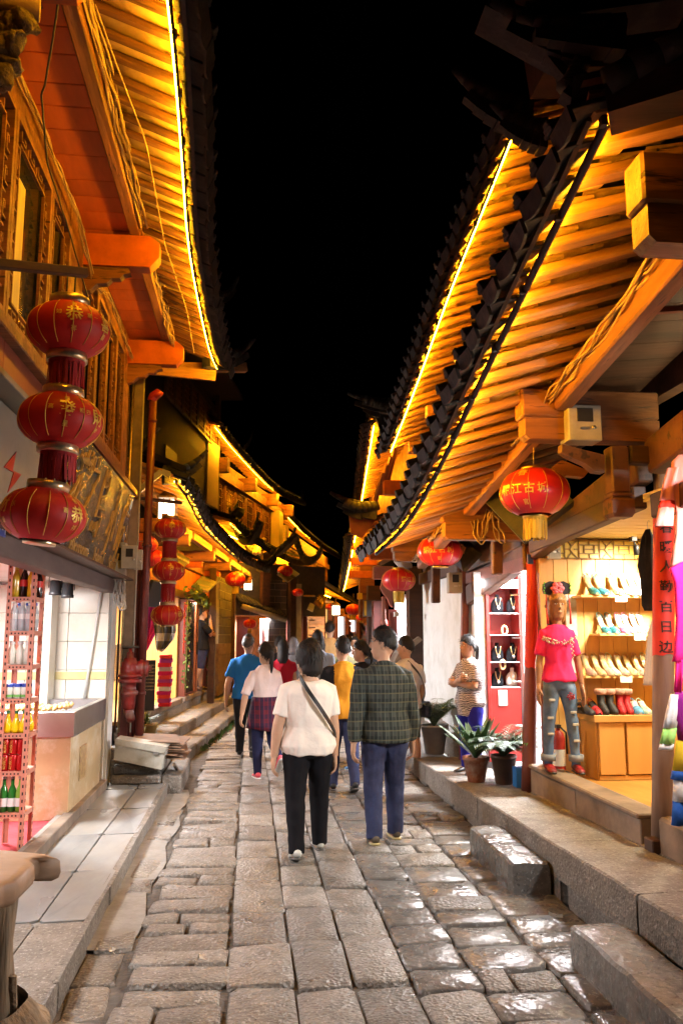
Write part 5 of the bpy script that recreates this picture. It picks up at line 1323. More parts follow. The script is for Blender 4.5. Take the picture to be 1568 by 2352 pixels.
for i, (px, py, bm) in enumerate(((1143, 1408, BLACK), (1178, 1408, BLACK), (1143, 1458 + 50, BLACK), (1178, 1458 + 50, BLACK), (1143, 1577, BLACK), (1178, 1577, WHITE))):
    py = (1457, 1457, 1519, 1519, 1577, 1577)[i] - (48 if i < 2 else 0) if False else (1407, 1407, 1519, 1519, 1577, 1577)[i]
    c = pY(px, py, yy + .12); h = .21
    t = thing('necklace_bust', '%s velvet bust with a pale pendant necklace on the %s cabinet shelf, %s side' % ('black' if bm is BLACK else 'white', ('top', 'middle', 'bottom')[i // 2], ('left', 'right')[i % 2]), 'necklace display', c, 'necklace busts in the cabinet')
    mb = MB(); mb.loft([[c + V(w * math.cos(a), .03 + d * math.sin(a), z) for a in [2 * math.pi * k / 12 for k in range(12)]] for (z, w, d) in ((0, .06, .02), (.04, .075, .03), (.11, .072, .034), (.145, .05, .03), (.165, .024, .022), (h, .022, .02))], 0, True); mb.build('bust', mat('black_velvet_bust', (.008, .008, .01), rough=.95, var=.1, bump=0, spec=.1) if bm is BLACK else bm, t)
    mb = MB(); pts = [c + V(.03 * math.cos(a) * (1 + .2 * math.sin(a)), -.012, .15 + .1 * min(0, math.sin(a)) * 1 + .02) for a in [math.pi * (1 + k / 12) for k in range(13)]]; mb.tube(pts, .005, 5); mb.build('necklace_chain', NECK, t)
    mb = MB(); mb.lathe(c + V(0, -.02, .055), [(.001, -.022), (.016, -.008), (.016, .008), (.001, .02)], 8); mb.build('pendant', JADE, t)
for i, (px, py) in enumerate(((1158, 1458), (1154, 1537))):
    c = pY(px, py, yy + .05); mb = MB(); mb.tube([c + V(.03 * math.cos(a), 0, .05 + .05 * math.sin(a)) for a in [2 * math.pi * k / 12 for k in range(13)]], .012, 6); tag(mb.build('bracelet', NECK), ['gold beaded ring on the upper cabinet shelf between the busts', 'pale beaded ring on the lower cabinet shelf between the busts'][i], 'bracelet', 'beaded rings in the cabinet')
t = thing('glass_display_case', 'narrow glass display case with steel frame behind the second right post', 'display case', (2.75, 8.2, .3))
xa, xb = pY(1197, 1500, 8.3).x, pY(1216, 1500, 8.3).x
for x in (xa, xb + .25):
    mb = MB(); mb.box2((x - .012, 8.28, .3), (x + .012, 8.31, 2.3)); mb.build('steel_post', STEEL, t)
for z in (.3, .75, 1.2, 1.65, 2.1):
    mb = MB(); mb.box2((xa, 8.3, z), (xb + .25, 8.6, z + .012)); mb.build('glass_shelf', MATS['pale_glass_shelf'], t)
mb = MB(); mb.box2((xa + .012, 8.29, .32), (xb + .238, 8.294, 2.28)); mb.build('pane', GLASS, t)
mb = MB(); mb.box2((2.6, 7.7, 2.3), (2.68, 9.9, 2.44), 0, .01); mb.build('door_lintel', WOODR, R1)
mb = MB(); mb.box2((2.655, 7.7, 2.445), (2.67, 9.9, 3.0)); mb.build('lintel_board', WOODD, R1)
mb = MB(); mb.box2((2.66, 9.68, .2), (2.72, 9.9, 2.3)); mb.build('shop_side_panel', WHL, R1)
for k, (px, py) in enumerate(((1095, 1375), (1096, 1425))):
    a = pY(px, py, 9.55); mb = MB(); mb.box2((a.x - .03, 9.56, a.z - .14), (a.x + .16, 9.57, a.z + .12)); tag(mb.build('notice_sheet', WHITE), ['upper white notice sheet pinned beside the jewellery cabinet', 'lower white notice sheet pinned beside the jewellery cabinet'][k], 'notice', 'notice sheets in the jewellery shop')
mb = MB(); p = pY(1204, 1290, 7.6); mb.box2((p.x, 7.5, p.z - .03), (p.x + .05, 7.53, p.z + .06)); tag(mb.build('number_plate', BLUE), 'tiny blue number plate under the eave by the second right post', 'number plate')
# --- white plaster wall beyond
WW = thing('plaster_wall', 'old flaking white plaster wall between the jewellery shop and the doors beyond', 'wall', (2.6, 11.2, .2))
mb = MB(); mb.box2((2.60, 10.02, .1), (2.8, 12.45, 2.45)); mb.build('plaster_face', WALLW, WW)
for k in range(8):
    y0 = 10.03 + k * .3; mb = MB(); vs, fs = stone_geo(y0, y0 + .29, .12, .12 + R_.uniform(.3, .45), 0, .1, .015, .0, .015); mb.add([V(2.585 - p.z * .4, p.x, p.y) for p in vs], fs); mb.build('base_stone', KERB, WW, fixn=True)
mb = MB(); mb.box2((2.55, 9.98, 2.45), (2.9, 12.5, 2.62), 0, .01); mb.build('wall_top_beam', WOODD, WW)
mb = MB(); mb.box2((2.62, 9.98, 2.63), (2.9, 12.5, 3.6)); mb.build('wall_upper_boards', WOODD, WW)
# --- potted plants
def pot(mb, c, r0, r1, h, n=16): mb.lathe(c, [(r0 * .9, 0), (r0, .01), (r1, h - .03), (r1 * 1.06, h - .03), (r1 * 1.06, h), (r1 * .92, h), (r1 * .9, h - .03), (.001, h - .035)], n)
def blade(mb, base, d, L, w, droop, n=5):
    base = Vector(base); d = Vector(d).normalized(); side = d.cross(V(0, 0, 1))
    if side.length < .05: side = V(1, 0, 0)
    side.normalize(); pts = []
    vs = []
    for i in range(n + 1):
        t = i / n; p = base + d * L * t + V(0, 0, -droop * t * t); ww = w * (math.sin(math.pi * min(1, t * .85 + .12)) ** .8) * (1 if i < n else .05)
        k = side.cross(d) * ww * .25
        vs += [p - side * ww, p - k, p + side * ww]
    fs = []
    for i in range(n): fs += [[i * 3, i * 3 + 1, i * 3 + 4, i * 3 + 3], [i * 3 + 1, i * 3 + 2, i * 3 + 5, i * 3 + 4]]
    mb.add(vs, fs, 0, True)
def plant_pot(label, c, r0, r1, h, m, kind, group='potted plants on the right pavement'):
    t = thing('potted_plant', label, 'plant', c, group); c = Vector(c)
    mb = MB(); pot(mb, c, r0, r1, h); mb.build('pot', m, t)
    top = c + V(0, 0, h - .02)
    if kind == 'broad':
        for i in range(24):
            a = i * 2.4; d = V(math.cos(a) * .62, math.sin(a) * .62, R_.uniform(.55, 1.25)); mb = MB(); blade(mb, top, d, R_.uniform(.36, .56), .034, R_.uniform(.02, .12), 6); mb.build('leaf', LEAF, t)
    else:
        n, L, sp = {'palm': (52, .62, .95), 'thin': (30, .78, .75)}[kind]
        for i in range(n):
            a = i * 2.399 + .3; d = V(math.cos(a) * sp, math.sin(a) * sp, R_.uniform(.8, 1.6)).normalized(); Lf = L * R_.uniform(.65, 1.1); mb = MB(); pts = []
            for k in range(8):
                u = k / 7; pts.append(top + d * Lf * u + V(0, 0, -.22 * Lf * 2 * u * u))
            mb.tube(pts, [.005 * (1 - .7 * k / 7) for k in range(8)], 4)
            for k in range(2, 8):
                dd = (pts[k] - pts[k - 1]).normalized(); sd = dd.cross(V(0, 0, 1)).normalized()
                for s in (-1, 1):
                    for off in (0, .5): blade(mb, pts[k - 1].lerp(pts[k], off), sd * s * .9 + dd * .75 + V(0, 0, .1), .13 * (1.15 - .08 * k) * (L / .5), .0085, .035, 3)
            mb.build('frond', LEAF if kind == 'palm' else LEAFL if i % 3 == 0 else LEAF, t)
    return t
def on_plat(px, py, z0=.27):
    p = pz(px, py, z0); return V(p.x, p.y, plat_z(p.y))
c = on_plat(1101, 1800); plant_pot('plant with broad dark upright leaves in a terracotta pot at the pavement edge', (c.x, c.y + .12, c.z), .085, .125, .24, TERRA, 'broad')
c = on_plat(1166, 1806); plant_pot('leafy palm in a dark brown pot beside the second right post', (c.x, c.y + .12, c.z), .085, .12, .27, POTB, 'palm')
c = on_plat(998, 1732, .2); plant_pot('feathery palm in a grey pot in front of the white plaster wall', (c.x, 10.6, .2), .12, .17, .36, mat('grey_pot', (.3, .29, .27), rough=.7, var=.25, bump=.2), 'thin')
c = on_plat(1142, 1785); mb = MB(); mb.box2((c.x - .02, 7.75, .28), (c.x + .12, 7.86, .46), 0, .005); tag(mb.build('blue_carton', mat('blue_carton', (.03, .2, .55), rough=.5, var=.2, bump=.05)), 'bright blue carton tucked behind the two plant pots', 'box')
t = thing('driftwood_carving', 'dark carved driftwood figure standing beside the red cabinet', 'carving', (2.7, 9.7, .25))
mb = MB(); c = pY(1088, 1735, 9.65); pts = [c + V(.03 * math.sin(i * 1.7), .02 * math.cos(i * 2.1), i * .11) for i in range(11)]; mb.tube(pts, [.06, .07, .05, .06, .045, .06, .05, .065, .05, .06, .02], 8)
for v in mb.v: v += V(mnoise.noise(v * 20), mnoise.noise(v * 21 + V(3, 3, 3)), 0) * .03
mb.build('carved_root', WOODD, t)
# ================================================================ farther along the left side
class Frame:
    """facade frame: s along the street, o outwards to the street, z up"""
    def __init__(f, origin, deg):
        f.o = Vector(origin); a = rad(deg); f.d = V(math.sin(a), math.cos(a), 0); f.n = V(math.cos(a), -math.sin(a), 0); f.R = Matrix((f.d, -f.n, V(0, 0, 1))).transposed()
    def __call__(f, s, o=0.0, z=0.0): return f.o + f.d * s + f.n * o + V(0, 0, z)
    def box(f, mb, s0, s1, o0, o1, z0, z1, bev=0.0):
        mb.box(f((s0 + s1) / 2, (o0 + o1) / 2, (z0 + z1) / 2), (abs(s1 - s0), abs(o1 - o0), abs(z1 - z0)), f.R, 0, bev); return mb
    def part(f, name, m, parent, s0, s1, o0, o1, z0, z1, bev=0.0):
        return f.box(MB(), s0, s1, o0, o1, z0, z1, bev).build(name, m, parent)
    def spx(f, px, o=0.0, below=True):
        """distance along the facade at which the picture column px meets it"""
        d = _ray(px, 1400); p = f.o + f.n * o
        # OC + t d = p + s D (x,y)
        det = d.x * (-f.d.y) - d.y * (-f.d.x); rx, ry = p.x - OC.x, p.y - OC.y
        t = (rx * (-f.d.y) - ry * (-f.d.x)) / det; s = (d.x * ry - d.y * rx) / det
        return s, t
    def at(f, px, py, o=0.0):
        d = _ray(px, py); det = d.x * (-f.d.y) - d.y * (-f.d.x); p = f.o + f.n * o; rx, ry = p.x - OC.x, p.y - OC.y
        t = (rx * (-f.d.y) - ry * (-f.d.x)) / det; return OC + d * t
    def sz(f, px, py, o=0.0):
        q = f.at(px, py, o); return (q - f.o).dot(f.d), q.z
GREYB = mat('grey_brick', (.1, .085, .075), rough=.75, var=.3, scale=8, bump=.4, bscale=26, rnd=.18)
TUFF = mat('brown_stone_block', (.24, .15, .09), rough=.8, var=.35, scale=9, bump=.6, bscale=22, rnd=.15)
JOINT = mat('pale_mortar_joint', (.4, .37, .3), rough=.8, var=.2, bump=.2)
AMBW = mat('amber_lit_plaster', (.75, .55, .25), rough=.7, var=.08, bump=.1, bscale=12)  # amber light on the columns put into the plaster colour
DRED = mat('dark_red_door', (.2, .05, .04), rough=.45, var=.35, scale=5, bump=.1)
def blocks(parent, fr, s0, s1, o, z0, z1, h, m, w=.5, name='brick', back=JOINT, d=.03):
    fr.part('mortar_bed', back, parent, s0 + .003, s1 - .003, o - .2, o - .008, z0, z1)
    z = z0; k = 0
    while z < z1 - .03:
        zt = min(z + h, z1); s = s0 - (k % 2) * w * .5
        while s < s1 - .02:
            a, b = max(s, s0), min(s + w, s1)
            if b - a > .04:
                mb = MB(); fr.box(mb, a + .006, b - .006, o - .1, o + R_.uniform(0, .006), z + .006, zt - .006, .004); mb.build(name, m, parent)
            s += w
        z += h; k += 1
# --- second house: low eave over the scarf shop
L2E = [V(-1.02, 10.6, 3.66), V(-.92, 11.1, 3.57), V(-.84, 11.9, 3.42), V(-.77, 12.5, 3.32), V(-.67, 13.5, 3.29), V(-.44, 15.7, 3.25), V(-.29, 17.1, 3.26), V(.02, 20.0, 3.36), V(.3, 22.8, 3.5)]
F2 = Frame((-1.78, 11.0, 0), math.degrees(math.atan(.1055)))
L2 = thing('scarf_shop_house', 'low timber house with bulb-lit curved eave over the scarf shop behind the red pipes', 'building', (-1.4, 15, .3))
r2, _ = eave(L2, L2E, -F2.n, .85, .3, sp=.2, rw=.07, rh=.06, lining='sheet', led='tube', roof_len=2.2, roof_rise=1.0, tile_w=.22, tile_out=.13, tile_drop=.11, ledr=.008, ledm=LEDR, shade=(-50, 82))
mb = MB()
for i in range(70):
    p, d = poly_at(L2E, poly_len(L2E) * i / 69.5); c = p + F2.n * .09 + V(0, 0, -.02 + R_.uniform(-.012, .012)); mb.lathe(c, [(.002, -.02), (.016, -.008), (.016, .008), (.003, .02)], 5, 0, True)
mb.build('bulb_string', BULB, r2)
horn(r2, (-1.15, 10.7, 3.78), (-.62, 10.95, 4.12), .08, lift=.7); horn(r2, (-1.7, 10.75, 4.05), (-1.2, 10.5, 4.3), .06, lift=.5)
horn(r2, (.2, 22.6, 3.62), (.75, 23.3, 4.1), .1, lift=.7)
mb = MB(); a, b, c = pY(318, 1128, 10.6), pY(372, 1083, 10.6), pY(392, 1092, 10.6); mb.beam(a, b, .06, .07); mb.beam(b, c, .06, .07); mb.build('gable_coping', METER, r2)
F2.part('front_beam', WOOD, L2, -.3, 11.6, -.06, .06, 2.95, 3.2, .01)
for s in (.3, 2.0, 4.6, 6.9, 9.2, 11.2):
    mb = MB(); F2.box(mb, s - .07, s + .07, -.1, .62, 3.05, 3.24, .01); mb.build('tie_beam', WOOD, L2)
    mb = MB(); F2.box(mb, s - .05, s + .05, .02, .40, 2.93, 3.045, .01); mb.build('bracket', WOODO, L2)
for s in (.5, 2.6, 5.0, 7.3, 9.4): beam('purlin', F2(s + .05, .52, 3.29), F2(s + 2.0, .52, 3.28), .1, .12, WOOD, L2)
for i in range(24):
    s = .1 + i * .48; F2.part('wall_board', WOODO, L2, s + .004, s + .475, -.04, .0, 2.52, 2.945, .003)
F2.part('lintel', WOODD, L2, .0, 11.6, -.08, .03, 2.38, 2.51, .008)
sA, sB = 1.3, 4.9
for px in (425, 448, 500):
    s, _ = F2.spx(px); F2.part('door_post', WOODR, L2, s - .06, s + .06, -.1, .05, .3, 2.375, .008)
for (s0, s1, nm, m, o0, o1, z0, z1) in ((1.0, 5.0, 'shop_back_wall', PINE, -2.6, -2.5, .5, 2.5), (4.95, 5.05, 'shop_side_wall', PINE, -2.5, -.1, .5, 2.5), (1.0, 5.0, 'shop_ceiling', WHITE, -2.5, -.1, 2.5, 2.54), (1.0, 5.0, 'shop_floor', PINE, -2.5, -.1, .45, .5),
                                         (5.05, 9.3, 'room_back_wall', WOODR, -1.6, -1.5, .5, 2.5), (5.05, 9.3, 'room_floor', WOODD, -1.5, -.1, .45, .5)): F2.part(nm, m, L2, s0, s1, o0, o1, z0, z1)
F2.part('door_sill', WOODG, L2, .8, 4.7, -.08, .08, .46, .56, .01); F2.part('door_sill', WOODG, L2, 4.95, 9.0, -.08, .08, .46, .55, .01)
F2.part('plinth', KERB, L2, .5, 9.2, -.05, .06, .30, .455, .008)
# stone steps in front
for (o0, o1, z0, z1) in ((.05, .50, -.05, .3), (.5, .86, -.05, .15)):
    s = -.4 if z1 < .2 else -.2
    while s < 11.5:
        w = R_.uniform(.9, 1.6); mb = MB(); F2.box(mb, s + .008, s + w - .008, o0, o1 + R_.uniform(-.02, .02), z0, z1 + R_.uniform(-.01, .01), .02)
        for v in mb.v: v += V(mnoise.noise(v * 3), mnoise.noise(v * 3 + V(5, 0, 0)), mnoise.noise(v * 4) * .6) * .02
        mb.build('step_slab', KERB, L2); s += w
# scarf shop goods
def drape(name, label, pts, w, m, group, folds=6, th=.03):
    mb = MB(); n = 18; rings = []
    for p in pts:
        p = Vector(p); ring = [p + F2.d * (w * (u / n - .5)) + F2.n * (math.sin(u / n * folds * 6.28) * th) for u in range(n + 1)] ; rings.append(ring)
    mb.loft(rings, 0, True, False, False); o = mb.build(name, m); tag(o, label, 'scarf', group); return o
SCM = cloth('magenta_scarf', (.72, .06, .35)); SCW = cloth('white_scarf', (.75, .65, .68)); CHK = wave_cloth('black_white_check', [(.75, .73, .7), (.02, .02, .02), (.3, .3, .3)], [(0, .24, .5, 1, .75), (2, .24, .5, 1, .75)])
def hang_cloth(label, rows_, yy, m, group, folds=5, amp=.035, thick=.0):
    mb = MB(); rings = []; n = 26
    for r_, (xl, xr, py) in enumerate(rows_):
        a, b = pY(xl, py, yy), pY(xr, py, yy); rings.append([a.lerp(b, u / n) + V(0, math.sin(u / n * folds * 6.28 + r_ * .35) * amp + r_ * .004, .02 * math.sin(u / n * folds * 6.28 + 1 + r_ * .5)) for u in range(n + 1)])
    mb.loft(rings, 0, True, False, False); return tag(mb.build('scarf', m), label, 'scarf', group)
hang_cloth('wide magenta scarf draped in the lit doorway left of the small lantern strand', [(326, 384, 1352), (326, 380, 1380), (325, 372, 1410), (324, 366, 1440), (324, 350, 1470), (324, 338, 1494)], 13.4, SCM, 'scarves in the scarf shop')
hang_cloth('pale pink scarf hanging behind the magenta one in the doorway', [(352, 400, 1350), (354, 398, 1390), (358, 394, 1430)], 14.0, SCW, 'scarves in the scarf shop', 4)
hang_cloth('black and white checked scarf bunched below the small lantern strand', [(356, 406, 1412), (352, 404, 1432), (354, 404, 1452), (356, 398, 1470), (357, 384, 1486), (360, 372, 1497)], 13.0, CHK, 'scarves in the scarf shop', 3, .05)
t = thing('chalkboard', 'black chalk menu board leaning in the scarf shop doorway', 'board', F2(2.6, .02, .56))
a_, b_ = pY(333, 1586, 13.0), pY(358, 1516, 13.0); a_.z = .56
mb = MB(); mb.box2((a_.x, 13.0, a_.z), (b_.x, 13.03, b_.z), 0, .003); mb.build('board', BLACK, t)
mb = MB(); mb.box2((a_.x - .035, 12.99, a_.z), (a_.x - .003, 13.04, b_.z + .05), 0, .003); mb.build('wooden_frame', WOOD, t)
CHALK = mat('chalk', (.5, .42, .3), rough=.9, var=.2, bump=0)
for k in range(8): mb = MB(); put_text(mb, '今日特價圍巾', (b_.x - a_.x) * .15, V((a_.x + b_.x) / 2, 12.996, b_.z - .08 - k * .052), V(1, 0, 0), V(0, 0, 1)); mb.build('chalk_line', CHALK, t)
STK = [cloth('textile_%d' % i, c) for i, c in enumerate(((.6, .03, .06), (.5, .02, .12), (.35, .05, .25), (.55, .5, .5), (.65, .06, .05)))]
a_, b_ = pY(362, 1590, 13.6), pY(393, 1512, 13.6); z = .57; hh = (b_.z - z) / 12.2
for k in range(13):
    h = hh * R_.uniform(.85, 1.15)
    mb = MB(); mb.box2((a_.x + R_.uniform(-.015, .015), 13.6 + R_.uniform(-.02, .02), z + .0005), (b_.x + R_.uniform(-.015, .015), 13.9, z + h), 0, .007)
    for v in mb.v: v += V(0, mnoise.noise(v * 7) * .02, mnoise.noise(v * 9 + V(k, 0, 0)) * .008)
    z += h; o = mb.build('folded_textile', STK[(k * 2) % 5])
    tag(o, ['lowest', 'second', 'third', 'fourth', 'fifth', 'sixth', 'seventh', 'eighth', 'ninth', 'tenth', 'eleventh', 'twelfth', 'topmost'][k] + ' folded textile in the red stack by the scarf shop sill', 'textile', 'stack of folded textiles')
F2.part('poster_sheet', mat('cream_poster', (.75, .62, .3), rough=.6, var=.2, bump=0), L2, 1.9, 2.9, -.45, -.44, 1.0, 1.55)
# plant in pot on the step
c = F2.at(338, 1612, .3); c.z = .3; t = thing('grass_plant', 'bushy spider plant in an ochre pot on the left stone step', 'plant', c)
mb = MB(); pot(mb, c, .12, .15, .2) if 'pot' in globals() else None; mb.build('pot', mat('ochre_pot', (.35, .22, .06), rough=.5, var=.3, bump=.1), t)
mb = MB()
for i in range(90):
    an = R_.uniform(0, 6.28); sp = R_.uniform(.2, 1.2); blade(mb, c + V(0, 0, .18), V(math.cos(an) * sp, math.sin(an) * sp, R_.uniform(.4, 1.3)), R_.uniform(.18, .34), .009, R_.uniform(.05, .22), 4)
tag(mb.build('leaves', LEAFL, t), kind='stuff')
# doors beyond the scarf shop
for (px0, px1, nm) in ((431, 446, 'orange framed glass door leaf standing open left of the man in black'),):
    s0 = F2.sz(px0, 1500)[0]; s1 = F2.sz(px1, 1500)[0]; t = thing('glass_door', nm, 'door', F2(s0, 0, .55))
    F2.part('door_pane', PANE, t, s0 - .3, s1 - .16, .02, .03, .6, 2.33); F2.part('door_stile', mat('orange_stile', (.42, .14, .06), rough=.45, var=.2, bump=.05), t, s1 - .15, s1 + .15, .0, .05, .57, 2.36, .006)
    F2.part('bottom_rail', PIPE, t, s0 - .3, s1 - .16, .0, .04, .565, .6); F2.part('handle', BLACK, t, s1 - .02, s1 + .05, .052, .07, 1.3, 1.55)
s = F2.sz(426, 1400, .07)[0]; mb = F2.box(MB(), s - .05, s + .07, .055, .06, 1.35, 2.3); tag(mb.build('red_strip', PAPER), 'long red paper strip on the post between scarf shop and glass door', 'couplet')
VINE = mat('vine_leaf', (.12, .2, .05), rough=.6, var=.5, scale=9, bump=.1, rnd=.3)
def vine(label, path, n, sp, s, fl=True):
    mb = MB(); mb.tube(path, .012, 5); P = [Vector(p) for p in path]; LT = poly_len(P)
    for i in range(n):
        p, d = poly_at(P, R_.uniform(0, LT - .01)); q = p + V(R_.uniform(-sp, sp), R_.uniform(-sp, sp), R_.uniform(-sp, sp)); e = s * R_.uniform(.6, 1.3)
        a = V(R_.uniform(-1, 1), R_.uniform(-1, 1), R_.uniform(-1, 1)).normalized(); b = a.cross(V(R_.uniform(-1, 1), R_.uniform(-1, 1), .3)).normalized()
        mb.add([q - a * e, q - b * e * .6, q + a * e, q + b * e * .6], [[0, 1, 2, 3]], 1 if fl and R_.random() < .18 else 0)
    o = mb.build('climbing_vine', [VINE, mat('vine_blossom', (.5, .12, .12), rough=.6, var=.3, bump=0)]); tag(o, label, 'vine', 'vines round the left doors', 'stuff'); return o
s0 = F2.sz(438, 1320, .1)[0]; s1 = F2.sz(478, 1320, .1)[0]
vine('leafy vine trailing over the top of the left doors', [F2(s0 - .3, .12, 2.55), F2((s0 + s1) / 2, .14, 2.45), F2(s1, .12, 2.35), F2(s1 + .4, .1, 2.2)], 130, .12, .06, False)
sv = F2.sz(429, 1450, .1)[0]; vine('thin flowering vine down the post left of the orange door', [F2(sv, .1, 2.4), F2(sv + .05, .1, 1.5), F2(sv, .1, .7)], 90, .06, .035)
sv = F2.sz(483, 1450, .1)[0]; vine('thin flowering vine down the post right of the man in black', [F2(sv, .1, 2.3), F2(sv + .05, .1, 1.5), F2(sv, .1, .6)], 90, .06, .04)
F2.part('red_inner_door', DRED, L2, F2.sz(470, 1450)[0], F2.sz(484, 1450)[0], -.06, -.02, .56, 2.37)
board('grey blue shop board tilted out over the left doors', [(441, 1344), (478, 1358), (509, 1328), (474, 1315)], (16.6, 16.6, 18.2, 18.2), None, mat('blue_grey_board', (.16, .22, .25), rough=.4, var=.3, scale=6, bump=.1, dirt=(.4, .25, .12), dscale=3), None, .2)
board('small black board with pale writing behind the small lantern strand', [(398, 1290), (424, 1302), (437, 1284), (408, 1268)], (12.8, 12.8, 13.4, 13.4), '牛角梳', BDK, METER, .13)
# brick piers, dark recessed wall, lit side shop with hood
B2 = thing('brick_house', 'grey brick house with pale joints and a tiled hood over its lit doorway, left mid-distance', 'building', (0, 22, 0))
s0 = F2.sz(503, 1450, .25)[0]; s1 = F2.sz(531, 1450, .25)[0]
blocks(B2, F2, s0, s1, .25, .35, 1.5, .3, TUFF, .5, 'stone_block', TUFF); blocks(B2, F2, s0, s1, .25, 1.5, 3.0, .2, GREYB, .55)
for px in (492, 537): 
    s = F2.sz(px, 1450, .3)[0]; F2.part('timber_post', WOODD, B2, s - .12, s + .02, .2, .33, .3, 3.1); F2.part('pale_pipe', METER, B2, s + .03, s + .12, .26, .32, .3, 3.1)
FB = Frame(pY(545, 1450, 25.5), 62); FB.o.z = 0
FB.part('recessed_wall', GREYB, B2, -.3, 3.2, -.3, -.05, 2.3, 3.9); 
def hood():
    a = pY(545, 1395, 24.6); b = pY(668, 1452, 24.0); a.z = 2.85; b.z = 2.2
hood()
s0, z0 = FB.sz(548, 1400); 
FB.part('red_door_leaf', DRED, B2, FB.sz(545, 1480)[0], FB.sz(572, 1480)[0], -.08, -.03, .1, 2.25)
FB.part('lit_room_back', WHL, B2, FB.sz(560, 1480)[0], FB.sz(640, 1480)[0], -2.2, -2.15, .1, 2.4)
FB.part('pink_jamb', mat('pink_jamb', (.65, .3, .28), rough=.5, var=.1, bump=0), B2, FB.sz(600, 1480)[0], FB.sz(607, 1480)[0], -.1, .02, .1, 2.2)
s0 = FB.sz(613, 1450)[0]; s1 = FB.sz(654, 1450)[0]
blocks(B2, FB, s0, s1, .1, .9, 3.4, .2, GREYB, .42); blocks(B2, FB, s0, s1, .1, .0, .9, .3, TUFF, .42, 'stone_block', TUFF)
a = FB.at(556, 1392, .45); b = FB.at(656, 1424, .45)
mb = MB(); mb.tube([a, b], .085, 10); mb.build('pale_gutter', METER, B2)
mb = MB(); d = (b - a); k = 14
for i in range(k + 1):
    p = a + d * i / k + V(0, 0, .1); mb.tube([p, p - FB.n * .55 + V(0, 0, .33)], .055, 6); mb.lathe(p + V(0, 0, .02), [(.001, -.05), (.06, -.03), (.06, .03), (.001, .05)], 6)
mb.beam(a - FB.n * .28 + V(0, 0, .17), b - FB.n * .28 + V(0, 0, .17), .62, .05, FB.n * .33 + V(0, 0, .55)); tag(mb.build('hood_tiles', TILE, B2), kind='stuff')
s = FB.sz(600, 1330)[0]; FB.part('dark_pillar', WOODD, B2, s - .1, s + .15, .1, .3, 2.6, 4.2)
s = FB.sz(662, 1450)[0]; FB.part('timber_post', WOODD, B2, s - .1, s + .1, .1, .3, .0, 3.5); FB.part('pale_pipe', METER, B2, s + .12, s + .3, .2, .3, .0, 3.3)
# --- tall dark house behind the scarf shop
FD = Frame((-2.9, 12.5, 0), 9.5)
LD = thing('tall_dark_house', 'tall unlit two-storey house with faint lattice balustrade behind the scarf shop roof', 'building', FD(4, 0, 0))
sE = FD.sz(497, 1000)[0]
FD.part('upper_wall', mat('near_black_wood', (.03, .018, .012), rough=.7, var=.4, scale=6, bump=.4, bscale=20), LD, -.5, sE, -.3, 0, 3.0, 8.2)  # near-black wood over the whole wall
FD.part('dark_window', BLACK, LD, FD.sz(378, 1050)[0], FD.sz(405, 1050)[0], .002, .02, FD.sz(390, 1090)[1], FD.sz(390, 1030)[1])
FD.part('corner_post', WOODD, LD, sE - .25, sE, 0, .12, 3.0, 8.5); FD.part('eave_slab', WOODD, LD, -.5, sE + .3, -.3, .7, 8.5, 8.62)
zb, zt = 6.9, 7.9
n = 7
for i in range(n):
    s0 = lerp(FD.sz(372, 900)[0], sE - .3, i / n); w = (sE - .3 - FD.sz(372, 900)[0]) / n
    mb = MB(); frame_part(mb, FD(s0 + .02, .06, zb), FD.d, w - .04, zt - zb, .07, .05); f = mb.build('balustrade_panel', WOODB, LD)
    mb = MB(); bars_lattice(mb, FD(s0 + .07, .06, zb + .05), FD.d, w - .14, zt - zb - .1, 5, 6, .03); mb.build('lattice', WOOD, f)
# --- two-storey house with amber balcony windows
F3 = Frame((-.49 - .55 * math.cos(rad(15)), 24 + .55 * math.sin(rad(15)), 0), 15)
L3 = thing('balcony_house', 'two-storey house with amber lit lattice windows and a bulb-edged roof, left of the dark sky', 'building', F3(4, 0, 0))
L3E = [F3(-2.0, .5, 7.3), F3(0, .55, 7.0), F3(4, .55, 6.72), F3(7, .55, 6.8), F3(9.2, .55, 7.0)]
r3, _ = eave(L3, L3E, -F3.n, .6, .2, sp=.3, rw=.1, rh=.08, lining='sheet', led='tube', roof_len=2.6, roof_rise=1.3, singles=False, tile_w=.26, tile_out=.16, tile_drop=.14, ledr=.012, ledm=LEDF)
mb = MB()
for i in range(60):
    p, d = poly_at(L3E, poly_len(L3E) * i / 60); mb.lathe(p + F3.n * .12 + V(0, 0, R_.uniform(-.02, .03)), [(.002, -.02), (.022, -.008), (.022, .008), (.003, .02)], 5)
mb.build('bulb_string', BULB, r3)
horn(r3, F3(9.0, .6, 7.1), pY(697, 1120, 32.8), .1, lift=.9)
horn(r3, pY(560, 1025, 25), pY(582, 985, 25), .05, 'ridge_hook', lift=.8)
F3.part('upper_wall', WOOD, L3, -2.0, 9.0, -.3, -.08, 4.5, 6.9)
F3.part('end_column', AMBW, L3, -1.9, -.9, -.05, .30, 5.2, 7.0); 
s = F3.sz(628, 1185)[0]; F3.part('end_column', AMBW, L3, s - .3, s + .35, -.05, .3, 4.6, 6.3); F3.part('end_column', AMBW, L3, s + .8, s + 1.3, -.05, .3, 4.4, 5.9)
F3.part('header_beam', WOOD, L3, -.7, 9.0, -.1, .12, 6.25, 6.55, .01)
for s in (-.6, 2.55, 5.6, 8.2): F3.part('tie_beam', WOOD, L3, s - .13, s + .13, -.1, .5, 6.3, 6.72, .01)
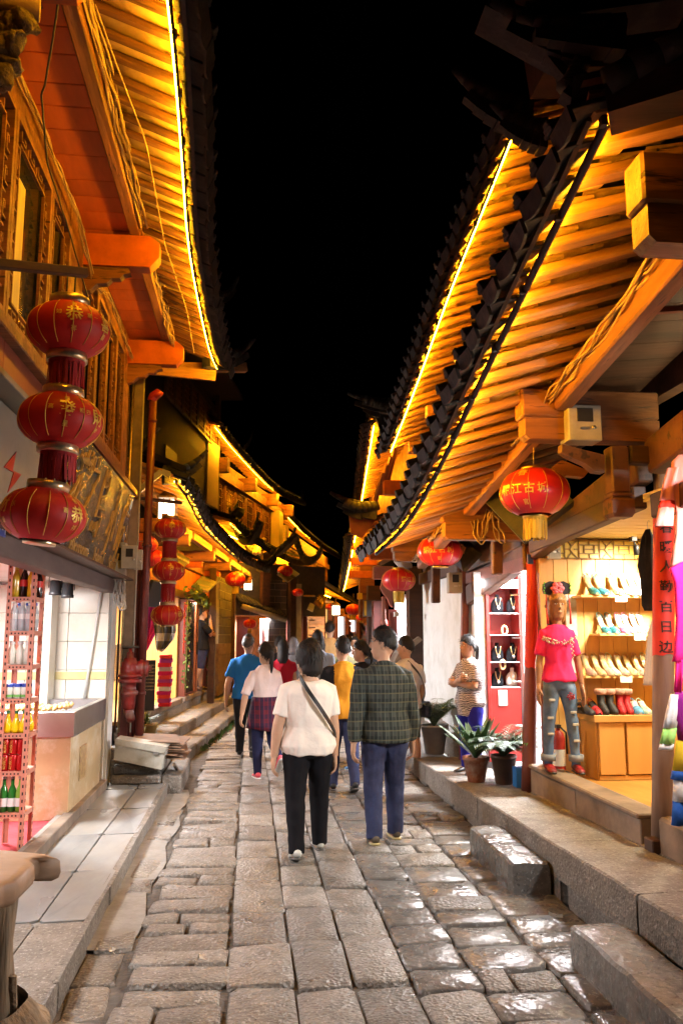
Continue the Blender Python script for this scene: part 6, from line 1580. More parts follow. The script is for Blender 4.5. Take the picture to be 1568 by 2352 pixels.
for i in range(6):
    s0 = -.5 + i * 1.18; mb = MB(); frame_part(mb, F3(s0, .0, 4.75), F3.d, 1.1, 1.48, .07, .07); w = mb.build('window', WOOD, L3)
    mb = MB(); key_lattice(mb, F3(s0 + .08, .0, 4.83), F3.d, .94, 1.32, .16, .025, .03); bars_lattice(mb, F3(s0 + .24, 0, 4.99), F3.d, .62, 1.0, 3, 4, .022); mb.build('lattice', WOOD, w)
    F3.part('pane', PANE if i != 1 else CURT, w, s0 + .08, s0 + 1.02, -.06, -.05, 4.83, 6.15)
L3M = [F3(-1.2, .75, 4.75), F3(1.5, .8, 4.45), F3(5, .85, 4.35), F3(8.2, .8, 4.5)]
mb = MB(); mb.tube([F3(-.8, .12, 4.66), F3(8.6, .12, 4.66)], .014, 6); mb.build('added_sill_tube', LEDF, L3)  # tube added to wash the balcony wall with amber light
r3m, _ = eave(L3, L3M, -F3.n, .9, .25, sp=.3, rw=.1, rh=.08, lining='sheet', led='tube', roof_len=1.0, roof_rise=.35, singles=False, tile_w=.26, tile_out=.16, tile_drop=.16, ledr=.012, name='lower_roof', ledm=LEDF)
F3.part('lower_wall', WOOD, L3, -2, 9.0, -.3, -.08, .0, 4.3); 
for i in range(8): F3.part('wall_panel', WOODO, L3, -1.0 + i * 1.2, -.1 + i * 1.2, -.08, -.03, 3.0, 4.2, .01)
# roof ends with both corners curled up, one behind the other
def boat(label, L, Mid, Rr, yy, th=.3, deep=1.6, bundles=False):
    l, m, r = pY(*L, yy), pY(*Mid, yy), pY(*Rr, yy); t = thing('curled_roof_end', label, 'roof', m, 'curled dark roof ends on the left')
    pts = []
    for i in range(15):
        u = i / 14; p = l * (1 - u) ** 2 + (m * 2 - (l + r) * .5) * (2 * u * (1 - u)) + r * u * u; pts.append(p)
    back = V(.12, 1, 0) * deep
    rings = []
    for i, p in enumerate(pts):
        k = th * (.35 + .65 * math.sin(math.pi * i / 14)); rings.append([p, p + back * .9 + V(0, 0, .5 * k), p + back + V(0, 0, k + .15), p + V(0, 0, k)])
    mb = MB(); mb.loft(rings, 0, False); mb.build('roof_slab', TILE, t)
    for i in range(0, 14):
        p = pts[i].lerp(pts[i + 1], .5); k = th * (.35 + .65 * math.sin(math.pi * (i + .5) / 14)); M_, L_ = beam_frame(pts[i], pts[i + 1])
        mb = MB(); mb.tube([p + V(0, -.06, k * .7), p + back * .8 + V(0, 0, k + .12)], L_ * .42, 7); mb.build('cover_tile', TILE, t)
    for (tip, nx) in ((0, 2), (14, 12)):
        d = (pts[tip] - pts[nx]); horn(t, pts[nx] + V(0, 0, th * .6), pts[tip] + d * .15 + V(0, 0, th * .9), .08, lift=.6)
    return t
boat('nearest curled dark roof end below the balcony windows', (528, 1192), (560, 1252), (592, 1202), 23.6, .3)
boat('smaller dark curled roof tip at the foot of the amber column, upper left', (497, 1200), (520, 1200), (546, 1168), 23.9, .22)
boat('wide curled dark roof end with round tiles lit in its middle', (566, 1272), (618, 1284), (677, 1230), 26.0, .26)
boat('far curled dark roof end above the distant lanterns', (676, 1236), (702, 1298), (738, 1266), 29.0, .32)
t = thing('bamboo_roll', 'amber lit bundle of bamboo and sticks on the mid left roofs', 'bundle', pY(600, 1250, 25.6))
for (A, B, r) in (((585, 1272), (596, 1238), .09), ((596, 1272), (607, 1238), .09)):
    a, b = pY(*A, 25.6), pY(*B, 25.9); mb = MB(); mb.tube([a.lerp(b, i / 8) for i in range(9)], [r * (1 if i % 2 else .9) for i in range(9)], 8); mb.build('bamboo', MEMB, t)
mb = MB()
for i in range(14):
    a = pY(560 + R_.uniform(0, 30), 1262 - R_.uniform(0, 20), 25.8); mb.tube([a, a + V(R_.uniform(.1, .5), .1, R_.uniform(.0, .35))], .015, 4)
tag(mb.build('sticks', MEMB, t), kind='stuff')
# --- third house along the bend
F4 = Frame((1.16 - .6, 34.1, 0), 12.8)
L4 = thing('bend_house', 'distant amber lit house with upright window bars and pale gutter where the street bends', 'building', F4(8, 0, 0))
L4E = [F4(0, .6, 6.9), F4(5, .6, 6.65), F4(12, .6, 6.6), F4(19, .6, 6.75)]
r4, _ = eave(L4, L4E, -F4.n, .7, .25, sp=.4, rw=.12, rh=.09, lining='sheet', led='tube', roof_len=3.0, roof_rise=1.6, singles=False, tile_w=.3, tile_out=.18, tile_drop=.2, ledr=.014, ledm=LEDF)
F4.part('upper_wall', WOOD, L4, -.5, 20, -.3, -.05, 3.9, 6.7); F4.part('header_beam', WOOD, L4, -.4, 19.8, -.05, .1, 5.9, 6.2)
for i in range(11):
    s0 = .3 + i * 1.7; mb = MB(); frame_part(mb, F4(s0, .02, 4.3), F4.d, 1.5, 1.55, .09, .08); w = mb.build('window', WOOD, L4)
    mb = MB(); bars_lattice(mb, F4(s0 + .09, .02, 4.39), F4.d, 1.32, 1.37, 6, 3, .05); mb.build('lattice', WOOD, w)
    F4.part('pane', CURT if i % 3 == 1 else PANE, w, s0 + .09, s0 + 1.4, -.04, -.03, 4.39, 5.76)
mb = MB(); mb.tube([F4(0, .25, 4.1), F4(19, .25, 4.1)], .018, 6); mb.build('added_sill_tube', LEDF, L4)  # another added tube, brightens this upper wall
L4M = [F4.at(690, 1312, 1.3), F4.at(713, 1328, 1.3), F4.at(760, 1356, 1.3), F4.at(813, 1386, 1.3)]
r4m, _ = eave(L4, L4M, -F4.n, 1.3, .35, sp=.4, rw=.12, rh=.09, lining='sheet', led='tube', roof_len=1.5, roof_rise=.5, singles=False, tile_w=.3, tile_out=.18, tile_drop=.18, ledr=.012, name='lower_roof', smooth=False, ledm=LEDF)
mb = MB(); mb.tube([p + F4.n * .3 + V(0, 0, .02) for p in L4M], .1, 8); mb.build('pale_gutter', METER, L4)
# lit shop fronts under it
LITY = emis('glowing_yellow_panel', (1.0, .62, .2), 1.6); LITW = emis('glowing_white_panel', (1.0, .95, .95), 2.6); LITP = emis('glowing_pink_panel', (1.0, .45, .6), 1.6)  # far shop panels glow themselves in place of lit rooms
F5 = Frame((1.7, 27.0, 0), 12.8)
HAT = thing('hat_shop', 'distant yellow lit shop front with rows of dark hats on its wall', 'shop', F5(2, 0, 0))
a0, a1 = F5.sz(692, 1450)[0], F5.sz(742, 1450)[0]
F5.part('hat_wall', PINE, HAT, a0, a1, -.6, -.55, .0, 2.9); F5.part('door_post', WOODR, HAT, a0 - .15, a0, -.6, .05, .0, 3.0); F5.part('door_post', WOOD, HAT, a1, a1 + .2, -.6, .05, .0, 3.0); s = F5.sz(706, 1450)[0]; F5.part('door_post', WOODR, HAT, s - .1, s + .1, -.6, 0, 0, 2.95)
F5.part('hat_ceiling', PINE, HAT, a0, a1, -.55, .4, 2.92, 2.97)
for i in range(6):
    for k in range(2):
        c = F5.at(716 + k * 15, 1408 + i * 17 + k * 7, -.45); mb = MB(); mb.lathe(c, [(.2, 0), (.19, .02), (.1, .03), (.09, .1), (.001, .11)], 10); tag(mb.build('hat', WOODD), '%s hat from the top in the %s column on the yellow shop wall' % (['first', 'second', 'third', 'fourth', 'fifth', 'sixth'][i], ('left', 'right')[k]), 'hat', 'hats on the shop wall')
F6 = Frame((3.0, 33.0, 0), 12.8)
def far_opening(parent, A, B, y0, m, nm):
    a, b = pY(A[0], A[1], y0), pY(B[0], B[1], y0); mb = MB(); mb.box2((a.x, y0 + .6, 0), (b.x, y0 + .65, a.z)); mb.build(nm, m, parent)
    for x in (a.x, b.x): mb = MB(); mb.box2((x - .07, y0 - .1, 0), (x + .07, y0 + .7, a.z + .1)); mb.build('door_post', WOODR, parent)
    mb = MB(); mb.box2((a.x + .07, y0 - .05, a.z), (b.x - .07, y0 + .6, a.z + .35)); mb.build('shop_lintel', WOOD, parent)
FS = thing('far_shop_row', 'row of glaring white and pink lit shops at the far bend of the street', 'shop', F6(5, 0, 0))
for (p0, p1, pt, yy, m, nm) in ((744, 757, 1396, 33.5, LITY, 'yellow_opening'), (759, 769, 1400, 34, LITY, 'yellow_opening'), (772, 795, 1416, 36, LITW, 'white_opening'), (798, 821, 1424, 36.5, LITW, 'white_opening'), (824, 846, 1436, 37, LITP, 'pink_display')): far_opening(FS, (p0, pt), (p1, 1500), yy, m, nm)
MERCH = mat('bright_merchandise', (.6, .15, .2), rough=.6, var=.9, scale=9, bump=0, col2=(.2, .3, .5))
for k in range(22):
    a = pY(R_.uniform(799, 843), R_.uniform(1432, 1478), 37.0); mb = MB(); mb.box(a, (R_.uniform(.08, .25), .1, R_.uniform(.1, .4)), None, 0, .01); mb.build('display_item', MERCH, FS)
# ================================================================ farther along the right side
R3 = thing('right_middle_house', 'narrow right-hand house with a steep amber soffit beyond the front house', 'building', (2.6, 16, .2))
FR3 = Frame((2.08, 14.0, 0), 6.1)   # eave line
E3 = [pY(861, 975, 13.9), pY(852, 1030, 15.2), pY(843, 1085, 17.2), pY(832, 1150, 20.3)]
rr3, _ = eave(R3, E3, (1, -.1, 0), .95, .34, sp=.25, rw=.09, rh=.07, lining='pan', singles=False, roof_len=2.4, roof_rise=1.0, tile_w=.25, tile_out=.14, tile_drop=.13, ledr=.007, ledm=LEDR)
horn(rr3, pY(905, 925, 13.6), pY(800, 904, 13.8), .1, lift=.5); horn(rr3, pY(870, 940, 13.7), pY(828, 925, 13.8), .07, lift=.5)
mb = MB(); mb.prism([pY(838, 932, 13.75), pY(900, 935, 13.75), pY(925, 1000, 13.75), pY(880, 1035, 13.75), pY(866, 965, 13.75)], V(0, .15, 0)); mb.build('gable_end', TILE, rr3)
for (A, B) in (((835, 918), (905, 938)),):
    a, b = pY(*A, 13.6), pY(*B, 13.6); mb = MB()
    for k in range(6): mb.tube([a.lerp(b, k / 6), a.lerp(b, (k + 1.05) / 6)], .09, 8)
    mb.build('ridge_tile', TILE, rr3)
mb = MB(); mb.box2((3.0, 12.6, 3.4), (3.2, 21, 6.0)); mb.build('upper_wall', WOOD, R3)
for (A, yy) in ((905, 14.6), (893, 16.5)):
    c = pY(A, 1125, yy); mb = MB(); mb.box2((c.x - .2, yy - .1, c.z - .1), (c.x + .5, yy + .1, c.z + .16), 0, .01); mb.build('tie_beam', WOODO, R3)
for k in range(4):
    a, b = pY(862 + k * 9, 1150 - k * 14, 15.5), pY(880 + k * 9, 1085 - k * 18, 15.2); beam('brace', a, b, .07, .07, WOOD, R3)
# lower storey between the white wall and the bend
R2 = thing('right_lower_house', 'dark low house front with pink bracket and red carved board beyond the white wall', 'building', (2.7, 14.5, .1))
PINKW = mat('pinkish_timber', (.5, .2, .15), rough=.5, var=.2, bump=.1)
def pbox(name, A, B, y0, dep, m, parent, bev=0.0):
    a, b = pY(A[0], A[1], y0), pY(B[0], B[1], y0); mb = MB(); mb.box2((min(a.x, b.x), y0, min(a.z, b.z)), (max(a.x, b.x), y0 + dep, max(a.z, b.z)), 0, bev); return mb.build(name, m, parent)
pbox('dark_pier', (939, 1300), (972, 1560), 12.9, .3, WOODD, R2)
pbox('door_leaf', (893, 1400), (915, 1740), 14.5, .06, DRED, R2); 
for k in range(5): pbox('door_slat', (894 + k * 4.2, 1405), (897 + k * 4.2, 1560), 14.46, .03, WOODR, R2)
pbox('bright_room', (906, 1365), (940, 1745), 15.4, .05, WHL, R2)
pbox('wall_lintel', (850, 1255), (940, 1285), 14.4, .2, WOODO, R2, .01); pbox('wall_lintel', (858, 1300), (905, 1330), 14.6, .2, PINKW, R2, .01)
mb = MB(); poly = [(878, 1332), (902, 1332), (902, 1395), (896, 1390), (890, 1375), (880, 1362), (874, 1350)]; mb.prism([pY(x, y, 14.2) for x, y in poly], V(0, .12, 0)); mb.build('pink_bracket', PINKW, R2)
pbox('pink_post', (877, 1370), (886, 1425), 14.25, .1, PINKW, R2, .01); mb = MB(); mb.lathe(pY(881, 1432, 14.3), [(.001, -.09), (.05, -.06), (.065, 0), (.05, .06), (.03, .09)], 10); mb.build('pink_finial', PINKW, R2)
pbox('pale_lamp_bracket', (906, 1405), (916, 1416), 12.3, .1, WHITE, R2)
t = thing('carved_couplet', 'small red board with gilt carving hanging beyond the third right lantern', 'sign', pY(883, 1465, 14.8))
pbox('board', (874, 1425), (892, 1500), 14.8, .04, PAPER, t); mb = MB(); p = pY(883, 1450, 14.78); put_text(mb, '招', .14, p, (1, 0, 0), (0, 0, 1), 0, .004); put_text(mb, '財', .14, p + V(0, 0, -.2), (1, 0, 0), (0, 0, 1), 0, .004); mb.build('gilt_lettering', GOLDP, t)
pbox('dark_front', (845, 1345), (876, 1740), 19.0, .3, WOODD, R2); pbox('dark_front', (858, 1380), (895, 1740), 15.8, .3, DRED, R2)
mb = MB(); poly = [(905, 1520), (915, 1500), (940, 1478), (962, 1462), (970, 1470), (945, 1490), (925, 1515), (915, 1540)]; mb.prism([pY(x, y, 12.75) for x, y in poly], V(0, .5, 0)); mb.build('awning_roll', WOODG, R2)
mb = MB(); a, b = pY(905, 1283, 12.6), pY(945, 1300, 12.6); rings = []
for i in range(6):
    u = i / 5; c = a.lerp(b, u); r = .04 + .10 * math.sin(math.pi * min(1, u + .1)); rings.append([c + V(0, math.cos(q) * r, math.sin(q) * r * .8) for q in [2 * math.pi * k / 10 for k in range(10)]])
mb.loft(rings); tag(mb.build('wrapped_bundle', cloth('grey_wrap', (.42, .38, .34))), 'grey cloth wrapped bundle under the eave above the third right lantern', 'bundle')
R4 = thing('right_far_house', 'far right house with curled ridge and amber soffit at the street bend', 'building', (3.0, 24, .1))
E4 = [pY(818, 1228, 18.7), pY(808, 1280, 22.5), pY(798, 1325, 28.5), pY(790, 1357, 38)]
rr4, _ = eave(R4, E4, (1, -.1, 0), 1.1, .4, sp=.35, rw=.11, rh=.08, lining='pan', singles=False, roof_len=2.4, roof_rise=1.0, tile_w=.3, tile_out=.16, tile_drop=.16, ledr=.009, ledm=LEDR)
horn(rr4, pY(865, 1165, 18.4), pY(760, 1132, 18.6), .14, lift=.6); horn(rr4, pY(830, 1172, 18.4), pY(782, 1158, 18.6), .1, lift=.6)
mb = MB(); mb.prism([pY(800, 1168, 18.5), pY(862, 1172, 18.5), pY(862, 1195, 18.5), pY(832, 1235, 18.5), pY(806, 1225, 18.5)], V(0, .15, 0)); mb.build('gable_board', DRED, rr4)
for (A, B) in (((790, 1160), (868, 1172)),):
    a, b = pY(*A, 18.35), pY(*B, 18.35); mb = MB()
    for k in range(6):
        c = .06 * (k - 2.5) ** 2 / 6; mb.tube([a.lerp(b, k / 6) + V(0, 0, c), a.lerp(b, (k + 1.05) / 6) + V(0, 0, .06 * (k - 1.5) ** 2 / 6)], .11, 8)
    mb.build('ridge_tile', TILE, rr4)
pbox('upper_wall', (826, 1240), (860, 1420), 20.5, .3, WOOD, R4); pbox('far_wall', (800, 1395), (850, 1445), 40, .3, WOODO, R4)
for k, (px, py) in enumerate(((842, 1255), (838, 1290), (834, 1320))): c = pY(px, py, 19.8); mb = MB(); mb.box((c), (.7, .2, .18), None, 0, .01); mb.build('tie_beam', WOODO, R4)
pbox('yellow_box', (822, 1362), (832, 1376), 19.5, .2, TASY, R4)
t = thing('dark_sign_box', 'dark green sign box under the far right eave', 'sign', pY(845, 1397, 17)); pbox('case', (836, 1378), (862, 1416), 17, .2, BDK, t); pbox('yellow_edge', (836, 1380), (842, 1414), 16.97, .02, TASY, t)
# ================================================================ lanterns, lamps and boards down the street
strand('shorter strand of three red lanterns farther along on the left', pY(391, 1215, 10.4).x, 10.4, [pY(397, 1215, 10.4).z, pY(391, 1312, 10.4).z, pY(383, 1413, 10.4).z], .2, .135, pY(400, 1152, 10.4).z, 'strands of stacked red lanterns')
t = thing('lantern_bracket', 'thin dark bar holding the farther lantern strand', 'bracket', pY(360, 1150, 10.3)); mb = MB(); mb.beam(pY(298, 1142, 9.7), pY(416, 1155, 10.5), .035, .04); mb.build('bar', WOODD, t)
big_lantern('plain red lantern half hidden behind the red pipe, upper one', pY(336, 1250, 12.2), .17, text='古城', wire=.3, m=LANT, tass=False)
big_lantern('plain red lantern half hidden behind the red pipe, lower one', pY(352, 1283, 12.6), .19, text='', wire=.3, m=LANT, tass=False)
for (px, py, r, yy, lb, tx) in ((541, 1331, 23.5, 18.5, 'bright orange-red lantern with yellow tassel in front of the wall lamp', '古城'), (655, 1312, 18, 24, 'dim red lantern hanging before a tilted board at mid left', '麗江古城'), (684, 1361, 13, 26, 'small glowing red lantern above the brick pier', ''),
                               (706, 1335, 16, 27, 'red lantern under the pale gutter next to the hat shop', ''), (574, 1433, 15, 24.9, 'red lantern glowing inside the hooded doorway', '麗江'), (811, 1400, 18, 24, 'red lantern low over the crowd at the street bend', ''),
                               (757, 1394, 10, 33, 'tiny red lantern beside the far bright lamp', ''), (826, 1419, 9, 34, 'tiny pale red lantern over the pink far shop', '')):
    big_lantern(lb, pY(px, py, yy), r / FPX * yy, text=tx, wire=.3, m=LANTP, tass=r > 13)
LAMPW = emis('lamp_glass_lit', (1.0, .85, .6), 9.0)
def box_lamp(label, px, py, yy, w, h, en=True, s=1.0):
    c = pY(px, py, yy); t = thing('wall_lamp', label, 'lamp', c, 'old style box lamps')
    mb = MB(); mb.box(c, (w * .86, w * .86, h * .8)); mb.build('glass', LAMPW, t)
    mb = MB()
    for sx in (-1, 1):
        for sy in (-1, 1): mb.box(c + V(sx * w / 2, sy * w / 2, 0), (.02 * s, .02 * s, h))
    for sz in (-1, 1): mb.box(c + V(0, 0, sz * h / 2), (w * 1.12, w * 1.12, .025 * s))
    for sx in (-.16, .16): mb.box(c + V(sx * w, -w * .46, 0), (.01, .01, h * .9))
    mb.lathe(c + V(0, 0, h / 2 + .02), [(w * .6, 0), (w * .25, .07), (.02, .1), (.01, .3)], 8); mb.build('lamp_frame', WOODD, t)
    return t
box_lamp('lit box lamp with paper panes behind the upper small lantern', 384, 1178, 11.6, .24, .42)
box_lamp('lit box lamp on the dark brick wall right of the orange lantern', 570, 1343, 24.8, .26, .36)
box_lamp('bright box lamp hanging far down the street', 771, 1402, 31, .3, .4)
board('brown board with lit carved letters hanging before the hat shop', [(722, 1383), (738, 1398), (752, 1370), (733, 1363)], (26, 26, 26.5, 26.5), '福', WOOD, GOLDP, .3)
board('small cream tag board hanging at the hat shop door', [(706, 1398), (719, 1404), (723, 1390), (712, 1383)], (26.4, 26.4, 26.8, 26.8), None, WHITE)
board('grey tilted board behind the dim lantern at mid left', [(637, 1318), (662, 1336), (688, 1318), (662, 1300)], (23.6, 23.6, 25, 25), '酒吧', METER, WOODD, .28)
for (nm, par, c, tg, sz) in (('fill_lamp_housing', L2, (-1.42, 12.9, 2.3), (2.4, 11.0, .7), .42), ('fill_lamp_housing', R1, (2.95, 3.7, 2.42), (-1.0, 6.6, 1.3), .37)):  # housings added behind the two door fill lamps
    c = Vector(c); d = (Vector(tg) - c).normalized(); M_, _l = beam_frame(c, c + d); mb = MB(); mb.box(c - d * .045, (.06, sz, sz), M_, 0, .01); mb.build(nm, BLACK, par)
# ================================================================ red pipes, hydrant and utility box at the corner of the stall
t = thing('red_pipes', 'tall dark red standpipes at the corner of the snack stall', 'pipe', (-1.3, 9.9, .5))
for (A, B, r, yy) in (((352, 915), (320, 1690), .047, 9.9), ((333, 1290), (318, 1692), .035, 10.02), ((312, 1290), (300, 1690), .04, 10.0)):
    a, b = pY(*A, yy), pY(*B, yy); mb = MB(); mb.tube([b, a], r, 12); mb.build('pipe', PIPE, t)
    for u in (.12, .55, .93): mb = MB(); c = b.lerp(a, u); mb.tube([c - V(0, 0, .02), c + V(0, 0, .02)], r * 1.22, 12); mb.build('pipe_collar', PIPE, t)
c = pY(353, 910, 9.9); mb = MB(); mb.tube([c + V(-.02, 0, -.06), c, c + V(.05, -.02, .03), c + V(.08, -.02, .0)], .06, 10); mb.build('pipe_elbow', REDP, t)
pbox('backing_board', (286, 1290), (326, 1700), 10.1, .04, PIPE, t)
t = thing('fire_hydrant_valve', 'red cast iron valve with handwheel and capped outlet on the corner pipes', 'valve', pY(298, 1560, 9.75))
HY = mat('hydrant_red', (.24, .014, .012), rough=.4, var=.5, scale=9, bump=.3, bscale=30, dirt=(.16, .09, .07), dscale=5)
c = pY(298, 1556, 9.72); k = 9.72 / FPX
def P(px, py): return pY(px, py, 9.72)
mb = MB(); mb.lathe(c, [(.001, -.36), (.06, -.35), (.075, -.28), (.075, -.2), (.10, -.19), (.10, -.15), (.075, -.14), (.08, -.06), (.135, -.055), (.135, -.02), (.10, -.015), (.10, .0), (.135, .005), (.135, .03), (.10, .04), (.105, .1), (.10, .16), (.07, .19), (.07, .215), (.045, .22), (.04, .28), (.018, .285), (.018, .34)], 16); mb.build('valve_body', HY, t)
mb = MB(); a = c + V(0, 0, .1); mb.lathe(a, [(.085, 0), (.085, .11), (.1, .112), (.1, .14), (.085, .142), (.085, .17), (.095, .172), (.095, .2), (.03, .205), (.03, .24), (.001, .24)], 14, 0, True, False, Matrix.Rotation(math.pi / 2, 3, 'Y') @ Matrix.Rotation(-.25, 3, 'X')); mb.build('outlet', HY, t)
mb = MB(); mb.lathe(c + V(0, 0, .34), [(.085 + .014 * math.cos(q), .014 * math.sin(q)) for q in [2 * math.pi * i / 8 for i in range(9)]], 16)
for i in range(4): an = i * math.pi / 2; mb.beam(c + V(0, 0, .34), c + V(math.cos(an) * .085, math.sin(an) * .085, .34), .016, .01)
mb.build('handwheel', mat('rusty_iron', (.1, .09, .08), rough=.7, metal=.5, var=.5, bump=.4), t)
mb = MB(); mb.tube([c + V(0, 0, -.33), c + V(.01, 0, -.42), c + V(.02, .06, -.46)], .055, 10); mb.build('lower_elbow', HY, t)
t = thing('utility_box', 'battered pale metal box with hinged lid leaning at the stall corner', 'box', pY(320, 1730, 9.4))
yy = 9.3; q = [pY(*p_, yy) for p_ in ((262, 1745), (370, 1768), (381, 1722), (265, 1702))]
UB = mat('battered_metal', (.5, .5, .45), rough=.5, var=.25, scale=5, bump=.2, bscale=12, dirt=(.3, .27, .2), dscale=3)
mb = MB(); mb.prism(q, V(.02, .15, 0)); mb.build('box_body', UB, t, fixn=True)
q = [pY(*p_, yy - .02) for p_ in ((263, 1710), (376, 1731), (384, 1716), (266, 1697))]; mb = MB(); mb.prism(q, V(.02, .19, .015)); mb.build('lid', UB, t, fixn=True)
for px, py in ((276, 1716), (358, 1731)): a = pY(px, py, yy - .022); mb = MB(); mb.box(a, (.05, .012, .03), None, 0, .003); mb.build('hinge', STEEL, t)
t = thing('stone_plinth', 'rough stacked stone plinth under the battered metal box', 'plinth', (-1.15, 9.45, 0))
for (x0, x1, y0, y1, z0, z1) in ((-1.47, -.93, 9.34, 9.62, .10, .19), (-1.46, -.95, 9.46, 9.62, .19, .3), (-.94, -.72, 9.4, 10.8, -.04, .18), (-1.5, -.95, 9.64, 10.9, -.04, .34), (-1.46, -.8, 10.9, 11.5, -.04, .2)):
    mb = MB(); mb.box2((x0, y0 + .004, z0), (x1 - .004, y1, z1 - .004), 0, .02)
    for v in mb.v: v += V(mnoise.noise(v * 6), mnoise.noise(v * 6 + V(4, 0, 0)), mnoise.noise(v * 7)) * .03
    mb.build('rough_stone', KERB, t)
CARD = mat('flattened_cardboard', (.32, .2, .13), rough=.8, var=.35, scale=5, bump=.2)
for k in range(8):
    mb = MB(); a = V(-1.0 + R_.uniform(-.04, .05), 9.75 + R_.uniform(-.05, .1), .37 + k * .024); mb.box(a, (.55 + R_.uniform(-.05, .08), .75, .01), Matrix.Rotation(R_.uniform(-.15, .15), 3, 'Z') @ Matrix.Rotation(.06, 3, 'Y'), 0, .002)
    tag(mb.build('cardboard_sheet', CARD), ['bottom', 'second', 'third', 'fourth', 'fifth', 'sixth', 'seventh', 'top'][k] + ' flattened cardboard sheet piled beside the battered metal box', 'cardboard', 'pile of flattened cardboard')
beam_o = beam('leaning_stick', pz(415, 1782, .02), pz(400, 1755, .3), .025, .03, WOODG); tag(beam_o, 'short stick leaning on the cardboard pile at the gutter', 'stick')
t = thing('meter_cluster', 'cluster of pale meter boxes with windows at the end of the silver sign', 'meter box', pY(290, 1290, 9.1))
for (A, B, yy, d) in (((258, 1245), (287, 1330), 9.0, .14), ((279, 1252), (314, 1306), 8.95, .05), ((308, 1262), (326, 1308), 9.0, .08)):
    a, b = pY(*A, yy), pY(*B, yy); mb = MB(); mb.box2((a.x, yy, b.z), (b.x, yy + d, a.z), 0, .006); w = mb.build('case', METER, t)
    mb = MB(); ww = b.x - a.x; hh = a.z - b.z
    if A[0] < 300: mb.box2((a.x + ww * .3, yy - .005, b.z + hh * .5), (a.x + ww * .75, yy - .001, b.z + hh * .85)); mb.build('meter_window', BLACK, w)
    mb = MB(); mb.lathe((a.x + ww * .8, yy - .001, b.z + hh * .4), [(.014, 0), (.014, .012), (.001, .013)], 10, 0, True, False, Matrix.Rotation(math.pi / 2, 3, 'X')); mb.build('lock', STEEL, w)
cables('pale looped cables below the meter boxes', [pY(268, 1332, 9.0), pY(266, 1380, 8.95), pY(282, 1395, 8.95), pY(280, 1335, 9.0)], 4, .03, .012, METER, .02, 21, 4)
moss = MB()
for i in range(260):
    u = R_.random(); q = F2(1.8 + u * 6, .86 + abs(R_.gauss(0, .06)), 0.0); e = R_.uniform(.01, .03)
    moss.add([q + V(-e, 0, 0), q + V(e, 0, 0), q + V(R_.uniform(-.02, .02), R_.uniform(-.02, .02), R_.uniform(.02, .07))], [[0, 1, 2]])
tag(moss.build('gutter_weeds', LEAF), 'small green weeds along the foot of the left stone steps', 'weeds', kind='stuff')
# ================================================================ people
def ring_at(c, t, rx, ry, fwd, n=12, e=2.0):
    t = Vector(t).normalized(); a2 = Vector(fwd) - t * Vector(fwd).dot(t)
    if a2.length < 1e-4: a2 = t.orthogonal()
    a2.normalize(); a1 = a2.cross(t)
    out = []
    for k in range(n):
        q = 2 * math.pi * k / n; cx, sx = math.cos(q), math.sin(q)
        out.append(c + a1 * rx * math.copysign(abs(cx) ** (2 / e), cx) + a2 * ry * math.copysign(abs(sx) ** (2 / e), sx))
    return out
def limb_loft(mb, pts, rads, fwd=(0, 1, 0), n=12, e=2.0):
    pts = [Vector(p) for p in pts]; rings = []
    for i, p in enumerate(pts):
        t = pts[min(i + 1, len(pts) - 1)] - pts[max(i - 1, 0)]
        r = rads[i]; rx, ry = r if isinstance(r, tuple) else (r, r); rings.append(ring_at(p, t, rx, ry, fwd, n, e))
    mb.loft(rings, 0, True)
def remeshed(mb, vox, smooth=6, noise_amp=0.0, noise_f=9.0, nz=(1, 1, .5), seed=0):
    me = bpy.data.meshes.new('tmp'); me.from_pydata([tuple(v) for v in mb.v], [], mb.f); fix_normals(me)
    o = bpy.data.objects.new('tmp', me); COL.objects.link(o)
    m = o.modifiers.new('r', 'REMESH'); m.mode = 'VOXEL'; m.voxel_size = vox
    s = o.modifiers.new('s', 'SMOOTH'); s.factor = .5; s.iterations = smooth
    dg = bpy.context.evaluated_depsgraph_get(); out = bpy.data.meshes.new_from_object(o.evaluated_get(dg))
    bpy.data.objects.remove(o); bpy.data.meshes.remove(me)
    vs = [v.co.copy() for v in out.vertices]
    if noise_amp:
        nn = [v.normal.copy() for v in out.vertices]; off = V(seed * 3.1, seed * 1.7, 0)
        for i, v in enumerate(vs):
            p = V(v.x * nz[0], v.y * nz[1], v.z * nz[2]) * noise_f + off
            k = 1 - abs(mnoise.noise(p)) * 2.2; k2 = mnoise.noise(p * 2.1 + V(7, 0, 0))
            vs[i] = v + nn[i] * noise_amp * (k * .6 + k2 * .5)
    fs = [list(p.vertices) for p in out.polygons]; bpy.data.meshes.remove(out)
    r = MB(); r.add(vs, fs, 0, True); return r
SKINA = mat('skin', (.56, .33, .21), rough=.5, var=.12, scale=6, bump=.06, bscale=60, sub=.08)
SKINT = mat('tanned_skin', (.42, .23, .14), rough=.5, var=.12, scale=6, bump=.06, bscale=60, sub=.06)
SKINM = mat('mannequin_skin', (.30, .15, .085), rough=.38, var=.08, scale=4, bump=0)
HAIRB = mat('black_hair', (.010, .008, .007), rough=.62, var=.4, scale=14, stretch=(3, 3, .3), bump=.5, bscale=40)
HAIRG = mat('greying_hair', (.10, .095, .09), rough=.55, var=.6, scale=20, bump=.5, bscale=40)
HAIRL = mat('light_brown_hair', (.36, .16, .055), rough=.4, var=.4, scale=14, stretch=(3, 3, .3), bump=.5, bscale=40)
LIPS = mat('lips', (.42, .13, .11), rough=.45, var=.1, bump=0); EYEB = mat('dark_eye', (.015, .01, .008), rough=.15, var=.1, bump=0); EYEW = mat('eye_white', (.7, .68, .64), rough=.3, var=.05, bump=0)
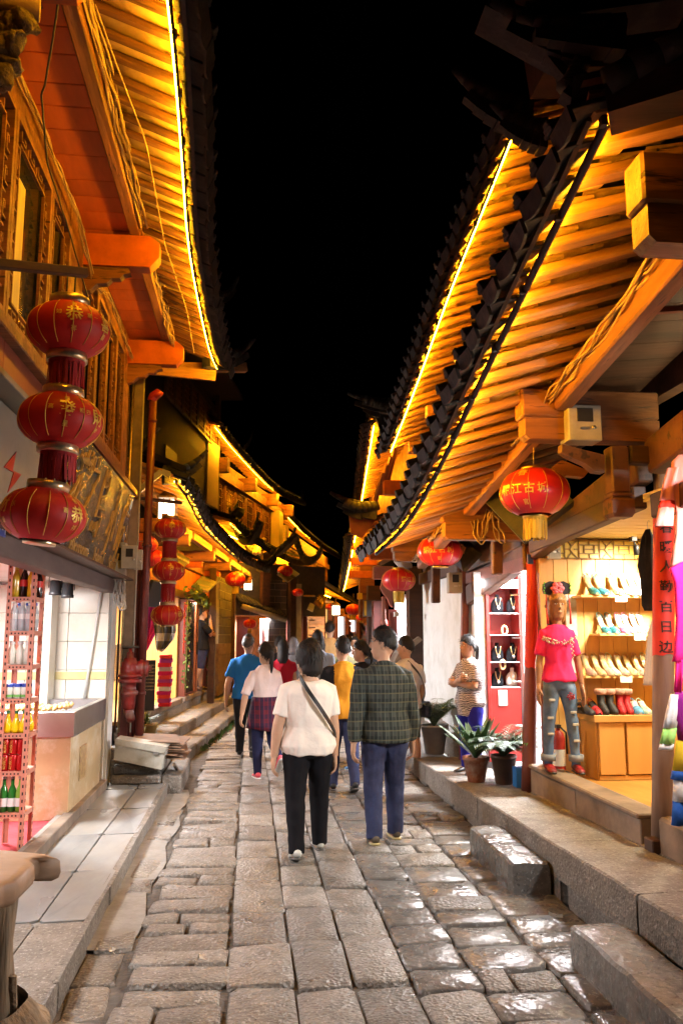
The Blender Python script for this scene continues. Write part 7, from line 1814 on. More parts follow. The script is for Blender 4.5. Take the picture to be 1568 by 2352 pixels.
SOLE = mat('rubber_sole', (.12, .11, .1), rough=.7, var=.3, bump=.1)
def head_mesh(mb, C, Rm, s):
    """skull, jaw, nose, ears as closed lofts in head space (Y forward)"""
    def T(x, y, z): return C + Rm @ (V(x, y, z) * s)
    secs = [(-.078, .012, .022, .030), (-.066, .012, .03, .040), (-.045, .006, .036, .050), (-.02, .0, .042, .056), (.01, -.004, .045, .060), (.035, -.006, .045, .060), (.055, -.008, .038, .05), (.068, -.01, .024, .033), (.073, -.01, .008, .012)]
    rings = []
    for (z, y, rx, ry) in secs: rings.append([T(rx * math.cos(q), y + ry * math.sin(q), z) for q in [2 * math.pi * k / 16 for k in range(16)]])
    mb.loft(rings, 0, True)
    rings = []
    for (z, y, rx, ry) in ((.018, .05, .004, .008), (.004, .056, .005, .011), (-.012, .062, .0075, .012), (-.02, .058, .010, .010), (-.025, .052, .006, .006)): rings.append([T(rx * math.cos(q), y + ry * math.sin(q), z) for q in [2 * math.pi * k / 8 for k in range(8)]])
    mb.loft(rings, 0, True)
    for sx in (-1, 1):
        rings = []
        for (z, r) in ((-.028, .004), (-.02, .008), (-.005, .011), (.008, .011), (.016, .005)): rings.append([T(sx * (.046 + .004 * math.cos(q)), -.006 + r * math.sin(q), z) for q in [2 * math.pi * k / 8 for k in range(8)]])
        mb.loft(rings, 0, True)
        mb.lathe(T(sx * .019, .048, .022), [(.001, -.003 * s), (.012 * s, 0), (.001, .003 * s)], 8)      # brow ridge
    mb.lathe(T(0, .052, -.038), [(.001, -.006 * s), (.013 * s, -.003 * s), (.013 * s, .003 * s), (.001, .006 * s)], 8)
def face_marks(b, C, Rm, s, brows=True):
    def T(x, y, z): return C + Rm @ (V(x, y, z) * s)
    def ell(c, rx, ry, rz, m):
        n = 8; vs = []; fs = []
        rings = [[c + Rm @ V(rx * math.sin(t) * math.cos(q), ry * math.sin(t) * math.sin(q), rz * math.cos(t)) for q in [2 * math.pi * k / n for k in range(n)]] for t in (.05, .8, 1.57, 2.3, 3.09)]
        b.loft(rings, m, True)
    for sx in (-1, 1):
        ell(T(sx * .019, .0495, .009), .0095 * s, .006 * s, .0038 * s, 2); ell(T(sx * .019, .0535, .009), .0042 * s, .003 * s, .004 * s, 1)
        if brows: ell(T(sx * .020, .0525, .0235), .012 * s, .005 * s, .0022 * s, 1)
    ell(T(0, .0535, -.0385), .0145 * s, .005 * s, .0032 * s, 3); ell(T(0, .0535, -.0435), .011 * s, .005 * s, .003 * s, 3)
def hair_mesh(C, Rm, s, style, seed=0):
    mb = MB(); n, m = 36, 22; vs = []; fs = []
    def T(x, y, z): return C + Rm @ (V(x, y, z) * s)
    def sst(a, b, x): t = max(0, min(1, (x - a) / (b - a))); return t * t * (3 - 2 * t)
    for j in range(m + 1):
        th = math.pi * j / m
        for i in range(n):
            ph = 2 * math.pi * i / n; d = V(math.sin(th) * math.sin(ph), math.sin(th) * math.cos(ph), math.cos(th)); f = max(0, math.cos(ph))   # ph=0 front
            back = max(0, -math.cos(ph)); side = abs(math.sin(ph))
            low = {'male': .46 * f + .02 * side - .42 * back, 'bob': .36 * f - .60 * side - .9 * back, 'pony': .50 * f + .02 * side - .5 * back, 'bang': lerp(-.95, .2, sst(.5, .68, f)), 'grey': .5 * f + .05 * side - .38 * back}[style]
            if style in ('male', 'grey') and .55 < side and f > .0: low = max(low, .1)
            k = sst(low - .10, low + .07, d.z)
            r = lerp(.78, (1.12 if style == 'pony' else 1.06) if style in ('male', 'grey', 'pony') else 1.17, k) + (.04 * mnoise.noise(V(d.x * 9 + seed, d.y * 9, d.z * 3.0)) + .022 * mnoise.noise(V(d.x * 26 + seed, d.y * 26, d.z * 7))) * k
            if style == 'male': r += .05 * k * max(0, d.z)
            p = V(d.x * .0485, d.y * .0645 - .004, d.z * .080 - .001) * r
            if style in ('bob', 'bang') and d.z < -.1 and k > .5: p.z -= .03 * (-.1 - d.z)
            vs.append(T(p.x, p.y, p.z))
    for j in range(m):
        for i in range(n): a, b = j * n + i, j * n + (i + 1) % n; fs.append([a, b, b + n, a + n])
    mb.add(vs, fs, 0, True)
    return mb, T
def hand_mesh(mb, W, d, pn, side, s, curl=.5):
    """palm and five separate bent fingers; W wrist, d pointing along the forearm, pn palm normal, side towards the thumb"""
    d = Vector(d).normalized(); pn = Vector(pn); pn = (pn - d * pn.dot(d)).normalized(); th = Vector(side); th = (th - d * th.dot(d) - pn * th.dot(pn)).normalized()
    limb_loft(mb, [W - d * .02 * s, W + d * .012 * s, W + d * .04 * s, W + d * .062 * s], [(.013 * s, .016 * s), (.013 * s, .020 * s), (.012 * s, .025 * s), (.008 * s, .024 * s)], th, 10)
    for k, (o, L) in enumerate(((.019, .046), (.0065, .052), (-.006, .048), (-.018, .037))):
        b = W + d * .056 * s + th * o * s; c = curl * (1 + .12 * k); d1 = (d * math.cos(c * .6) + pn * math.sin(c * .6) + th * o * 2); d2 = (d * math.cos(c * 1.5) + pn * math.sin(c * 1.5)); d3 = d * math.cos(c * 2.2) + pn * math.sin(c * 2.2)
        L *= s; p1 = b + d1 * L * .45; p2 = p1 + d2 * L * .35; p3 = p2 + d3 * L * .25
        limb_loft(mb, [b - d * .008 * s, b, p1, p2, p3], [.0058 * s, .0062 * s, .0058 * s, .0052 * s, .0036 * s], pn, 7)
    b = W + d * .014 * s + th * .018 * s; p1 = b + (th * .7 + d * .75 + pn * .2).normalized() * .026 * s; p2 = p1 + (d * .9 + th * .25 + pn * .35).normalized() * .024 * s
    limb_loft(mb, [W + d * .008 * s + th * .006 * s, b, p1, p2], [.009 * s, .0085 * s, .007 * s, .0045 * s], pn, 7)
def person(label, loc, H, heading=0.0, w=1.0, lleg=(0, 0, 0), rleg=(0, 0, 0), larm=(0, .12, .2), rarm=(0, .12, .2), head=(0, 0), hair='male', hairm=None, skin=None,
           top=None, sleeve=.5, hem=.485, bottom=None, pant=1.0, shoe=None, shoe2=None, vox=.011, lean=0.0, arms=None, kind='person', cat='person', skirt=None, belly=0.0, top_loose=.013, face=True, collar=True, group=None, flare=.0, curl=.45, fem=False, seed=1, stand=True, hair_s=1.0, wr=1.0):
    skin = skin or SKINA; hairm = hairm or HAIRB
    t = thing(kind, label, cat, loc, group, rotz=heading); WMt = WM[t]
    def L(x, y, z): return V(x, y, z) * H
    sh = (.090 if fem else .099) * w; hipw = (.052 if fem else .048) * w
    def leg(sgn, sw, kn, sp):
        hp = V(sgn * hipw, 0, .485); d1 = V(sgn * sp, math.sin(sw), -math.cos(sw)).normalized(); kp = hp + d1 * .225; d2 = V(sgn * sp * .4, math.sin(sw - kn), -math.cos(sw - kn)).normalized(); ap = kp + d2 * .222; return hp, kp, ap, sw - kn
    Ll, Rl = leg(-1, *lleg), leg(1, *rleg)
    low = min(Ll[2].z, Rl[2].z); dz = .040 - low
    def up(p): return V(p.x, p.y, p.z + dz)
    Ll = [up(p) for p in Ll[:3]] + [Ll[3]]; Rl = [up(p) for p in Rl[:3]] + [Rl[3]]
    def tors(z): y = math.sin(lean) * (z - .48); return V(0, y, z + dz)
    S = [(.455, .06, .055), (.475, .084, .062), (.51, .094 if not fem else .099, .066), (.55, .088, .060), (.60, .078 if not fem else .073, .052), (.66, .085, .056), (.72, .094, .062), (.755, .095, .060), (.78, .084, .052), (.80, .064, .044), (.818, .046, .038), (.835, .036, .034)]
    if belly: S = [(z, rx * (1 + belly * (.9 if .5 < z < .68 else .3)), ry * (1 + belly * (1.2 if .5 < z < .68 else .4))) for z, rx, ry in S]
    S = [(z, rx * w, ry * w) for z, rx, ry in S]
    def arm(sgn, sw, out, el):
        sp = tors(.768) + V(sgn * sh, 0, 0); d1 = V(sgn * math.sin(out), math.sin(sw) * math.cos(out), -math.cos(sw) * math.cos(out)); e = sp + d1 * .168; a2 = sw + el; d2 = V(sgn * math.sin(out * .35), math.sin(a2) * math.cos(out), -math.cos(a2) * math.cos(out)).normalized(); wr_ = e + d2 * .142; return sp, e, wr_, d2
    if arms:
        A = []
        for sgn, (e, wv) in zip((-1, 1), arms):
            sp = tors(.768) + V(sgn * sh, 0, 0); e = V(e[0], e[1], e[2] + dz); wv = V(wv[0], wv[1], wv[2] + dz); A.append((sp, e, wv, (wv - e).normalized()))
    else: A = [arm(-1, *larm), arm(1, *rarm)]
    Rm = Matrix.Rotation(head[0], 3, 'Z') @ Matrix.Rotation(-head[1], 3, 'X'); NB = tors(.83); HC = tors(.925) + V(0, .010 + .02 * head[1], 0)
    # body
    b = MB(); limb_loft(b, [tors(z) * H for z, _, _ in S], [(rx * H, ry * H) for _, rx, ry in S], (0, 1, 0), 16, 2.3)
    limb_loft(b, [(NB + V(0, 0, -.02)) * H, (NB + V(0, .002, .02)) * H, (HC + V(0, -.008, -.04)) * H], [(.036 * H, .036 * H), (.029 * H, .031 * H), (.030 * H, .034 * H)], (0, 1, 0), 12)
    head_mesh(b, HC * H, Rm, H)
    def armr(k): return [.030 * w, .033 * w, .029 * w, .025 * w, .026 * w, .022 * w, .0165 * w]
    for (sp, e, wv, d) in A:
        inn = sp + V(-math.copysign(.03, sp.x), 0, .0); limb_loft(b, [p * H for p in (inn, sp, sp.lerp(e, .5), e, e.lerp(wv, .25), e.lerp(wv, .6), wv + d * .01)], [r * H for r in armr(0)], (0, 1, 0), 12)
    for (hp, kp, ap, a) in (Ll, Rl):
        lk = .84 if (bottom is not None and pant >= 1) else 1.0
        limb_loft(b, [p * H for p in (hp + V(0, 0, .02), hp.lerp(kp, .15), hp.lerp(kp, .6), kp, kp.lerp(ap, .3) + V(0, -.006, 0), kp.lerp(ap, .7), ap)], [r * H * lk for r in (.052 * w, .056 * w, .044 * w, .035 * w, .034 * w, .025 * w, .021 * w)], (0, 1, 0), 12)
        limb_loft(b, [ap * H, (ap + V(0, .0, -.02)) * H, (ap + V(0, .05, -.026)) * H, (ap + V(0, .09, -.030)) * H], [.02 * H, (.02 * H, .024 * H), (.022 * H, .014 * H), (.018 * H, .008 * H)], (0, 0, 1), 10)
    r = remeshed(b, vox * .8, 3)
    for sgn, (sp, e, wv, d) in zip((-1, 1), A):
        pn = V(-sgn, 0, 0) if not arms else V(0, -1, -.2); hand_mesh(r, wv * H, d, pn, V(0, 1, 0) if not arms else V(0, .3, 1), H * 1.0, curl)
    if face: face_marks(r, HC * H, Rm, H)
    body = r.build('body', [skin, EYEB, EYEW, LIPS], t, WMt)
    # trousers
    if bottom is not None:
        b = MB(); zs = [(z, rx, ry) for z, rx, ry in S if z < .62 and (z < hem + .1)]
        limb_loft(b, [tors(z) * H for z, _, _ in zs], [((rx + .006) * H, (ry + .008) * H) for _, rx, ry in zs], (0, 1, 0), 16, 2.3)
        for (hp, kp, ap, a) in (Ll, Rl):
            P = [hp + V(0, 0, .03), hp.lerp(kp, .15), hp.lerp(kp, .6), kp, kp.lerp(ap, .35), kp.lerp(ap, .8), ap + V(0, 0, -.012)]
            Rr = [.055, .060, .049, .041 + flare * .3, .037 + flare * .6, .030 + flare, .029 + flare]
            if pant < 1.0:
                k = max(3, int(round(2 + pant * 5))); P, Rr = P[:k], Rr[:k]
            limb_loft(b, [p * H for p in P], [x * w * H for x in Rr], (0, 1, 0), 14)
        r = remeshed(b, vox, 3, .008 * H / 1.7 * wr, 8, (1, 1, .9), seed); r.build('trousers', bottom, t, WMt)
    if skirt:
        b = MB(); z0, z1, mm, fl = skirt; n = 28; rings = []
        for i in range(7):
            z = lerp(z1, z0, i / 6); rr = .096 * w + fl * (i / 6); c = tors(z); rings.append([(c + V((rr * 1.05) * math.cos(q) * (1 + .05 * i / 6 * math.sin(q * 9)), rr * .85 * math.sin(q) * (1 + .05 * i / 6 * math.sin(q * 9)), .012 * math.sin(q * 2 + 1) * (i / 6))) * H for q in [2 * math.pi * k / n for k in range(n)]])
        b.loft(rings, 0, True); b.build('skirt', mm, t, WMt)
    # upper garment
    if top is not None:
        b = MB(); zs = [(z, rx + top_loose, ry + top_loose) for z, rx, ry in S if hem <= z < .81]
        zs = [(hem, zs[0][1] + .006, zs[0][2] + .008)] + zs[1:] + ([(.832, .044 * w, .042 * w)] if collar else [(.812, .058 * w, .047 * w)])
        limb_loft(b, [tors(z) * H for z, _, _ in zs], [(rx * H, ry * H) for _, rx, ry in zs], (0, 1, 0), 18, 2.3)
        for (sp, e, wv, d) in A:
            inn = sp + V(-math.copysign(.04, sp.x), 0, .006); full = [inn, sp + V(0, 0, -.004), sp.lerp(e, .4), sp.lerp(e, .75), e, e.lerp(wv, .5), wv - d * .004]; rr = [.036, .041, .039, .037, .034, .030, .026]
            k = {0: 2, .25: 3, .5: 4, .75: 5, 1: 7}.get(sleeve, 4); limb_loft(b, [p * H for p in full[:k]], [x * w * H for x in rr[:k]], (0, 1, 0), 14)
        r = remeshed(b, vox, 3, .017 * H / 1.7 * wr, 6, (1.2, 1.2, .55), seed + 5)
        mats = top if isinstance(top, list) else [top]
        if len(mats) > 1:
            for i, f in enumerate(r.f):
                c = sum((r.v[k] for k in f), Vector()) / len(f); c = c / H - V(0, 0, dz)
                if abs(c.x) > .062 * w and c.z < .81: r.m[i] = 1
        r.build('upper_garment', mats, t, WMt)
        if not collar: mats = mats
        col = MB(); limb_loft(col, [(NB + V(0, -.004, -.012)) * H, (NB + V(0, 0, .006)) * H], [(.046 * H, .044 * H), (.039 * H, .040 * H)], (0, 1, 0), 16)
        if collar: col.build('collar', mats[0], t, WMt)
    # shoes
    if shoe is not None:
        for (hp, kp, ap, a) in (Ll, Rl):
            q = Matrix.Rotation(a * .75 if a < -.15 else 0, 3, 'X'); o = ap
            def F(y, z): return (o + q @ V(0, y, z)) * H
            b = MB(); limb_loft(b, [F(-.034, -.022), F(-.024, -.012), F(0, -.008), F(.04, -.017), F(.075, -.024), F(.10, -.028)], [(.014 * H, .014 * H), (.022 * H, .022 * H), (.024 * H, .024 * H), (.027 * H, .017 * H), (.026 * H, .012 * H), (.016 * H, .008 * H)], (0, 0, 1), 12)
            s_ = b.build('shoe', shoe, t, WMt)
            b = MB(); limb_loft(b, [F(-.038, -.035), F(-.026, -.035), F(.03, -.035), F(.08, -.035), F(.104, -.034)], [(.014 * H, .006 * H), (.023 * H, .006 * H), (.026 * H, .006 * H), (.027 * H, .006 * H), (.016 * H, .006 * H)], (0, 0, 1), 12); place(b.build('sole', shoe2 or SOLE, None, WMt), WMt, s_) if False else b.build('sole', shoe2 or SOLE, s_, WMt)
    # hair
    if hair:
        hm, T = hair_mesh(HC * H, Rm, H * hair_s, hair, seed)
        if hair in ('bob', 'bang'):
            n = 20; rings = []
            Lh = -.078 if hair == 'bob' else -.15
            for (z, k, wv) in ((.02, .99, 0), (-.02, 1.06, .01), (Lh * .7, 1.1, .02), (Lh, .98, .03)):
                rings.append([T(.05 * k * math.cos(q), -.012 + .058 * k * math.sin(q) - .006, z + wv * .3 * mnoise.noise(V(q * 5, z, seed))) for q in [math.pi * ((.93 if hair == 'bob' else .89) + (1.14 if hair == 'bob' else 1.22) * i / n) for i in range(n + 1)]])
            inner = [[p.lerp(HC * H + V(0, -.01, (p - HC * H).z), .22) for p in rg] for rg in rings]
            loop = [a + b_[::-1] for a, b_ in zip(rings, inner)]; hm.loft(loop, 0, True)
        if hair == 'pony':
            pts = [T(0, -.062, .01), T(0, -.085, -.01), T(.0, -.085, -.06), T(.004, -.078, -.12), T(.0, -.07, -.165)]; hm.tube(smooth_poly(pts, 12), [.018 * H * k for k in ([.7, .9, 1.0, 1.05, 1.0, .95, .9, .8, .7, .55, .4, .25, .1])][:len(smooth_poly(pts, 12))], 9)
        if True:
            rr = random.Random(seed); c0 = HC * H; base = [v.copy() for v in hm.v[:36 * 23]]
            for k in range(520):
                i = rr.randrange(len(base)); p = base[i]; q = p - c0; qs = Rm.inverted() @ q / H
                if math.sqrt((qs.x / .0485) ** 2 + ((qs.y + .004) / .0645) ** 2 + (qs.z / .08) ** 2) < 1.0 or (hair in ('bang', 'bob') and qs.y > .02): continue
                nrm = q.normalized(); dn = (V(0, 0, -1) + Rm @ V(0, -.5, 0) * (1 if qs.z > .03 else .1) + V(rr.uniform(-.5, .5), rr.uniform(-.5, .5), rr.uniform(-.2, .2))); dn = (dn - nrm * dn.dot(nrm)).normalized()
                ln = H * rr.uniform(.012, .024) * (1.0 if hair in ('male', 'grey') else 1.8); sd = nrm.cross(dn) * H * rr.uniform(.0016, .0032); o = p + nrm * .001 * H
                hm.add([o - sd, o + sd, o + dn * ln * .6 + nrm * ln * .16 + sd * .8, o + dn * ln * .6 + nrm * ln * .16 - sd * .8, o + dn * ln + nrm * ln * rr.uniform(.0, .18)], [[0, 1, 2, 3], [3, 2, 4]], 0, True)
        hm.build('hair', hairm, t, WMt)
    t['_H'] = H
    return t, dict(A=A, dz=dz, HC=HC, Rm=Rm, tors=tors, S=S, Ll=Ll, Rl=Rl, H=H, M=WMt, w=w)
def strap(t, I, name, m, pts, wd=.02, th=.004):
    """flat strap along body-space points"""
    H = I['H']; mb = MB(); P = smooth_poly([Vector(p) * H for p in pts], 24); rings = []
    for i, p in enumerate(P):
        d = (P[min(i + 1, len(P) - 1)] - P[max(i - 1, 0)]).normalized(); ax = I['tors'](.66) * H; nrm = V(p.x, p.y, 0).normalized(); sd = nrm.cross(d).normalized()
        rings.append([p + sd * wd / 2 + nrm * th, p - sd * wd / 2 + nrm * th, p - sd * wd / 2 - nrm * th, p + sd * wd / 2 - nrm * th])
    mb.loft(rings, 0, False); return mb.build(name, m, t, I['M'])
def gp(px, py, z=0.0): p = pz(px, py, z); p.z = z; return p
C_CREAM = cloth('cream_tshirt', (.85, .78, .70), .05); C_BLKT = cloth('black_trousers', (.012, .012, .015), .3, .2); C_PLAID = wave_cloth('green_grey_plaid', [(.055, .066, .06), (.13, .15, .13), (.02, .026, .024), (.17, .16, .09)], [(0, .062, .5, 2, .62), (2, .075, .5, 2, .62), (0, .031, .22, 1, .38), (2, .075, .14, 3, .45)])
C_JEAN = mat('dark_jeans', (.05, .06, .13), rough=.85, var=.35, scale=8, bump=.4, bscale=12, bdist=.03, spec=.15); C_BLUE = cloth('blue_polo', (.02, .17, .55)); C_DARK = cloth('dark_trousers', (.03, .03, .035)); C_PINKW = cloth('pinkish_cardigan', (.75, .62, .6))
C_NAVY = cloth('navy_leggings', (.02, .022, .06)); C_RPL = wave_cloth('dark_red_plaid', [(.10, .015, .025), (.02, .015, .04), (.25, .03, .05)], [(0, .1, .5, 1, .7), (2, .1, .5, 1, .7), (0, .05, .15, 2, .5)])
C_OR = cloth('orange_shirt', (.62, .26, .02)); C_BLKS = cloth('black_shirt', (.015, .015, .017), .2); C_WPOLO = cloth('white_polo', (.72, .74, .78), .06); C_GSH = cloth('grey_green_shorts', (.13, .16, .13)); C_REDT = cloth('red_top', (.4, .015, .03)); C_LBL = cloth('pale_blue_shirt', (.45, .55, .72))
C_YJ = cloth('tan_yellow_jacket', (.5, .3, .12)); C_GREY = cloth('grey_print_scarf', (.4, .4, .42), .5)
SNK = mat('white_sneaker', (.7, .7, .66), rough=.5, var=.35, scale=14, bump=.1); PNK = mat('neon_pink_shoe', (.85, .12, .16), rough=.5, var=.15, bump=.1); BRNS = mat('brown_shoe', (.12, .09, .06), rough=.5, var=.3, bump=.1); TANSOL = mat('tan_sole', (.5, .4, .18), rough=.6, var=.2, bump=0); BLKS = mat('black_leather_shoe', (.02, .02, .022), rough=.35, var=.2, bump=.1); BLUS = mat('blue_sandal', (.05, .25, .6), rough=.5, var=.2, bump=0); GRYS = mat('grey_sneaker', (.3, .29, .27), rough=.6, var=.3, bump=.1)
# woman in cream t-shirt
t, I = person('woman in a cream t-shirt and black trousers with a thin black strap across her back', gp(706, 1962), 1.64, rad(8), 1.10, (-.17, .10, .05), (.26, .20, .05), (-.06, .30, .12), (-.10, .14, .18), (rad(42), -.05), 'bob', None, None, C_CREAM, .5, .47, C_BLKT, 1, SNK, None, .009, 0, collar=False, fem=True, seed=3, belly=.12, flare=.004, top_loose=.016)
dz = I['dz']; 
strap(t, I, 'bag_strap', BLACK, [(-.030, .072, .80 + dz), (-.040, .03, .842 + dz), (-.046, -.045, .825 + dz), (-.018, -.108, .765 + dz), (.035, -.113, .69 + dz), (.085, -.092, .62 + dz), (.128, -.04, .555 + dz), (.135, .03, .52 + dz)], .03)
# man in the plaid shirt
t, I = person('man in a dark green plaid shirt and jeans with glasses, head turned left', gp(884, 1932), 1.75, rad(4), 1.07, (-.09, .08, .04), (.20, .22, .03), (-.22, .24, .16), (-.02, .16, .16), (rad(66), .0), 'male', None, SKINA, C_PLAID, 1, .465, C_JEAN, 1, BRNS, TANSOL, .009, 0, seed=8, belly=.10, top_loose=.018, flare=.006)
H = I['H']; C = I['HC'] * H; Rm = I['Rm']; mb = MB()
for sx in (-1, 1):
    mb.tube([C + Rm @ (V(sx * .019 + .016 * math.cos(q), .061, .008 + .011 * math.sin(q)) * H) for q in [2 * math.pi * k / 12 for k in range(13)]], .0016, 4); mb.tube([C + Rm @ (V(sx * .035, .060, .010) * H), C + Rm @ (V(sx * .05, .02, .012) * H), C + Rm @ (V(sx * .052, -.008, .008) * H)], .0018, 4)
mb.tube([C + Rm @ (V(-.004, .063, .010) * H), C + Rm @ (V(.004, .063, .010) * H)], .0016, 4); mb.build('glasses', BLACK, t, I['M'])
# second row
person('man in a blue polo shirt and dark trousers walking away on the left', gp(566, 1738), 1.70, rad(-4), 1.10, (.22, .1, .03), (-.18, .5, .03), (-.15, .3, .25), (.15, .2, .3), (rad(-12), 0), 'grey', HAIRG, SKINA, C_BLUE, .5, .48, C_DARK, 1, BLKS, None, .012, seed=11, belly=.12)
t, I = person('girl in a pinkish cardigan with ponytail, dark red plaid wrap and pink shoes', gp(606, 1786), 1.58, rad(14), 1.0, (-.04, .05, .02), (-.12, 1.0, .02), (-.15, .42, .2), (.1, .2, .5), (rad(20), .05), 'pony', None, None, C_PINKW, .75, .55, C_NAVY, 1, PNK, SNK, .011, fem=True, seed=13, skirt=(.36, .60, C_RPL, .035))
person('woman with long dark hair in a red top behind the ponytail girl', gp(648, 1712), 1.60, rad(10), 1.0, (.1, .1, .02), (-.1, .2, .02), (0, .2, .5), (.1, .2, .6), (rad(-15), .1), 'bang', None, None, C_REDT, .25, .5, C_NAVY, 1, BLKS, None, .014, fem=True, seed=17)
person('man in an orange shirt with black side panels and dark jeans', gp(787, 1816), 1.66, rad(3), 1.08, (.12, .1, .03), (-.12, .3, .03), (.05, .16, .3), (-.08, .2, .2), (rad(14), 0), 'male', None, None, [C_OR, C_BLKS], .5, .47, C_JEAN, 1, BLKS, None, .011, seed=19)
t, I = person('woman in dark dress and blue sandals, hair tied back, face in profile', gp(830, 1770), 1.60, rad(30), .98, (.1, .1, .03), (-.14, .2, .03), (.2, .2, .9), (.05, .25, .3), (rad(55), .05), 'pony', None, None, C_BLKS, 0, .46, C_DARK, .55, BLUS, SNK, .011, fem=True, seed=23, skirt=(.30, .56, C_BLKS, .03))
t, I = person('man in white polo and grey shorts with a dark shoulder bag by the white wall', gp(936, 1778), 1.66, rad(28), 1.08, (.08, .1, .03), (-.06, .1, .03), (.05, .2, .5), (.05, .28, .4), (rad(32), .08), 'male', None, None, C_WPOLO, .5, .48, C_GSH, .42, GRYS, None, .011, seed=29)
dz = I['dz']; strap(t, I, 'bag_strap', BLACK, [(-.03, -.05, .825 + dz), (.05, -.095, .72 + dz), (.125, -.06, .60 + dz), (.15, .0, .52 + dz)], .025)
mb = MB(); mb.box(V(.165, .0, .46 + dz) * I['H'], (.10, .22, .2), None, 0, .03); mb.build('shoulder_bag', mat('dark_blue_bag', (.03, .04, .07), rough=.6, var=.2, bump=.2), t, I['M'])
person('short dark haired person in pale blue behind the near woman', gp(728, 1706), 1.74, rad(-5), 1.1, (.1, .1, .02), (-.1, .2, .02), (0, .15, .2), (0, .15, .2), (rad(10), 0), 'bob', None, None, C_LBL, .5, .48, C_DARK, 1, BLKS, None, .014, seed=31)
person('person with a grey patterned headscarf beside the red top woman', gp(672, 1690), 1.62, rad(0), 1.0, (.1, .1, .02), (-.1, .2, .02), (0, .15, .2), (0, .15, .2), (0, .1), 'bob', C_GREY, None, C_GREY, .5, .48, C_DARK, 1, BLKS, None, .016, seed=37, face=False)
for i, (px, py, H, hd, tm, bm, hs, lb) in enumerate(((757, 1660, 1.95, 0, C_YJ, C_DARK, 'male', 'man in a tan and black jacket standing tall before the hat shop'), (778, 1648, 1.62, -.3, C_BLKS, C_DARK, 'male', 'distant person in dark clothes left of the far bright shops'),
      (800, 1655, 1.68, .2, cloth('pale_pink_shirt', (.7, .5, .48)), C_DARK, 'male', 'distant person in a pale pink shirt at the bend of the street'), (815, 1662, 1.66, 3.0, C_WPOLO, C_DARK, 'male', 'distant man in white walking toward the viewer'), (735, 1672, 1.60, .1, C_DARK, C_DARK, 'bang', 'distant long haired person dressed in black near the hat shop'),
      (858, 1680, 1.58, .2, C_BLKS, C_DARK, 'bob', 'dark haired person half hidden behind the plaid shirt man'), (640, 1690, 1.66, 0, C_BLKS, C_DARK, 'male', 'dark haired man far back by the brick pier'), (790, 1670, 1.6, .1, cloth('olive_jacket', (.2, .19, .1)), C_DARK, 'male', 'distant walker in olive behind the orange shirt man'))):
    person(lb, gp(px, py), H, hd, 1.05, (.12, .1, .02), (-.12, .2, .02), (.1, .15, .3), (-.1, .15, .3), (.2 * (i % 3 - 1), 0), hs, None, None, tm, 1 if i % 2 else .5, .48, bm, 1, BLKS, None, .018, seed=41 + i, face=(i == 3))
# man leaning in the doorway
c = F2.at(460, 1580, .06); c.z = .56
t, I = person('man in black polo and denim shorts leaning in the left doorway, hand at chin', c, 1.72, rad(-68), 1.08, (.08, .05, .03), (-.10, .3, .02), hair='male', head=(rad(-8), -.25), skin=SKINT, top=C_BLKS, sleeve=.5, hem=.48, bottom=C_JEAN, pant=.42, shoe=mat('brown_sandal', (.1, .05, .03), rough=.6, var=.3, bump=.1), vox=.013, seed=51,
              arms=(((-.13, .03, .63), (.02, .12, .655)), ((.12, .08, .655), (.03, .10, .84))))
# woman in zebra blouse
ZEB = bpy.data.materials.new('zebra_print'); ZEB.use_nodes = True
_n = ZEB.node_tree.nodes; _l = ZEB.node_tree.links; _b = _n['Principled BSDF']; _t = _n.new('ShaderNodeTexCoord'); _w = _n.new('ShaderNodeTexWave'); _w.bands_direction = 'Z'; _w.inputs['Scale'].default_value = 19; _w.inputs['Distortion'].default_value = 7; _w.inputs['Detail'].default_value = 2; _w.inputs['Detail Scale'].default_value = 1.1
_r = _n.new('ShaderNodeValToRGB'); _r.color_ramp.elements[0].position = .5; _r.color_ramp.elements[1].position = .58; _r.color_ramp.elements[0].color = (.03, .022, .025, 1); _r.color_ramp.elements[1].color = (.5, .44, .42, 1)
_l.new(_t.outputs['Object'], _w.inputs[0]); _l.new(_w.outputs[1], _r.inputs[0]); _l.new(_r.outputs[0], _b.inputs['Base Color']); _b.inputs['Roughness'].default_value = .8
C_COB = cloth('cobalt_trousers', (.018, .018, .22), .15)
c = pz(1072, 1782, .22); c = V(c.x + .05, c.y, plat_z(c.y))
t, I = person('woman in zebra print blouse and cobalt trousers with folded arms by the jewellery shop', c, 1.42, rad(112), 1.06, (.02, .02, .06), (.04, .04, .02), hair='pony', head=(rad(-4), .02), skin=SKINT, top=ZEB, sleeve=.5, hem=.42, bottom=C_COB, shoe=BLKS, vox=.010, fem=True, seed=61, belly=.14, hair_s=1.0,
              arms=(((-.135, .06, .635), (.035, .105, .655)), ((.135, .06, .63), (-.035, .118, .68))), curl=.7)
dz = I['dz']; H = I['H']; mb = MB(); limb_loft(mb, [I['tors'](.575) * H, I['tors'](.61) * H], [(.0965 * H, .0755 * H), (.094 * H, .073 * H)], (0, 1, 0), 20, 2.3); mb.build('belt', BLACK, t, I['M'])
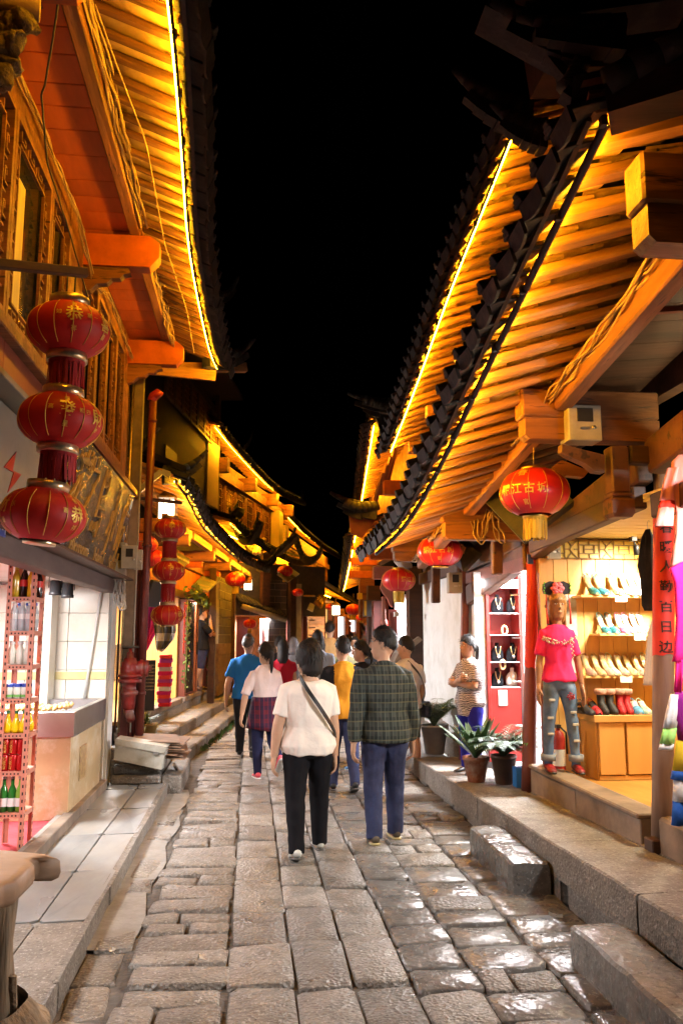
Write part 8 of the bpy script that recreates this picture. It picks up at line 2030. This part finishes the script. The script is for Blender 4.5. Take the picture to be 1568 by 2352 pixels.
# mannequin
P_PINK = cloth('hot_pink_tshirt', (.8, .035, .16), .08, .2); RIP = mat('ripped_jeans', (.11, .18, .32), rough=.85, var=.3, scale=5, bump=.3, bscale=14, dirt=(.2, .28, .42), dscale=3, spec=.15); RBS = mat('red_black_shoe', (.3, .01, .015), rough=.5, var=.9, scale=20, bump=.1)
c = V(pY(1288, 1700, 7.1).x, 7.1, .525)
t, I = person('shop mannequin in a hot pink t-shirt and ripped jeans with a flowered headdress', c, 1.53, rad(176), .80, (.05, .0, .10), (-.02, .0, .11), (.02, .24, .12), (.04, .26, .16), (0, 0), 'bang', HAIRL, SKINM, P_PINK, .5, .50, RIP, 1, RBS, BLKS, .009, kind='mannequin', cat='mannequin', collar=False, fem=True, seed=71, curl=.2, top_loose=.012)
H = I['H']; C = I['HC'] * H; M_ = I['M']; mb = MB(); mb.loft([[C + V(x * 1.0, y, z) for (x, z) in ((-.11, .105), (-.12, .14), (-.115, .19), (-.06, .215), (0, .205), (.06, .215), (.115, .19), (.12, .14), (.11, .105), (0, .085))] for y in (-.02, .03)], 0, False); mb.build('headdress', mat('black_velvet', (.02, .018, .03), rough=.8, var=.3, bump=.2), t, M_)
mb = MB()
for ring, n, r0, s0 in ((0, 6, .035, .03), (1, 6, .02, .018)):
    for k in range(n):
        a = 2 * math.pi * k / n + ring * .5; o = C + V(math.cos(a) * r0, .045 + ring * .012, .15 + math.sin(a) * r0); mb.lathe(o, [(.001, -s0), (s0 * .8, -s0 * .4), (s0, 0), (s0 * .8, s0 * .4), (.001, s0)], 8)
mb.build('pink_flower', mat('pink_petal', (.8, .16, .22), rough=.6, var=.25, scale=20, bump=.1), t, M_)
mb = MB()
for s in (-1, 1):
    for k in range(5): mb.lathe(C + V(s * (.112 + .008 * (k % 2)), .035, .11 + k * .022), [(.001, -.01), (.01, 0), (.001, .01)], 6)
mb.build('green_bead', mat('green_bead', (.15, .5, .05), rough=.2, var=.5, scale=40, bump=0), t, M_)
mb = MB()
for s in (-1, 1): mb.tube([C + V(s * .10, .03, .1), C + V(s * .105, .05, -.05), C + V(s * .1, .06, -.16)], [.004, .006, .011], 6)
mb.build('red_tassel_cord', PAPER, t, M_)
EMB = mat('embroidery', (.75, .5, .45), rough=.8, var=.6, scale=40, bump=.2); mb = MB(); dz = I['dz']
for k in range(46):
    a = R_.uniform(.12, .88) * math.pi; z = .765 - .05 * math.sin(a) + R_.uniform(-.012, .012); o = (I['tors'](z) + V(.105 * math.cos(a), (.071 + .0) * math.sin(a) ** .8 + .006, 0)) * H; mb.lathe(o, [(.001, -.01), (.011, 0), (.001, .01)], 5)
for k in range(10): z = .74 - k * .012; o = (I['tors'](z) + V(-.062 + R_.uniform(-.01, .01), .083, 0)) * H; mb.lathe(o, [(.001, -.01), (.010, 0), (.001, .01)], 5)
mb.build('embroidery', EMB, t, M_)
mb = MB()
for (lg, zs) in ((I['Ll'], (.15, .35, .5, .7)), (I['Rl'], (.2, .42, .62))):
    for u in zs:
        mb = MB(); p = (lg[0].lerp(lg[1], min(1, u * 2)) if u < .5 else lg[1].lerp(lg[2], u * 2 - 1)) * H + V(R_.uniform(-.01, .01), .072 - .02 * u, 0); mb.box(p, (.055, .012, .022), None, 0, .004); mb.build('torn_patch', mat('torn_denim', (.5, .5, .47), rough=.9, var=.5, scale=30, bump=.5), t, M_)
mb = MB(); p = (I['Ll'][0].lerp(I['Ll'][1], .3)) * H + V(.0, .085, 0)
for k in range(14): a = k * 2.4; r = .006 * math.sqrt(k) * 1.5; mb.lathe(p + V(r * math.cos(a), 0, r * math.sin(a)), [(.001, -.008), (.01, 0), (.001, .008)], 5)
mb.build('sequin_flower', mat('dark_pink_sequin', (.4, .02, .06), rough=.4, var=.5, scale=50, bump=0), t, M_)
for lg in (I['Ll'], I['Rl']):
    mb = MB(); limb_loft(mb, [(lg[2] + V(0, 0, .02)) * H, (lg[2] + V(0, 0, .055)) * H], [.044 * H * .94, .046 * H * .94], (0, 1, 0), 14); mb.build('turned_cuff', mat('pale_denim', (.25, .29, .34), rough=.9, var=.3, bump=.3), t, M_)
# ---------------------------------------------------------------- end: drop the lettering helper
bpy.data.objects.remove(_fo)
